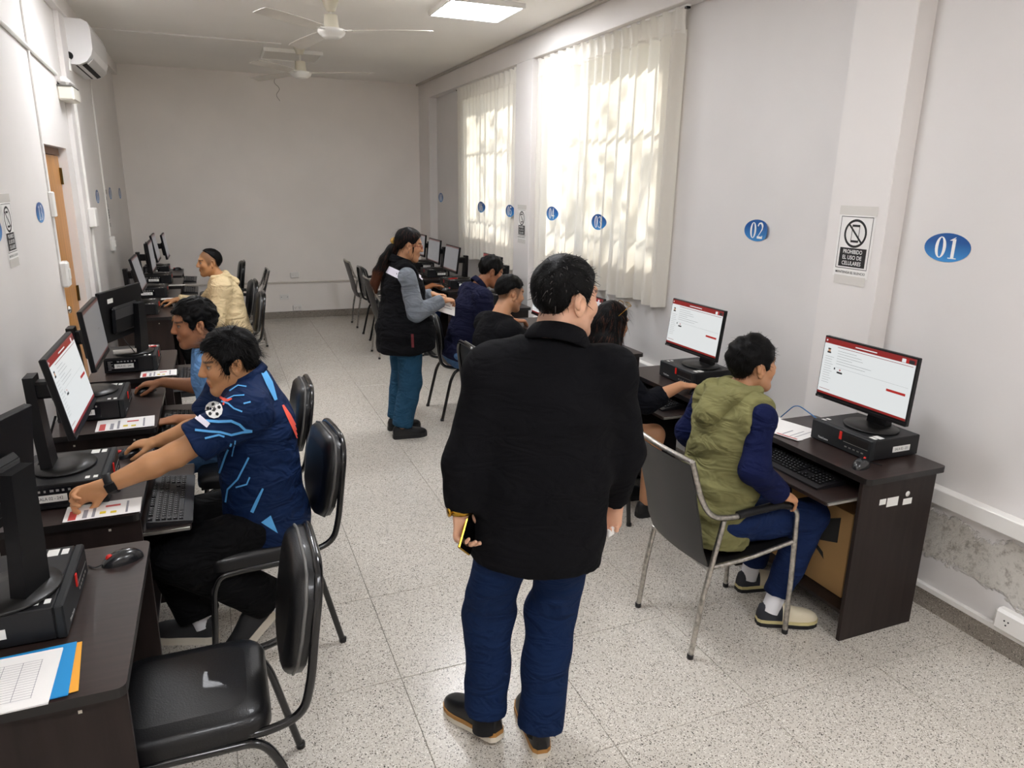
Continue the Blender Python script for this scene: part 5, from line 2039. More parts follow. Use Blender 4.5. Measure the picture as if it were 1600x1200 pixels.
def face_paint(Pl, skin, hair, opt):
    """vertex colours from head-local coordinates (x forward, y left, z up)"""
    x, y, z = Pl[:, 0], Pl[:, 1], Pl[:, 2]
    ay = np.abs(y)
    col = np.tile(np.array(skin), (len(Pl), 1))
    head = (np.abs(x) < 0.16) & (ay < 0.11) & (z > -0.14) & (z < 0.16)

    def blend(mask, c, w=1.0):
        mask = np.clip(mask, 0, 1)[:, None] * w * head[:, None]
        return col * (1 - mask) + np.array(c) * mask

    def g(v, r):
        return np.exp(-(v / r) ** 2)
    # rosy cheeks, darker stubble
    col = blend(g(x - 0.075, 0.03) * g(ay - 0.04, 0.02) * g(z + 0.03, 0.02), np.array(skin) * np.array([1.06, 0.88, 0.85]), 0.5)
    if opt.get('stubble', 0) > 0:
        m = np.clip((-0.045 - z) / 0.03, 0, 1) * (x > 0.0) + np.clip(g(z + 0.045, 0.008) * g(ay, 0.03) * (x > 0.08), 0, 1)
        col = blend(m, np.array(skin) * 0.55, opt['stubble'])
    if opt.get('fade', 0) > 0:
        zm = np.interp(x, *HAIRLINE.T) - 0.02
        m = np.clip((z - zm) / 0.03, 0, 1) * (x < 0.07)
        col = blend(m, np.array(hair) * 1.2, opt['fade'])
    # lips
    m = np.exp(-((z + 0.061) / 0.007) ** 4) * (ay < 0.024) * (x > 0.078) + np.exp(-((z + 0.074) / 0.007) ** 4) * (ay < 0.022) * (x > 0.078)
    col = blend(m, opt.get('lips', np.array(skin) * np.array([0.85, 0.55, 0.52])), 0.8)
    m = np.exp(-((z + 0.0675) / 0.0022) ** 2) * (ay < 0.024) * (x > 0.08)
    col = blend(m, np.array(skin) * 0.3, 0.9)
    # brows
    zb = 0.026 + 0.10 * np.clip(0.034 - ay, -0.02, 0.02) * -0.3
    m = np.exp(-((z - zb) / 0.0052) ** 4) * (ay > 0.011) * (ay < 0.052) * (x > 0.045)
    col = blend(m, opt.get('brow', (0.012, 0.009, 0.008)), 0.85)
    # eyes
    e = ((ay - 0.032) / 0.0145) ** 2 + ((z - 0.003) / 0.0062) ** 2
    front = x > 0.06
    col = blend(((ay - 0.032) / 0.018) ** 2 + ((z - 0.003) / 0.010) ** 2 < 1, np.array(skin) * 0.45, 0.5 * 1.0) if True else col
    col = blend((e < 1) & front, (0.30, 0.27, 0.25), 0.85)
    ir = ((ay - 0.033) / 0.0062) ** 2 + ((z - 0.003) / 0.0062) ** 2
    col = blend((ir < 1) & front & (e < 1.2), (0.015, 0.010, 0.008), 1.0)
    m = np.exp(-((z - 0.0095) / 0.0022) ** 2) * (np.abs(ay - 0.032) < 0.016) * front
    col = blend(m, (0.02, 0.014, 0.012), 0.9)
    return col


HAIRLINE = np.array([(-0.14, -0.070), (-0.10, -0.072), (-0.075, -0.066), (-0.055, -0.040), (-0.043, -0.018), (-0.036, 0.020), (-0.010, 0.026), (0.008, 0.004), (0.014, -0.022), (0.030, -0.022), (0.036, 0.010), (0.050, 0.042), (0.062, 0.060), (0.082, 0.068), (0.14, 0.068)])


def make_hair(person, c, f, l, u, s, style, m, seed=1, line=None, grow=1.0, disp=0.004, freq=130, strands=700, slen=0.02, smat=None, extra=None, tipz=None, res=0.0045, gfrac=0.35):
    """hair as one mesh: a cap cut along the hairline, roughened, with short strands standing out"""
    c = np.array(c, float)
    A = np.array([f, l, u])
    HL = HAIRLINE if line is None else np.array(line)

    def T(x, y, z):
        return c + (f * x + l * y + u * z) * s
    pr = [ell(T(-0.014, 0, 0.033), np.array([0.096 + 0.013 * grow, 0.075 + 0.011 * grow, 0.088 + 0.014 * grow]) * s, A, 0.01)]
    if extra:
        pr += extra(T, A, s)
    lo = c - 0.20 * s
    hi = c + 0.20 * s
    if extra and style in ('long', 'pony'):
        lo = lo - np.array([0.12, 0.12, 0.42])
        hi = hi + np.array([0.12, 0.12, 0.0])
    X, Y, Z = [np.arange(lo[i], hi[i], res, dtype=np.float32) for i in range(3)]
    Fg = sdf_grid(pr[:1], X, Y, Z)
    gx, gy, gz = X[:, None, None] - c[0], Y[None, :, None] - c[1], Z[None, None, :] - c[2]
    hx = (gx * f[0] + gy * f[1] + gz * f[2]) / s
    hy = (gx * l[0] + gy * l[1] + gz * l[2]) / s
    hz = (gx * u[0] + gy * u[1] + gz * u[2]) / s
    zm = np.interp(hx.ravel(), HL[:, 0], HL[:, 1]).reshape(hx.shape)
    Fg = np.maximum(Fg, (zm - hz) * s * 0.75)
    if len(pr) > 1:
        F2 = sdf_grid(pr[1:], X, Y, Z)
        k = 0.012
        h = np.clip(0.5 + 0.5 * (Fg - F2) / k, 0, 1)
        Fg = Fg + (F2 - Fg) * h - k * h * (1 - h)
        # keep the face free
        fc = np.sqrt(((hx - 0.075) / 0.06) ** 2 + (hy / 0.056) ** 2 + ((hz + 0.03) / 0.088) ** 2) - 1
        Fg = np.maximum(Fg, -fc * 0.05)
    P, Q = surface_nets(Fg, X, Y, Z)
    P = smooth_mesh(P, Q, 2)
    N = normals(P, Q)
    ani = (1, 1, 0.35) if style in ('long', 'pony') else (1, 1, 1)
    dd = wnoise(P, freq, seed, ani) * disp
    if style == 'curly':
        dd = np.abs(wnoise(P, freq, seed)) * disp * 1.6 - disp * 0.6
    P = P + N * dd[:, None]
    Q = Q.copy()
    fm = np.zeros(len(Q))
    V3, F3, M3 = [P], [Q], [fm]
    if strands:
        r = np.random.default_rng(seed + 5)
        pick = r.integers(0, len(P), strands)
        cr = T(-0.04, 0, 0.11)
        b = P[pick]
        n = N[pick]
        out = b - cr
        out = out - n * (out * n).sum(1)[:, None]
        out = out / np.maximum(np.linalg.norm(out, axis=1), 1e-6)[:, None]
        if style in ('long', 'pony'):
            out = np.tile(-u, (strands, 1)) + 0.1 * r.normal(size=(strands, 3))
            out = out - n * (out * n).sum(1)[:, None]
            out = out / np.maximum(np.linalg.norm(out, axis=1), 1e-6)[:, None]
        out = out + 0.45 * r.normal(size=out.shape) * (0.3 if style in ('long', 'pony') else 1)
        ln = slen * r.uniform(0.5, 1.3, strands)[:, None] * s
        side = np.cross(out, n)
        side = side / np.maximum(np.linalg.norm(side, axis=1), 1e-6)[:, None] * 0.0009
        lift = 0.55 if style == 'spiky' else 0.22
        mid = b + (out * 0.55 + n * lift * 0.8) * ln
        tip = b + (out + n * lift * (1.5 if style == 'spiky' else 0.9)) * ln
        b0 = b - n * 0.002
        vs = np.stack([b0 - side, b0 + side, mid + side * 0.8, mid - side * 0.8, tip + side * 0.2, tip - side * 0.2], 1).reshape(-1, 3)
        o = len(P) + np.arange(strands) * 6
        q1 = np.stack([o, o + 1, o + 2, o + 3], 1)
        q2 = np.stack([o + 3, o + 2, o + 4, o + 5], 1)
        V3.append(vs)
        F3 += [q1, q2]
        gm = (r.random(strands) < (gfrac if smat else 0.0)).astype(float)
        M3 += [gm, gm]
    Va, Fa, Ma = np.concatenate(V3), np.concatenate(F3), np.concatenate(M3)
    if tipz is not None:
        zc_ = ((Va[Fa].mean(1) - c) @ u) / s
        rr = np.random.default_rng(seed + 9).random(len(Fa)) * 0.05
        Ma = np.where(zc_ + rr < tipz, 1, Ma)
    o_ = mesh_obj('hair', Va, Fa, [m, smat or m], person, fmat=Ma)
    return o_


def shell_groups(groups, step=0.009, disp=None, smooth=2, kj=0.055):
    """a garment: each group (prims, cuts) is a smooth union cut by half-spaces (point, outward normal); groups are blended, then wrinkled"""
    allp = [p for g_, _ in groups for p in g_]

    def ext(p):
        if p['t'] == 'c':
            m = max(p['ra'], p['rb']) * (max(1, p['flat'][1]) if p['flat'] else 1)
            return np.minimum(p['a'], p['b']) - m, np.maximum(p['a'], p['b']) + m
        return p['c'] - p['r'].max(), p['c'] + p['r'].max()
    lo = np.min([ext(p)[0] for p in allp], 0) - 0.04
    hi = np.max([ext(p)[1] for p in allp], 0) + 0.04
    X, Y, Z = [np.arange(lo[i], hi[i], step, dtype=np.float32) for i in range(3)]
    gx, gy, gz = X[:, None, None], Y[None, :, None], Z[None, None, :]
    tot = None
    for prims, cuts in groups:
        Fg = sdf_grid(prims, X, Y, Z)
        for pt, n in cuts:
            n = nrm(n)
            Fg = np.maximum(Fg, (gx - pt[0]) * n[0] + (gy - pt[1]) * n[1] + (gz - pt[2]) * n[2])
        if tot is None:
            tot = Fg
        else:
            h = np.clip(0.5 + 0.5 * (tot - Fg) / kj, 0, 1)
            tot = tot + (Fg - tot) * h - kj * h * (1 - h)
    P, Q = surface_nets(tot, X, Y, Z)
    P = smooth_mesh(P, Q, smooth)
    if disp:
        N = normals(P, Q)
        d = np.zeros(len(P))
        for it in disp:
            if callable(it):
                d += it(P)
            else:
                fr, am, sd, an = it
                d += wnoise(P, fr, sd, an) * am
        P = P + N * d[:, None]
    return P, Q


def decal(ob, owner_base, polys, name, m, parent, off=0.0025, nu=8, nv=4, maxlen=0.06):
    """cloth print: photo quads (4 pixels each) laid on the garment's surface"""
    me = ob.data
    bvh = BVHTree.FromPolygons([v.co[:] for v in me.vertices], [p.vertices[:] for p in me.polygons])
    o = Vector(np.array([0, 0, CAM_H]) - owner_base)
    mb = MB()
    for q in polys:
        q = [np.array(p, float) for p in q]
        V, ok = [], True
        for i in range(nu + 1):
            for j in range(nv + 1):
                a, b = i / nu, j / nv
                px = (q[0] * (1 - a) + q[1] * a) * (1 - b) + (q[3] * (1 - a) + q[2] * a) * b
                d = Vector(ray(px[0], px[1])).normalized()
                hit, nn, _, _ = bvh.ray_cast(o, d)
                V.append(None if hit is None else np.array(hit + nn * off - d * 0.001))
        for i in range(nu):
            for j in range(nv):
                k = i * (nv + 1) + j
                f4 = (k, k + nv + 1, k + nv + 2, k + 1)
                if all(V[x] is not None for x in f4):
                    pts = [V[x] for x in f4]
                    if max(np.linalg.norm(pts[x] - pts[(x + 1) % 4]) for x in range(4)) < maxlen:
                        mb.add(pts, [(0, 1, 2, 3)], 0, True)
    return mb.build(name, m, parent)


def strip_quads(pts, ws):
    """photo polyline -> list of quads"""
    pts = [np.array(p, float) for p in pts]
    L_, R_ = [], []
    for i, p in enumerate(pts):
        t = nrm(pts[min(i + 1, len(pts) - 1)] - pts[max(0, i - 1)])
        n = np.array([-t[1], t[0]])
        w = ws[i] if hasattr(ws, '__len__') else ws
        L_.append(p + n * w / 2)
        R_.append(p - n * w / 2)
    return [(L_[i], L_[i + 1], R_[i + 1], R_[i]) for i in range(len(pts) - 1)]


def collar(t, c, up, fwd, r, h, m, tilt=0.35, open_front=True, name='collar', flare=1.12, rx=1.0):
    """folded shirt collar: a band round the neck, lower at the front"""
    up = nrm(up)
    fwd = nrm(np.array(fwd) - up * (np.array(fwd) @ up))
    lf = np.cross(up, fwd)
    n = 28
    V = []
    prof = [(r * 0.96, h * 0.10), (r * 0.98, h * 0.92), (r * 1.02, h), (r * flare, h * 0.55), (r * flare * 1.08, 0.0), (r * flare * 1.02, -h * 0.08)]
    for i in range(n):
        a = 2 * PI * (i + 0.5) / n
        dip = -tilt * h * (0.5 + 0.5 * math.cos(a)) * 1.4
        for rr, z in prof:
            V.append(c + (fwd * math.cos(a) * rx + lf * math.sin(a)) * rr + up * (z + dip))
    k = len(prof)
    Fc = []
    for i in range(n):
        if open_front and i == n - 1:
            continue
        for j in range(k - 1):
            i2 = (i + 1) % n
            Fc.append((i * k + j, i2 * k + j, i2 * k + j + 1, i * k + j + 1))
    mb = MB()
    mb.add(V, Fc, 0, True)
    return mb.build(name, m, t)
M_SHOEK = mat('black shoe leather', '141416', rough=0.35)
M_SOLEW = mat('pale rubber sole', 'd8d0c0', rough=0.6)
M_SOLEK = mat('black rubber sole', '1a1a1b', rough=0.7)
M_LACE = mat('lace', 'cfcac0', rough=0.8)


def shoe(person, heel, az, pitch=0.0, scale=1.0, upper=None, sole=None, toe=None, band=None, sole_t=0.028, name='shoe'):
    """shoe lofted along its length; heel = floor point under the heel; pitch lifts the heel (+)"""
    st = [(-0.006, 0.016, 0.045), (0.006, 0.029, 0.072), (0.03, 0.034, 0.082), (0.07, 0.036, 0.086), (0.10, 0.038, 0.080), (0.135, 0.041, 0.066), (0.175, 0.046, 0.052), (0.215, 0.046, 0.045), (0.245, 0.038, 0.037), (0.265, 0.024, 0.026), (0.274, 0.008, 0.012)]
    u, s_ = MB(), MB()
    n = 10
    V, Fc, mi = [], [], []
    for x, w, h in st:
        for k in range(n + 1):
            a = PI * k / n
            V.append((x, w * math.copysign(abs(math.cos(a)) ** 0.75, math.cos(a)), sole_t + h * math.sin(a) ** 0.85))
    for i in range(len(st) - 1):
        for k in range(n):
            q = i * (n + 1) + k
            Fc.append((q, q + 1, q + n + 2, q + n + 1))
            mi.append(1 if (toe is not None and st[i][0] >= 0.10) else 0)
    u.add(V, Fc, 0, True)
    u.m = mi
    u.add(V[:n + 1], [tuple(range(n + 1))])
    out = [(x, w * 1.09) for x, w, h in st]
    ol = [(x * 1.01 - 0.001, -w) for x, w in out] + [(x * 1.01 - 0.001, w) for x, w in out[::-1]]
    if band is None:
        s_.prism(ol, 0.0, sole_t + 0.004)
    else:
        s_.prism(ol, 0.0, sole_t * 0.68)
        s_.prism([(a * 1.002, b * 0.99) for a, b in ol], sole_t * 0.68, sole_t + 0.006, mi=1)
    m = Matrix.Translation(Vector(heel)) @ Matrix.Rotation(az, 4, 'Z')
    if pitch > 0:      # heel up: turn about the ball of the foot
        m = m @ Matrix.Translation((0.2 * scale, 0, 0)) @ Matrix.Rotation(pitch, 4, 'Y') @ Matrix.Translation((-0.2 * scale, 0, 0))
    elif pitch < 0:    # toe up: turn about the heel
        m = m @ Matrix.Rotation(pitch, 4, 'Y')
    m = m @ Matrix.Scale(scale, 4)
    uo = u.build(name, [upper or M_SHOEK, toe or upper or M_SHOEK], person)
    uo.matrix_local = m
    so = s_.build('sole', [sole or M_SOLEK, band or sole or M_SOLEK], uo)
    return uo


def frame(az, pitch=0.0, roll=0.0):
    """head frame: forward, left, up"""
    f = np.array([math.cos(az) * math.cos(pitch), math.sin(az) * math.cos(pitch), math.sin(pitch)])
    l = np.array([-math.sin(az), math.cos(az), 0.0])
    u = np.cross(f, l)
    if roll:
        l, u = l * math.cos(roll) + u * math.sin(roll), u * math.cos(roll) - l * math.sin(roll)
    return f, l, u


def build_person(sp):
    base = np.array(sp['base'], float)

    def V(p):
        return np.array(p, float) - base
    t = thing('person', sp['label'], 'person', tuple(base), 0, sp.get('group'))
    az = math.radians(sp['az'])
    f0 = np.array([math.cos(az), math.sin(az), 0.0])
    r0 = np.array([math.sin(az), -math.cos(az), 0.0])
    P, N = V(sp['pelvis']), V(sp['neck'])
    Hc = V(sp['head'])
    hs = sp.get('hs', 0.95)
    hf, hl, hu = frame(math.radians(sp['face'][0]), math.radians(sp['face'][1]), math.radians(sp['face'][2]) if len(sp['face']) > 2 else 0)
    s = nrm(N - P)
    ft = nrm(f0 - s * (f0 @ s))
    g = sp.get('girth', 1.0)
    sh = sp.get('sh', 0.185)
    Ls = sp.get('limb', 1.0)
    J = {}
    for side, sg in (('R', 1), ('L', -1)):
        off = sp.get('shoff', {}).get(side, (0, 0, 0))
        J['S' + side] = N - s * sp.get('drop', 0.085) + r0 * sg * sh + f0 * off[0] + r0 * sg * off[1] + np.array([0, 0, off[2]])
        J['H' + side] = P + r0 * sg * 0.09 * g
        h = sp['hands'][side]
        J['W' + side] = V(h['w'])
        J['E' + side] = V(h['e']) if 'e' in h else ik(J['S' + side], J['W' + side], 0.285 * Ls, 0.25 * Ls, h.get('hint', -f0 * 0.6 + np.array([0, 0, -1]) + r0 * sg * 0.5))
        a = sp['feet'][side]
        J['A' + side] = V(a['a'])
        J['K' + side] = V(a['k']) if 'k' in a else ik(J['H' + side], J['A' + side], 0.425 * Ls, 0.40 * Ls, a.get('hint', f0 + np.array([0, 0, 0.8])))
    chest = P + (N - P) * 0.66
    belly = P + (N - P) * 0.30
    HW = 0.155 * g
    top, bot = sp['top'], sp['bottom']
    # ---- the body itself: one continuous surface
    B = []
    B += [cone(P, belly, HW * 0.86, HW * 0.80, 0.03, (ft, 0.62)), cone(belly, chest, HW * 0.80, 0.135, 0.03, (ft, 0.62)),
          cone(chest, N - s * 0.05, 0.135, 0.07, 0.03, (ft, 0.6)), cone(J['SL'], J['SR'], 0.042, 0.042, 0.03)]
    nk = Hc - hu * 0.075 * hs - hf * 0.022 * hs
    nr = sp.get('neckr', 0.054)
    B += [cone(N - s * 0.03, nk, nr * 1.08, nr, 0.03)]
    arm = sp.get('arm', 1.0)
    for side in 'RL':
        S_, E_, W_ = J['S' + side], J['E' + side], J['W' + side]
        B += [cone(S_, E_, 0.047 * arm, 0.040 * arm, 0.02), cone(E_, E_ + (W_ - E_) * 0.35, 0.040 * arm, 0.040 * arm, 0.02), cone(E_ + (W_ - E_) * 0.35, W_, 0.040 * arm, 0.0265 * arm, 0.02)]
        h = sp['hands'][side]
        B += hand(W_, np.array(h['d'], float), np.array(h['n'], float), side, h.get('curl', (0.35, 0.5, 0.35)), h.get('sc', 0.98), h.get('thumb', 0.5), h.get('spread', 0.06), h.get('curls'))
        H_, K_, A_ = J['H' + side], J['K' + side], J['A' + side]
        lr = sp.get('leg', 1.0)
        B += [cone(H_, K_, 0.070 * lr, 0.050 * lr, 0.03), cone(K_, A_, 0.050 * lr, 0.034 * lr, 0.03)]
    B += head_prims(Hc, hf, hl, hu, hs, sp.get('wide', 1.0))
    res = sp.get('res', 0.0042)
    lo = np.min([np.minimum(p['a'], p['b']) - max(p['ra'], p['rb']) if p['t'] == 'c' else p['c'] - p['r'].max() for p in B], 0) - 0.03
    hi = np.max([np.maximum(p['a'], p['b']) + max(p['ra'], p['rb']) if p['t'] == 'c' else p['c'] + p['r'].max() for p in B], 0) + 0.03
    dense = [[], [], []]
    dz = [(Hc - 0.14, Hc + 0.14)]
    for side in 'RL':
        d_ = nrm(sp['hands'][side]['d'])
        c_ = J['W' + side] + d_ * 0.085
        dz.append((c_ - 0.095, c_ + 0.095))
    for a in range(3):
        for p0, p1 in dz:
            dense[a].append((p0[a], p1[a], res))
    ax = [axis_pts(lo[a], hi[a], 0.014, dense[a]) for a in range(3)]
    Fg = sdf_grid(B, *ax)
    Pm, Qm = surface_nets(Fg, *ax)
    Pm = smooth_mesh(Pm, Qm, 1, 0.35)
    loc = np.stack([(Pm - Hc) @ hf, (Pm - Hc) @ hl, (Pm - Hc) @ hu], 1) / hs
    col = face_paint(loc, np.array(sp['skin']), np.array(sp.get('haircol', (0.012, 0.011, 0.011))), sp.get('paint', {}))
    mesh_obj('body', Pm, Qm, M_SKIN, t, col=col)
    # ---- upper garment
    e = top.get('fit', 0.016)
    dep = top.get('depth', 0.66)
    hw, ww, cw = top.get('hipw', HW + 0.02), top.get('waistw', HW + 0.015), top.get('chestw', 0.165 * (0.5 + 0.5 * g))
    hem = top.get('hem', 0.06)
    dh = top.get('hipdepth', dep)
    T_ = [cone(P - s * (hem + 0.06), P, hw, hw, 0.03, (ft, dh)), cone(P, belly, hw, ww, 0.04, (ft, (dep + dh) / 2)), cone(belly, chest, ww, cw, 0.05, (ft, dep)),
          cone(chest, N - s * 0.09, cw, 0.10 + e, 0.05, (ft, dep)), cone(J['SL'] + r0 * 0.02, J['SR'] - r0 * 0.02, 0.046 + e + (0.016 if top.get('vest') else 0), 0.046 + e + (0.016 if top.get('vest') else 0), 0.05)]
    if top.get('belly'):
        T_.append(ell(belly + ft * top['belly'][0], np.array(top['belly'][1]), np.array([ft, r0, s]), 0.06))
    if top.get('bust'):
        for sg in (-1, 1):
            T_.append(ell(chest + ft * top['bust'] + r0 * sg * 0.075 - s * 0.03, np.array([0.08, 0.085, 0.085]), np.array([ft, r0, s]), 0.05))
    for side in 'RL':
        T_.append(cone(N - s * 0.015, J['S' + side], 0.050, 0.046 + e, 0.05))
    nkd = nrm(nrm(nk - N) * 0.35 + s)
    tcut = [(P - s * hem, nrm(-s + top.get('hemtilt', 0.0) * ft))]
    T_top = (N + nkd * top.get('collar', 0.02), nkd)
    sl = top.get('sleeve', 'long')
    sr = top.get('sleeve_r', 1.0)
    sg_groups = []
    for side in 'RL':
        S_, E_, W_ = J['S' + side], J['E' + side], J['W' + side]
        ss = top.get('sleeves', {}).get(side, sl)
        d_ = nrm(W_ - E_)
        if ss == 'long':
            q = W_ - d_ * top.get('cuff', 0.005)
            sg_groups.append(([cone(S_, E_, (0.048 + e) * sr * (0.86 if top.get('vest') else 1.0), (0.043 + e) * sr, 0.025), cone(E_, W_ + d_ * 0.05, (0.044 + e) * sr, (0.029 + e * 0.7) * sr, 0.025)], [(q, d_)]))
        elif ss == 'short':
            q = S_ + (E_ - S_) * top.get('slen', 0.72)
            sg_groups.append(([cone(S_, S_ + (E_ - S_) * 1.1, (0.048 + e) * sr, (0.054 + e * 1.3) * sr, 0.03)], [(q, nrm(E_ - S_))]))
        elif ss == '34':
            q = E_ + (W_ - E_) * 0.45
            sg_groups.append(([cone(S_, E_, (0.050 + e) * sr, (0.044 + e) * sr, 0.025), cone(E_, W_, (0.044 + e) * sr, (0.048 + e) * sr, 0.025)], [(q, d_)]))
    garments = {}
    wr = top.get('wrinkle', 1.0)
    disp = [(20, 0.0035 * wr, 11 + sp.get('seed', 0), (1, 1, 1.6)), (60, 0.0014 * wr, 12 + sp.get('seed', 0), (1, 1, 1.3))]
    step = top.get('step', 0.009)
    if not top.get('vest'):
        Pg, Qg = shell_groups([(T_, tcut + [T_top])] + sg_groups, step, disp)
        garments['top'] = mesh_obj(top.get('name', 'shirt'), Pg, Qg, top['mat'], t)
    else:
        # long-sleeved shirt seen at the arms, sleeveless vest over it
        Sx = [cone(J['SL'], J['SR'], 0.045, 0.045, 0.04), cone(chest, N - s * 0.08, 0.12, 0.08, 0.04, (ft, 0.6))]
        Pg, Qg = shell_groups([(Sx, [])] + sg_groups, step, disp)
        garments['shirt'] = mesh_obj('shirt', Pg, Qg, top['shirtmat'], t)
        acut = tcut + [T_top]
        for side, sg in (('R', 1), ('L', -1)):
            acut.append((J['S' + side] + r0 * sg * (top.get('armhole', 0.012)), nrm(r0 * sg + s * 0.25)))
        T2 = [p for p in T_]
        low = [(q[0], q[1]) for q in acut]
        Pg, Qg = shell_groups([(T2, low[:2] + low[2:] if top.get('allcut') else low)], step, [(26, 0.004 * wr, 21, (1, 1, 2.2)), (55, 0.002 * wr, 22, (1, 1, 1.5))] + top.get('disp', []))
        garments['top'] = mesh_obj(top.get('name', 'vest'), Pg, Qg, top['mat'], t)
    # ---- trousers or skirt
    lw = bot.get('w', 1.0)
    D_ = [ell(P, np.array([HW * 0.80, HW + 0.012, 0.115]), np.array([ft, r0, s]), 0.05)]
    grp = []
    for side in 'RL':
        H_, K_, A_ = J['H' + side], J['K' + side], J['A' + side]
        if bot.get('kind') != 'skirt':
            d_ = nrm(A_ - K_)
            grp.append(([cone(H_, K_, 0.092 * lw, bot.get('knee', 0.066) * lw, 0.03), cone(K_, A_ + d_ * 0.04, bot.get('knee', 0.066) * lw, bot.get('hem', 0.056) * lw, 0.03)], [(A_ - d_ * sp['feet'][side].get('short', bot.get('short', 0.0)), d_)]))
        else:
            d_ = nrm(K_ - H_)
            D_ += [cone(H_, K_, 0.092 * lw, bot.get('knee', 0.066) * lw, 0.03)]
    dcut = []
    if bot.get('kind') == 'skirt':
        kk = (J['KR'] + J['KL']) / 2
        D_ += [cone(P, kk, 0.11, 0.075, 0.05), cone(J['KR'], J['KL'], 0.06, 0.06, 0.05)]
        dcut = [(kk - nrm(kk - P) * 0.09, nrm(kk - P))]
    Pg, Qg = shell_groups([(D_, dcut)] + grp, bot.get('step', 0.010), [(24, 0.0035 * bot.get('wrinkle', 1.0), 31 + sp.get('seed', 0), (1, 1, 1.8)), (60, 0.0015, 32, (1, 1, 1))])
    garments['bottom'] = mesh_obj(bot.get('name', 'trousers'), Pg, Qg, bot['mat'], t)
    # ---- shoes and socks
    for side in 'RL':
        fo = sp['feet'][side]
        sh_ = sp.get('shoes', {})
        if fo.get('shoe', True):
            az_f = math.radians(fo['az'])
            A_ = J['A' + side]
            hl_ = A_ - np.array([math.cos(az_f), math.sin(az_f), 0]) * 0.055
            hp = fo.get('heel')
            heel = V(hp) if hp is not None else np.array([hl_[0], hl_[1], -base[2]])
            shoe(t, heel, az_f, fo.get('pitch', 0.0), sh_.get('scale', 1.0), sh_.get('upper'), sh_.get('sole'), sh_.get('toe'), sh_.get('band'))
        if sh_.get('sock'):
            A_, K_ = J['A' + side], J['K' + side]
            d_ = nrm(K_ - A_)
            MB().tube([A_ - d_ * 0.05, A_, A_ + d_ * 0.07], [0.040, 0.040, 0.042], 14).build('sock', sh_['sock'], t)
    # ---- hair
    hh = sp.get('hair')
    if hh:
        make_hair(t, Hc, hf, hl, hu, hs, **hh)
    return t, J, garments, dict(Hc=Hc, hf=hf, hl=hl, hu=hu, hs=hs, base=base, N=N, P=P, f0=f0, r0=r0, s=s, nk=nk, ft=ft)
# ================================================================== the people in the room
SK_TAN = lin('bd8a66')
SK_BROWN = lin('99673f')
SK_LIGHT = lin('d9a98c')
HAIRK = hair_mat('black hair', '0a0909')
HAIRG = hair_mat('greying strands', '55514f')
HAIRB = hair_mat('brown hair ends', '4a2a1c')
M_BLKP = cloth('black knit', '0e0e11', folds=0.28)
M_JEANS = cloth('dark blue jeans', '15274a', bump=0.35)
M_GOLD = mat('gold', 'c79a3a', rough=0.25, metal=1.0)

# ---- man standing in the aisle
man, mJ, mG, mI = build_person(dict(
    label='man in a long-sleeved black shirt and blue jeans walking up the aisle, seen from behind', base=(0.82, 1.90, 0), az=72,
    pelvis=(0.865, 1.87, 0.80), neck=(0.892, 1.855, 1.42), head=(0.94, 1.88, 1.535), face=(10, -3), girth=1.10, res=0.0035, sh=0.18, limb=0.98, hs=0.96, neckr=0.064, wide=1.06, arm=1.1, drop=0.10,
    hands={'L': dict(w=(0.615, 1.885, 0.915), e=(0.632, 1.895, 1.065), d=(0.02, 0.06, -1), n=(0.65, -0.75, 0.0), curls=((0.5, 0.7, 0.4), (0.6, 0.9, 0.5), (0.7, 1.0, 0.6), (0.8, 1.1, 0.6)), thumb=0.9),
           'R': dict(w=(1.155, 1.90, 0.850), e=(1.140, 1.84, 1.045), d=(-0.10, 0.06, -1), n=(-0.65, -0.75, 0), curl=(0.9, 1.1, 0.7), thumb=0.9)},
    feet={'L': dict(a=(0.715, 1.935, 0.10), k=(0.745, 1.985, 0.46), az=112, heel=(0.755, 1.90, 0.0), pitch=0.12, short=0.02), 'R': dict(a=(0.885, 1.855, 0.095), k=(0.955, 1.93, 0.47), az=80, heel=(0.872, 1.80, 0.0))},
    shoes=dict(upper=M_SHOEK, sole=M_SOLEW, band=mat('tan welt', 'a9793f', rough=0.7), sock=mat('black sock', '101012', rough=0.9)),
    skin=SK_LIGHT, paint=dict(fade=0.45),
    top=dict(mat=M_BLKP, sleeve='long', hem=0.085, hipw=0.205, waistw=0.198, chestw=0.19, depth=0.72, fit=0.020, sleeve_r=1.05, collar=0.0, belly=(0.05, (0.12, 0.16, 0.16)), cuff=-0.005),
    bottom=dict(mat=M_JEANS, w=1.0, knee=0.082, hem=0.074, short=-0.02, wrinkle=1.8),
    hair=dict(style='short', m=HAIRK, seed=3, grow=0.95, disp=0.002, strands=1600, slen=0.012, smat=HAIRG, gfrac=0.13)))
collar(man, mI['N'] + np.array([0.008, 0.0, -0.012]), mI['nk'] - mI['N'] + np.array([0, 0, 0.03]), mI['f0'], 0.080, 0.05, M_BLKP, flare=1.2)
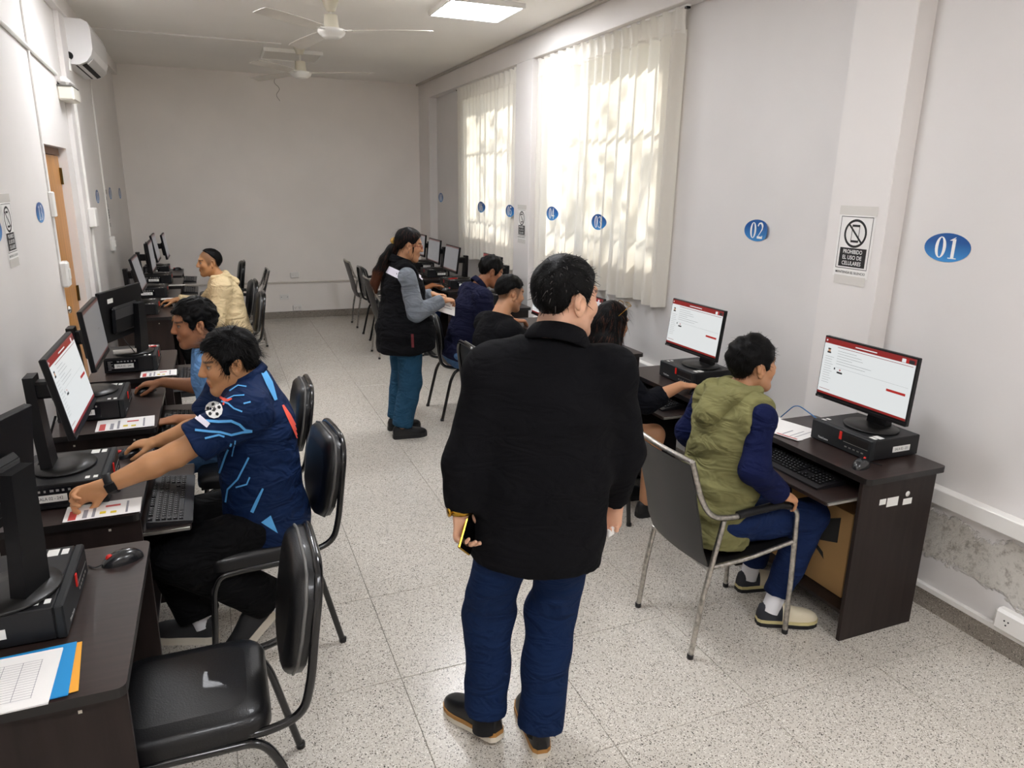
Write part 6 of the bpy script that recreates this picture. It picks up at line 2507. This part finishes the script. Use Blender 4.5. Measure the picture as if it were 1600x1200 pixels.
# watch on the left wrist, phone in the left hand, wad of paper in the right
wa = thing('wristwatch', 'gold wristwatch on the left wrist of the man in the aisle', 'watch', tuple(mI['base'] + mJ['WL']))
MB().lathe([(0.036, -0.010), (0.040, -0.010), (0.040, 0.010), (0.036, 0.010)], 24).build('strap', M_GOLD, wa)
wc_ = MB().lathe([(0.0, 0.0), (0.017, 0.0), (0.017, 0.007), (0.0, 0.008)], 20).build('watch_case', M_GOLD, wa)
wc_.rotation_euler = (0, -PI / 2, 0)
wc_.location = (-0.036, -0.008, 0.0)
_n = nrm([0.65, -0.75, 0.15])
_z = nrm(np.array([0.55, 0.45, 0.75]) - _n * (np.array([0.55, 0.45, 0.75]) @ _n))
ph = thing('smartphone', 'black smartphone with a gold edge in the left hand of the man in the aisle', 'phone', tuple(np.array([0.62, 1.888, 0.832]) + _n * 0.024 + _z * 0.012))
MB().box((-0.0042, -0.036, -0.070), (0.0042, 0.036, 0.070), ch=0.003).build('gold_body', M_GOLD, ph)
MB().box((0.0042, -0.033, -0.067), (0.0050, 0.033, 0.067)).build('phone_screen', mat('phone glass', '050506', rough=0.05), ph)
_y = np.cross(_z, _n)
ph.rotation_euler = Matrix([[_n[i], _y[i], _z[i]] for i in range(3)]).to_euler()
wd = thing('paper_scrap', 'small folded white paper in the right hand of the man in the aisle', 'paper', (1.125, 1.862, 0.758))
MB().box((-0.016, -0.006, -0.014), (0.016, 0.006, 0.014), ch=0.003, rot=rotz(0.5)).build('folded_paper', M_PAPER, wd)

# ---- standing woman
M_VESTK = cloth('black vest', '101013', bump=0.15)
M_GREYM = cloth('grey melange', '7c828a', var=0.25, bump=0.3)
M_JEANSM = cloth('mid blue jeans', '284c66', bump=0.35)


def pony(T, A, s):
    b = [T(-0.100, 0, -0.015), T(-0.13, 0.0, -0.06), T(-0.17, 0.0, -0.14), T(-0.205, 0, -0.24), T(-0.215, 0, -0.33), T(-0.20, 0, -0.40)]
    r = [0.028, 0.033, 0.036, 0.035, 0.030, 0.012]
    P = [cone(b[i], b[i + 1], r[i], r[i + 1], 0.02) for i in range(5)]
    P.append(cone(T(0.02, 0.078, -0.01), T(0.035, 0.074, -0.075), 0.008, 0.003, 0.01))
    P.append(cone(T(0.02, -0.078, -0.01), T(0.035, -0.074, -0.075), 0.006, 0.002, 0.01))
    return P


WLINE = [(-0.14, -0.05), (-0.08, -0.055), (-0.05, -0.02), (-0.03, 0.012), (0.0, 0.012), (0.02, 0.014), (0.04, 0.030), (0.055, 0.056), (0.068, 0.078), (0.085, 0.095), (0.14, 0.12)]
wom, wJ, wG, wI = build_person(dict(
    label='woman in a black vest over a grey sleeve, with a long ponytail, standing with papers', base=(1.24, 5.14, 0), az=0, seed=2,
    pelvis=(1.25, 5.14, 0.80), neck=(1.225, 5.14, 1.305), head=(1.292, 5.14, 1.425), face=(-4, -10), girth=1.2, sh=0.175, limb=0.90, hs=0.93, neckr=0.05, drop=0.085, arm=1.15,
    hands={'R': dict(w=(1.50, 5.01, 1.035), e=(1.285, 4.955, 0.965), d=(0.9, 0.35, -0.05), n=(0.1, 0.3, -0.9), curl=(0.5, 0.6, 0.4), sc=0.9),
           'L': dict(w=(1.49, 5.24, 1.04), e=(1.29, 5.335, 0.97), d=(0.9, -0.4, 0.0), n=(0.1, -0.3, -0.9), curl=(0.5, 0.6, 0.4), sc=0.9)},
    feet={'R': dict(a=(1.185, 5.05, 0.095), k=(1.255, 5.05, 0.43), az=0, heel=(1.122, 5.05, 0)), 'L': dict(a=(1.19, 5.25, 0.095), k=(1.25, 5.25, 0.43), az=2, heel=(1.128, 5.25, 0))},
    shoes=dict(upper=M_SHOEK, sole=M_SOLEK, scale=0.93),
    skin=SK_TAN, paint=dict(lips=lin('a24a48')),
    top=dict(mat=M_VESTK, shirtmat=M_GREYM, vest=True, name='vest', sleeve='long', hem=0.135, hipw=0.222, hipdepth=0.98, waistw=0.19, chestw=0.175, depth=0.82, fit=0.018, sleeve_r=1.12, collar=0.03, bust=0.06, armhole=0.012),
    bottom=dict(mat=M_JEANSM, w=1.08, knee=0.078, hem=0.068, short=0.0, wrinkle=1.3),
    hair=dict(style='pony', m=HAIRK, seed=5, grow=1.0, disp=0.0022, freq=90, strands=900, slen=0.05, extra=pony, line=WLINE, smat=HAIRB, tipz=-0.22)))
collar(wom, wI['N'] + np.array([-0.005, 0, 0.0]), np.array([0.25, 0, 1]), wI['f0'], 0.078, 0.05, M_VESTK, tilt=0.3)
M_REFL = mat('reflective white', 'e8e4f0', rough=0.4)
for q_ in ([(608.7, 416), (629, 425.3), (623, 436), (603, 426)], [(654, 424), (665, 432), (660, 439), (652.5, 431)]):
    decal(wG['top'], wI['base'], [q_], 'reflective_strip', M_REFL, wom)
decal(wG['top'], wI['base'], [[(642, 522), (646, 522), (647, 543), (643, 543)]], 'red_tab', mat('dark red tab', '6a1f24', rough=0.7), wom)
c_, f_, l_, u_ = wI['Hc'], wI['hf'], wI['hl'], wI['hu']
gl = MB()
for sg in (-1, 1):
    cc = c_ + (f_ * 0.098 + l_ * sg * 0.034 + u_ * 0.002) * 0.93
    ring = [cc + l_ * 0.023 * math.cos(a) + u_ * 0.016 * math.sin(a) - f_ * 0.004 * math.cos(a) * sg for a in np.linspace(0, 2 * PI, 19)[:-1]]
    gl.tube(ring, 0.0018, 6, closed=True)
    gl.tube([cc + l_ * sg * 0.023, c_ + (f_ * 0.0 + l_ * sg * 0.083 + u_ * 0.006) * 0.93], 0.0017, 6)
gl.tube([c_ + (f_ * 0.099 + l_ * 0.011) * 0.93, c_ + (f_ * 0.099 - l_ * 0.011) * 0.93], 0.0017, 6)
gl.build('glasses', mat('red spectacle frame', '8c2a22', rough=0.3), wom)
hc = MB()
hcp = c_ + (-f_ * 0.118 + u_ * 0.012) * 0.93
for k in (-1, 1):
    hc.tube([hcp + l_ * 0.0 + u_ * 0.022, hcp - f_ * 0.022 + l_ * k * 0.022, hcp - u_ * 0.026 + l_ * k * 0.008], [0.007, 0.009, 0.004], 8, fillet=0.02)
hc.build('hair_clip', mat('amber clip', 'a8823a', rough=0.3), wom)
MB().lathe([(0.0, -0.005), (0.004, 0), (0.0, 0.005)], 8, at=tuple(c_ + (-f_ * 0.010 - l_ * 0.083 - u_ * 0.052) * 0.93)).build('earring', M_CHROME, wom)
pp = sheet('held_paper', 'white folded papers in the hands of the standing woman', 'papers', (1.545, 5.06, 0.975), 0.15, 0.10, 0.25, M_PAPER, [(0.2, 0.6, 0.7, 0.66, M_PGREY), (0.2, 0.4, 0.8, 0.44, M_PGREY)], thick=0.004)
pp.rotation_euler = (1.15, 0.35, 0.25)

# ---- youth in the green vest
M_OLIVE = cloth('olive vest', '7b7850', bump=0.2, var=0.15)
M_NAVY = cloth('navy jersey', '131a3e')
M_JOG = cloth('navy jogger', '17264a')
boy, bJ, bG, bI = build_person(dict(
    label='youth in an olive green vest over navy sleeves sitting on the chrome sling chair', base=(1.95, 2.26, 0), az=0, seed=4,
    pelvis=(1.86, 2.265, 0.525), neck=(1.925, 2.265, 1.07), head=(1.995, 2.27, 1.162), face=(-6, 2), girth=0.98, res=0.0037, sh=0.165, limb=0.93, hs=0.93, neckr=0.05, drop=0.085,
    hands={'R': dict(w=(2.005, 2.058, 0.675), e=(1.865, 2.05, 0.80), d=(0.85, 0.02, -0.30), n=(-0.2, 0.25, -0.9), curl=(0.55, 0.6, 0.4), sc=0.92),
           'L': dict(w=(2.0, 2.465, 0.675), e=(1.87, 2.48, 0.82), d=(0.85, -0.02, -0.30), n=(-0.2, -0.25, -0.9), curl=(0.55, 0.6, 0.4), sc=0.92)},
    feet={'R': dict(a=(2.145, 2.145, 0.11), k=(2.285, 2.14, 0.50), az=-22, heel=(2.085, 2.165, 0)), 'L': dict(a=(2.235, 2.405, 0.11), k=(2.29, 2.39, 0.50), az=-8, heel=(2.178, 2.415, 0))},
    shoes=dict(upper=mat('navy trainer', '23262f', rough=0.6), sole=M_SOLEK, toe=mat('cream trainer toe', 'd6ccb2', rough=0.6), sock=mat('white sock', 'e6e6ea', rough=0.9), band=mat('yellowed sole', 'c9bd8a', rough=0.6), scale=0.95),
    skin=SK_TAN, paint=dict(fade=0.2),
    top=dict(mat=M_OLIVE, shirtmat=M_NAVY, vest=True, name='vest', sleeve='long', hem=0.10, hipw=0.175, waistw=0.17, chestw=0.165, depth=0.80, hipdepth=0.9, fit=0.018, sleeve_r=0.98, collar=0.03, armhole=0.012, wrinkle=1.3, cuff=0.0, disp=[lambda P: -0.004 * np.exp(-(((P[:, 2] + 0.25 * P[:, 1] + 0.35 * P[:, 0]) % 0.085 - 0.04) / 0.006) ** 2)]),
    bottom=dict(mat=M_JOG, w=0.98, knee=0.076, hem=0.058, short=0.03, wrinkle=1.4),
    hair=dict(style='short', m=HAIRK, seed=9, grow=1.25, disp=0.003, freq=110, strands=1200, slen=0.013, line=[(-0.14, -0.06), (-0.10, -0.065), (-0.06, -0.045), (-0.045, -0.02), (-0.036, 0.018), (-0.008, 0.022), (0.008, 0.0), (0.014, -0.018), (0.03, -0.018), (0.036, 0.01), (0.05, 0.034), (0.065, 0.044), (0.14, 0.046)])))
# hood lying on the back, quilting seams
N_, s_, f0_, r0_ = bI['N'], bI['s'], bI['f0'], bI['r0']
hp = [cone(N_ + r0_ * 0.085 + f0_ * 0.03 + s_ * 0.005, N_ + r0_ * 0.08 - f0_ * 0.06 - s_ * 0.01, 0.026, 0.032, 0.02), cone(N_ - r0_ * 0.085 + f0_ * 0.03 + s_ * 0.005, N_ - r0_ * 0.08 - f0_ * 0.06 - s_ * 0.01, 0.026, 0.032, 0.02),
      cone(N_ + r0_ * 0.08 - f0_ * 0.06 - s_ * 0.01, N_ - f0_ * 0.125 - s_ * 0.10, 0.032, 0.040, 0.03), cone(N_ - r0_ * 0.08 - f0_ * 0.06 - s_ * 0.01, N_ - f0_ * 0.125 - s_ * 0.10, 0.032, 0.040, 0.03),
      cone(N_ - f0_ * 0.085 - s_ * 0.015, N_ - f0_ * 0.12 - s_ * 0.09, 0.03, 0.045, 0.03, (r0_, 1.5))]
Pg, Qg = shell_groups([(hp, [])], 0.008, [(40, 0.004, 41, (1, 1, 1)), (80, 0.002, 42, (1, 1, 1))])
mesh_obj('hood', Pg, Qg, M_OLIVE, boy)

# ---- long-haired woman
M_BLKTOP = cloth('black jumper', '0d0e14')


def bob(T, A, s):
    P = []
    for sg in (-1, 1):
        P += [cone(T(-0.03, sg * 0.072, 0.03), T(-0.035, sg * 0.085, -0.12), 0.035, 0.036, 0.03), cone(T(-0.035, sg * 0.085, -0.12), T(-0.03, sg * 0.085, -0.20), 0.036, 0.016, 0.03),
              cone(T(0.03, sg * 0.075, 0.03), T(0.02, sg * 0.082, -0.13), 0.018, 0.016, 0.02)]
    P += [cone(T(-0.085, 0, 0.0), T(-0.09, 0.0, -0.13), 0.06, 0.055, 0.03), cone(T(-0.09, 0.0, -0.13), T(-0.085, 0, -0.20), 0.055, 0.03, 0.03), cone(T(-0.07, 0.05, -0.1), T(-0.065, 0.055, -0.205), 0.045, 0.018, 0.03), cone(T(-0.07, -0.05, -0.1), T(-0.065, -0.055, -0.205), 0.045, 0.018, 0.03)]
    return P


w2, w2J, w2G, w2I = build_person(dict(
    label='woman with shoulder-length dark hair in black, using the mouse at the second right-hand desk', base=(1.90, 3.39, 0), az=0, seed=6,
    pelvis=(1.80, 3.40, 0.535), neck=(1.915, 3.395, 1.025), head=(1.985, 3.40, 1.132), face=(4, -8), girth=0.98, sh=0.16, limb=0.90, hs=0.92, neckr=0.046, drop=0.085,
    hands={'R': dict(w=(2.315, 3.185, 0.80), e=(2.085, 3.165, 0.735), d=(0.95, -0.1, -0.05), n=(0, 0, -1), curl=(0.25, 0.45, 0.3), sc=0.9, thumb=0.3),
           'L': dict(w=(2.17, 3.52, 0.72), d=(0.95, 0.0, -0.05), n=(0, 0, -1), curl=(0.3, 0.5, 0.3), sc=0.9)},
    feet={'R': dict(a=(2.20, 3.27, 0.10), k=(2.215, 3.26, 0.50), az=0), 'L': dict(a=(2.20, 3.50, 0.10), k=(2.21, 3.51, 0.50), az=0)},
    shoes=dict(upper=M_SHOEK, sole=M_SOLEK, scale=0.9), leg=1.15,
    skin=SK_TAN, paint=dict(lips=lin('a65650')),
    top=dict(mat=M_BLKTOP, sleeve='34', hem=0.09, chestw=0.155, waistw=0.15, fit=0.014, collar=0.0, depth=0.72, bust=0.05),
    bottom=dict(mat=cloth('black skirt', '121214'), kind='skirt', name='skirt'),
    hair=dict(style='long', m=HAIRK, seed=12, grow=1.0, disp=0.003, freq=70, strands=1500, slen=0.06, extra=bob, line=WLINE, smat=HAIRB, tipz=-0.17)))
sg_ = MB()
c_, f_, l_, u_ = w2I['Hc'], w2I['hf'], w2I['hl'], w2I['hu']
for k in (-1, 1):
    cc = c_ + f_ * 0.062 + l_ * k * 0.034 + u_ * 0.112
    ring = [cc + l_ * 0.024 * math.cos(a) + (f_ * 0.5 - u_ * 0.5) * 0.022 * math.sin(a) for a in np.linspace(0, 2 * PI, 15)[:-1]]
    sg_.tube(ring, 0.0016, 6, closed=True)
    sg_.tube([cc + l_ * k * 0.024, c_ - f_ * 0.03 + l_ * k * 0.09 + u_ * 0.05], 0.0016, 6)
sg_.build('sunglasses', M_GOLD, w2)

# ---- man in the black T-shirt
CREW = [(-0.14, -0.02), (-0.10, -0.02), (-0.06, 0.0), (-0.04, 0.03), (-0.01, 0.045), (0.03, 0.045), (0.045, 0.05), (0.062, 0.062), (0.085, 0.068), (0.14, 0.07)]
tee, tJ, tG, tI = build_person(dict(
    label='man with a cropped fade haircut in a black T-shirt at the third right-hand desk', base=(1.72, 4.37, 0), az=4, seed=8,
    pelvis=(1.62, 4.34, 0.535), neck=(1.70, 4.375, 1.035), head=(1.782, 4.40, 1.162), face=(8, -10), girth=1.1, sh=0.19, limb=0.98, hs=0.95, neckr=0.056, drop=0.095, arm=1.1,
    hands={'R': dict(w=(2.08, 4.30, 0.775), d=(0.9, 0.1, 0.05), n=(0, 0, -1), curl=(0.4, 0.6, 0.4)), 'L': dict(w=(2.06, 4.62, 0.775), d=(0.95, -0.1, 0.05), n=(0, 0, -1), curl=(0.4, 0.6, 0.4))},
    feet={'R': dict(a=(2.0, 4.22, 0.10), az=0), 'L': dict(a=(2.0, 4.52, 0.10), az=0)},
    skin=SK_TAN, paint=dict(fade=0.55, stubble=0.25),
    top=dict(mat=M_BLKP, sleeve='short', hem=0.08, chestw=0.185, waistw=0.18, fit=0.02, depth=0.74, collar=0.0),
    bottom=dict(mat=M_JOG), hair=dict(style='short', m=HAIRK, seed=14, grow=0.9, disp=0.002, strands=900, slen=0.014, line=CREW)))

# ---- man in the navy polo shirt
M_POLO = cloth('navy polo', '171930')
navy, nJ, nG, nI = build_person(dict(
    label='man in a navy polo shirt bending over the fourth right-hand desk', base=(1.85, 5.40, 0), az=0, seed=10,
    pelvis=(1.75, 5.42, 0.54), neck=(1.915, 5.40, 1.085), head=(2.022, 5.40, 1.188), face=(-4, -24), girth=1.02, sh=0.185, limb=0.97, hs=0.95, drop=0.085,
    hands={'R': dict(w=(2.17, 5.27, 0.80), e=(1.90, 5.16, 0.79), d=(0.95, 0.15, -0.05), n=(0, 0, -1), curl=(0.4, 0.6, 0.4)), 'L': dict(w=(2.15, 5.55, 0.80), d=(0.95, 0, -0.05), n=(0, 0, -1), curl=(0.4, 0.6, 0.4))},
    feet={'R': dict(a=(2.05, 5.28, 0.10), az=0), 'L': dict(a=(2.05, 5.55, 0.10), az=0)},
    skin=lin('9f6a4a'), paint=dict(fade=0.25),
    top=dict(mat=M_POLO, sleeve='short', hem=0.05, chestw=0.175, waistw=0.165, fit=0.018, depth=0.72, collar=0.0, slen=0.8),
    bottom=dict(mat=cloth('light blue jeans', '4a6a92')), hair=dict(style='short', m=HAIRK, seed=16, grow=1.15, disp=0.003, strands=900, slen=0.02)))
collar(navy, nI['N'], nI['nk'] - nI['N'] + np.array([0, 0, 0.02]), nI['f0'], 0.066, 0.042, M_POLO)

# ---- person mostly hidden behind the standing woman
hid, hJ, hG, hI = build_person(dict(
    label='person hidden behind the standing woman, only a hand on the mouse showing', base=(1.84, 7.74, 0), az=0, seed=12,
    pelvis=(1.80, 7.76, 0.53), neck=(1.815, 7.74, 1.0), head=(1.86, 7.74, 1.115), face=(0, -12), girth=0.98, sh=0.175, limb=0.95, hs=0.92,
    hands={'R': dict(w=(2.13, 7.49, 0.80), d=(0.95, -0.25, -0.08), n=(0, 0, -1), curl=(0.25, 0.45, 0.3)), 'L': dict(w=(2.08, 7.85, 0.72), d=(0.95, 0, -0.05), n=(0, 0, -1), curl=(0.3, 0.5, 0.3))},
    feet={'R': dict(a=(2.12, 7.64, 0.10), az=0), 'L': dict(a=(2.12, 7.88, 0.10), az=0)},
    skin=lin('8c5530'), paint=dict(), res=0.006,
    top=dict(mat=cloth('brown top', '4a3326'), sleeve='short', hem=0.05, step=0.012), bottom=dict(mat=M_JOG, step=0.013),
    hair=dict(style='short', m=HAIRK, seed=18, strands=300, res=0.007)))

# ---- young man in the navy football jersey
M_JERSEY = cloth('navy football jersey', '122549', rough=0.65, bump=0.12)
M_BLKTR = cloth('black track trousers', '0c0c0e', rough=0.7)
jer, jJ, jG, jI = build_person(dict(
    label='young man in a navy football jersey with light blue streaks reaching over his desk', base=(-0.02, 2.88, 0), az=184, seed=14,
    pelvis=(0.105, 2.875, 0.53), neck=(0.075, 2.875, 1.125), head=(0.008, 2.88, 1.182), face=(190, -8), girth=1.05, res=0.0034, sh=0.185, limb=1.0, hs=0.97, neckr=0.056, drop=0.08, arm=1.08,
    shoff={'L': (0.03, 0, -0.01), 'R': (0.06, 0, -0.01)},
    hands={'L': dict(w=(-0.415, 2.66, 0.825), e=(-0.195, 2.665, 0.905), d=(-0.9, -0.12, -0.22), n=(0.0, -0.9, -0.40), curls=((0.55, 0.9, 0.5), (0.65, 1.0, 0.5), (0.75, 1.0, 0.6), (0.8, 1.0, 0.6)), sc=1.03, thumb=0.35),
           'R': dict(w=(-0.275, 3.115, 0.815), e=(-0.10, 3.09, 0.87), d=(-0.95, 0.35, -0.15), n=(0, 0, -1), curl=(0.25, 0.45, 0.3), sc=1.0)},
    feet={'R': dict(a=(-0.19, 2.90, 0.11), k=(-0.31, 2.98, 0.50), az=156, heel=(-0.135, 2.87, 0)), 'L': dict(a=(0.085, 2.775, 0.20), k=(-0.235, 2.74, 0.47), az=186, heel=(0.165, 2.79, 0.0), pitch=0.75)},
    shoes=dict(upper=mat('charcoal trainer', '2a2a2c', rough=0.7), sole=M_SOLEW, sock=mat('white sock', 'e6e6ea', rough=0.9)),
    skin=lin('c08c62'), paint=dict(stubble=0.1),
    top=dict(mat=M_JERSEY, sleeve='short', hem=0.09, chestw=0.18, waistw=0.178, hipw=0.19, fit=0.02, depth=0.82, hipdepth=0.86, collar=0.0, slen=0.76, sleeve_r=1.08, step=0.008),
    bottom=dict(mat=M_BLKTR, w=1.1, knee=0.085, hem=0.075, wrinkle=1.5),
    hair=dict(style='spiky', m=HAIRK, seed=21, grow=1.35, disp=0.004, freq=120, strands=2400, slen=0.02, line=[(-0.14, -0.07), (-0.10, -0.075), (-0.07, -0.06), (-0.045, -0.03), (-0.036, 0.016), (-0.01, 0.022), (0.006, -0.005), (0.012, -0.045), (0.032, -0.045), (0.038, 0.0), (0.05, 0.045), (0.065, 0.066), (0.14, 0.07)])))
collar(jer, jI['N'] + np.array([-0.005, 0, 0.0]), np.array([-0.35, 0, 1.0]), jI['f0'], 0.070, 0.030, M_JERSEY, tilt=0.5)
def Zq(o, s, pts):
    return [(o[0] + x / s, o[1] + y / s) for x, y in pts]


ZA, SA, ZB_, SB = (240, 440), 4.615, (0, 480), 3.2
M_SKYB = mat('light blue print', '58a9e6', rough=0.7)
M_CORAL = mat('coral print', 'ee5a48', rough=0.7)
for o, s, pts, w in (
        (ZA, SA, [(375, 1005), (470, 1010), (560, 1005), (620, 1030), (660, 1070), (710, 1078)], 4.0),
        (ZA, SA, [(300, 1070), (400, 1080), (480, 1085), (560, 1105), (640, 1085), (710, 1078)], 3.6),
        (ZA, SA, [(370, 1130), (470, 1105), (510, 1118)], 3.0), (ZA, SA, [(490, 865), (540, 880), (580, 915), (640, 938)], 2.4),
        (ZA, SA, [(530, 850), (580, 825), (655, 820)], 1.8), (ZA, SA, [(550, 790), (610, 750), (670, 760)], 2.0), (ZA, SA, [(650, 880), (700, 868)], 2.4),
        (ZB_, SB, [(1155, 680), (1130, 740), (1110, 800), (1095, 840)], 3.0), (ZB_, SB, [(1175, 665), (1170, 700), (1162, 745)], 2.0),
        (ZB_, SB, [(1245, 750), (1215, 810), (1190, 860), (1140, 910), (1130, 975)], 2.8), (ZB_, SB, [(1250, 850), (1235, 885), (1180, 900)], 2.4), (ZB_, SB, [(1315, 905), (1285, 970), (1260, 1025)], [3.0, 5.0, 5.5])):
    decal(jG['top'], jI['base'], strip_quads(Zq(o, s, pts), w), 'light_blue_streak', M_SKYB, jer, nu=4, nv=1, maxlen=0.12)
decal(jG['top'], jI['base'], [[(408, 816), (423, 805), (434, 833), (434, 833)]], 'hem_panel', M_SKYB, jer)
decal(jG['top'], jI['base'], strip_quads(Zq(ZB_, SB, [(1310, 310), (1345, 380), (1378, 465)]), [8, 11, 5]), 'nape_panel', M_SKYB, jer)
decal(jG['top'], jI['base'], strip_quads(Zq(ZB_, SB, [(1412, 490), (1440, 540), (1470, 600), (1495, 660), (1508, 710)]), [3, 7, 8, 7, 3]), 'back_number', M_CORAL, jer)
decal(jG['top'], jI['base'], strip_quads(Zq(ZA, SA, [(482, 830), (505, 850), (535, 858), (566, 846)]), [3, 5, 4, 2]) + strip_quads(Zq(ZA, SA, [(515, 855), (505, 892)]), [4, 2.5]), 'chest_emblem', M_CORAL, jer, nu=4, nv=2, maxlen=0.2)


def disc_quads(cx, cy, r, n=12):
    out = []
    for k in range(n):
        a0, a1 = 2 * PI * k / n, 2 * PI * (k + 1) / n
        out.append([(cx, cy), (cx, cy), (cx + r * math.cos(a1), cy + r * math.sin(a1)), (cx + r * math.cos(a0), cy + r * math.sin(a0))])
    return out


decal(jG['top'], jI['base'], disc_quads(335, 640.5, 14), 'sleeve_badge', M_PRINTW, jer, nu=2, nv=4, off=0.004, maxlen=0.3)
stars = disc_quads(335, 640.5, 4.4, 5)
for k in range(5):
    a = 2 * PI * k / 5 - PI / 2
    stars += disc_quads(335 + 9.3 * math.cos(a), 640.5 + 9.3 * math.sin(a), 2.9, 5)
decal(jG['top'], jI['base'], stars, 'badge_stars', M_PRINTK, jer, nu=1, nv=1, off=0.006, maxlen=0.3)
decal(jG['top'], jI['base'], [[(310.4, 647), (328.8, 662), (323.4, 668.6), (305, 654.5)]], 'sleeve_patch', M_REFL, jer, off=0.0035)
ws = thing('wristwatch', 'black rubber wristwatch on the outstretched arm of the jersey wearer', 'watch', tuple(jI['base'] + jJ['WL'] - nrm(jJ['WL'] - jJ['EL']) * 0.012))
MB().lathe([(0.034, -0.012), (0.039, -0.012), (0.039, 0.012), (0.034, 0.012)], 24).build('strap', M_BLACK, ws)
wc_ = MB().box((-0.017, -0.017, -0.004), (0.017, 0.017, 0.008), ch=0.003).build('watch_case', M_BLACK, ws)
ws.rotation_euler = Vector(nrm(jJ['WL'] - jJ['EL'])).to_track_quat('Z', 'Y').to_euler()
wc_.matrix_local = Matrix.Translation((0.036, 0.0, 0.0)) @ Matrix.Rotation(PI / 2, 4, 'Y')

# ---- curly-haired man
cur, cJ, cG, cI = build_person(dict(
    label='man with curly black hair in a light blue shirt, behind the jersey wearer', base=(-0.05, 3.85, 0), az=180, seed=16,
    pelvis=(0.0, 3.84, 0.53), neck=(-0.075, 3.86, 1.055), head=(-0.132, 3.86, 1.162), face=(192, -6), girth=1.0, sh=0.18, limb=0.97, hs=0.95,
    hands={'R': dict(w=(-0.315, 4.105, 0.81), e=(-0.085, 4.05, 0.775), d=(-0.9, 0.25, -0.08), n=(0, 0, -1), curl=(0.25, 0.45, 0.3)), 'L': dict(w=(-0.25, 3.70, 0.72), d=(-0.9, 0.0, -0.05), n=(0, 0, -1), curl=(0.3, 0.5, 0.3))},
    feet={'R': dict(a=(-0.28, 3.98, 0.10), az=180), 'L': dict(a=(-0.28, 3.72, 0.10), az=180)},
    skin=lin('a87250'), paint=dict(stubble=0.3),
    top=dict(mat=cloth('light blue shirt', '6d9bd0'), sleeve='short', hem=0.07, fit=0.018, depth=0.7, collar=0.0, slen=0.85),
    bottom=dict(mat=cloth('light blue jeans', '4a6a92')), hair=dict(style='curly', m=HAIRK, seed=24, grow=1.45, disp=0.0045, freq=130, strands=1200, slen=0.016)))

# ---- man in the cream hoodie
M_CREAM = cloth('cream hoodie', 'd9c49c', bump=0.2)
RECED = [(-0.14, -0.06), (-0.10, -0.06), (-0.07, -0.05), (-0.05, -0.02), (-0.04, 0.03), (-0.012, 0.06), (0.015, 0.088), (0.04, 0.105), (0.07, 0.13), (0.14, 0.14)]
bei, eJ, eG, eI = build_person(dict(
    label='balding man in a cream hoodie sitting at the desk beyond the door', base=(0.02, 6.88, 0), az=180, seed=18,
    pelvis=(0.10, 6.90, 0.53), neck=(0.005, 6.88, 1.04), head=(-0.06, 6.88, 1.155), face=(190, -2), girth=1.08, sh=0.185, limb=0.97, hs=0.95,
    hands={'R': dict(w=(-0.355, 7.07, 0.81), d=(-0.95, 0.25, -0.08), n=(0, 0, -1), curl=(0.25, 0.45, 0.3)), 'L': dict(w=(-0.28, 6.72, 0.72), d=(-0.9, 0.0, -0.05), n=(0, 0, -1), curl=(0.3, 0.5, 0.3))},
    feet={'R': dict(a=(-0.22, 7.02, 0.10), az=180), 'L': dict(a=(-0.22, 6.76, 0.10), az=180)},
    skin=lin('b5835a'), paint=dict(fade=0.5, stubble=0.2), res=0.0045,
    top=dict(mat=M_CREAM, sleeve='long', hem=0.08, chestw=0.185, waistw=0.18, fit=0.022, depth=0.78, collar=0.0, sleeve_r=1.1, name='hoodie'),
    bottom=dict(mat=M_BLKTR), hair=dict(style='short', m=HAIRK, seed=27, grow=0.55, disp=0.001, strands=500, slen=0.008, line=RECED)))
N_, s_, f0_, r0_ = eI['N'], eI['s'], eI['f0'], eI['r0']
hp = [cone(N_ + r0_ * 0.075 + f0_ * 0.05 - s_ * 0.01, N_ + r0_ * 0.075 - f0_ * 0.06, 0.024, 0.03, 0.02), cone(N_ - r0_ * 0.075 + f0_ * 0.05 - s_ * 0.01, N_ - r0_ * 0.075 - f0_ * 0.06, 0.024, 0.03, 0.02),
      cone(N_ + r0_ * 0.075 - f0_ * 0.06, N_ - f0_ * 0.12 - s_ * 0.06, 0.03, 0.034, 0.03), cone(N_ - r0_ * 0.075 - f0_ * 0.06, N_ - f0_ * 0.12 - s_ * 0.06, 0.03, 0.034, 0.03)]
Pg, Qg = shell_groups([(hp, [])], 0.009, [(45, 0.003, 51, (1, 1, 1))])
mesh_obj('hood', Pg, Qg, M_CREAM, bei)

# ---- cables
cb = thing('network_cable', 'blue network cable on the back of the nearest right-hand desk', 'cable', (2.70, 2.62, PCZ))
MB().tube([(0.10, 0.30, -0.10), (0.06, 0.16, 0.02), (0.03, 0.02, 0.006), (0.0, -0.06, 0.004), (0.02, -0.20, 0.004)], 0.003, 6, fillet=0.06).build('cord', mat('blue cable', '2f6fa8', rough=0.5), cb)
cb = thing('power_cable', 'black cable trailing behind the jersey wearer\'s monitor', 'cable', (-0.66, 2.75, PCZ))
MB().tube([(0.06, 0.22, 0.25), (0.02, 0.14, 0.12), (-0.05, 0.03, 0.02), (-0.06, -0.10, 0.006)], 0.0045, 6, fillet=0.08).build('cord', M_BLACK, cb)
cb = thing('power_cable', 'black cable looping beside the turned monitor', 'cable', (-0.52, 4.74, TOPZ))
MB().tube([(-0.04, -0.06, 0.20), (-0.02, -0.10, 0.10), (0.03, -0.11, 0.03), (0.02, -0.06, 0.013)], 0.003, 6, fillet=0.05).build('cord', M_BLACK, cb)
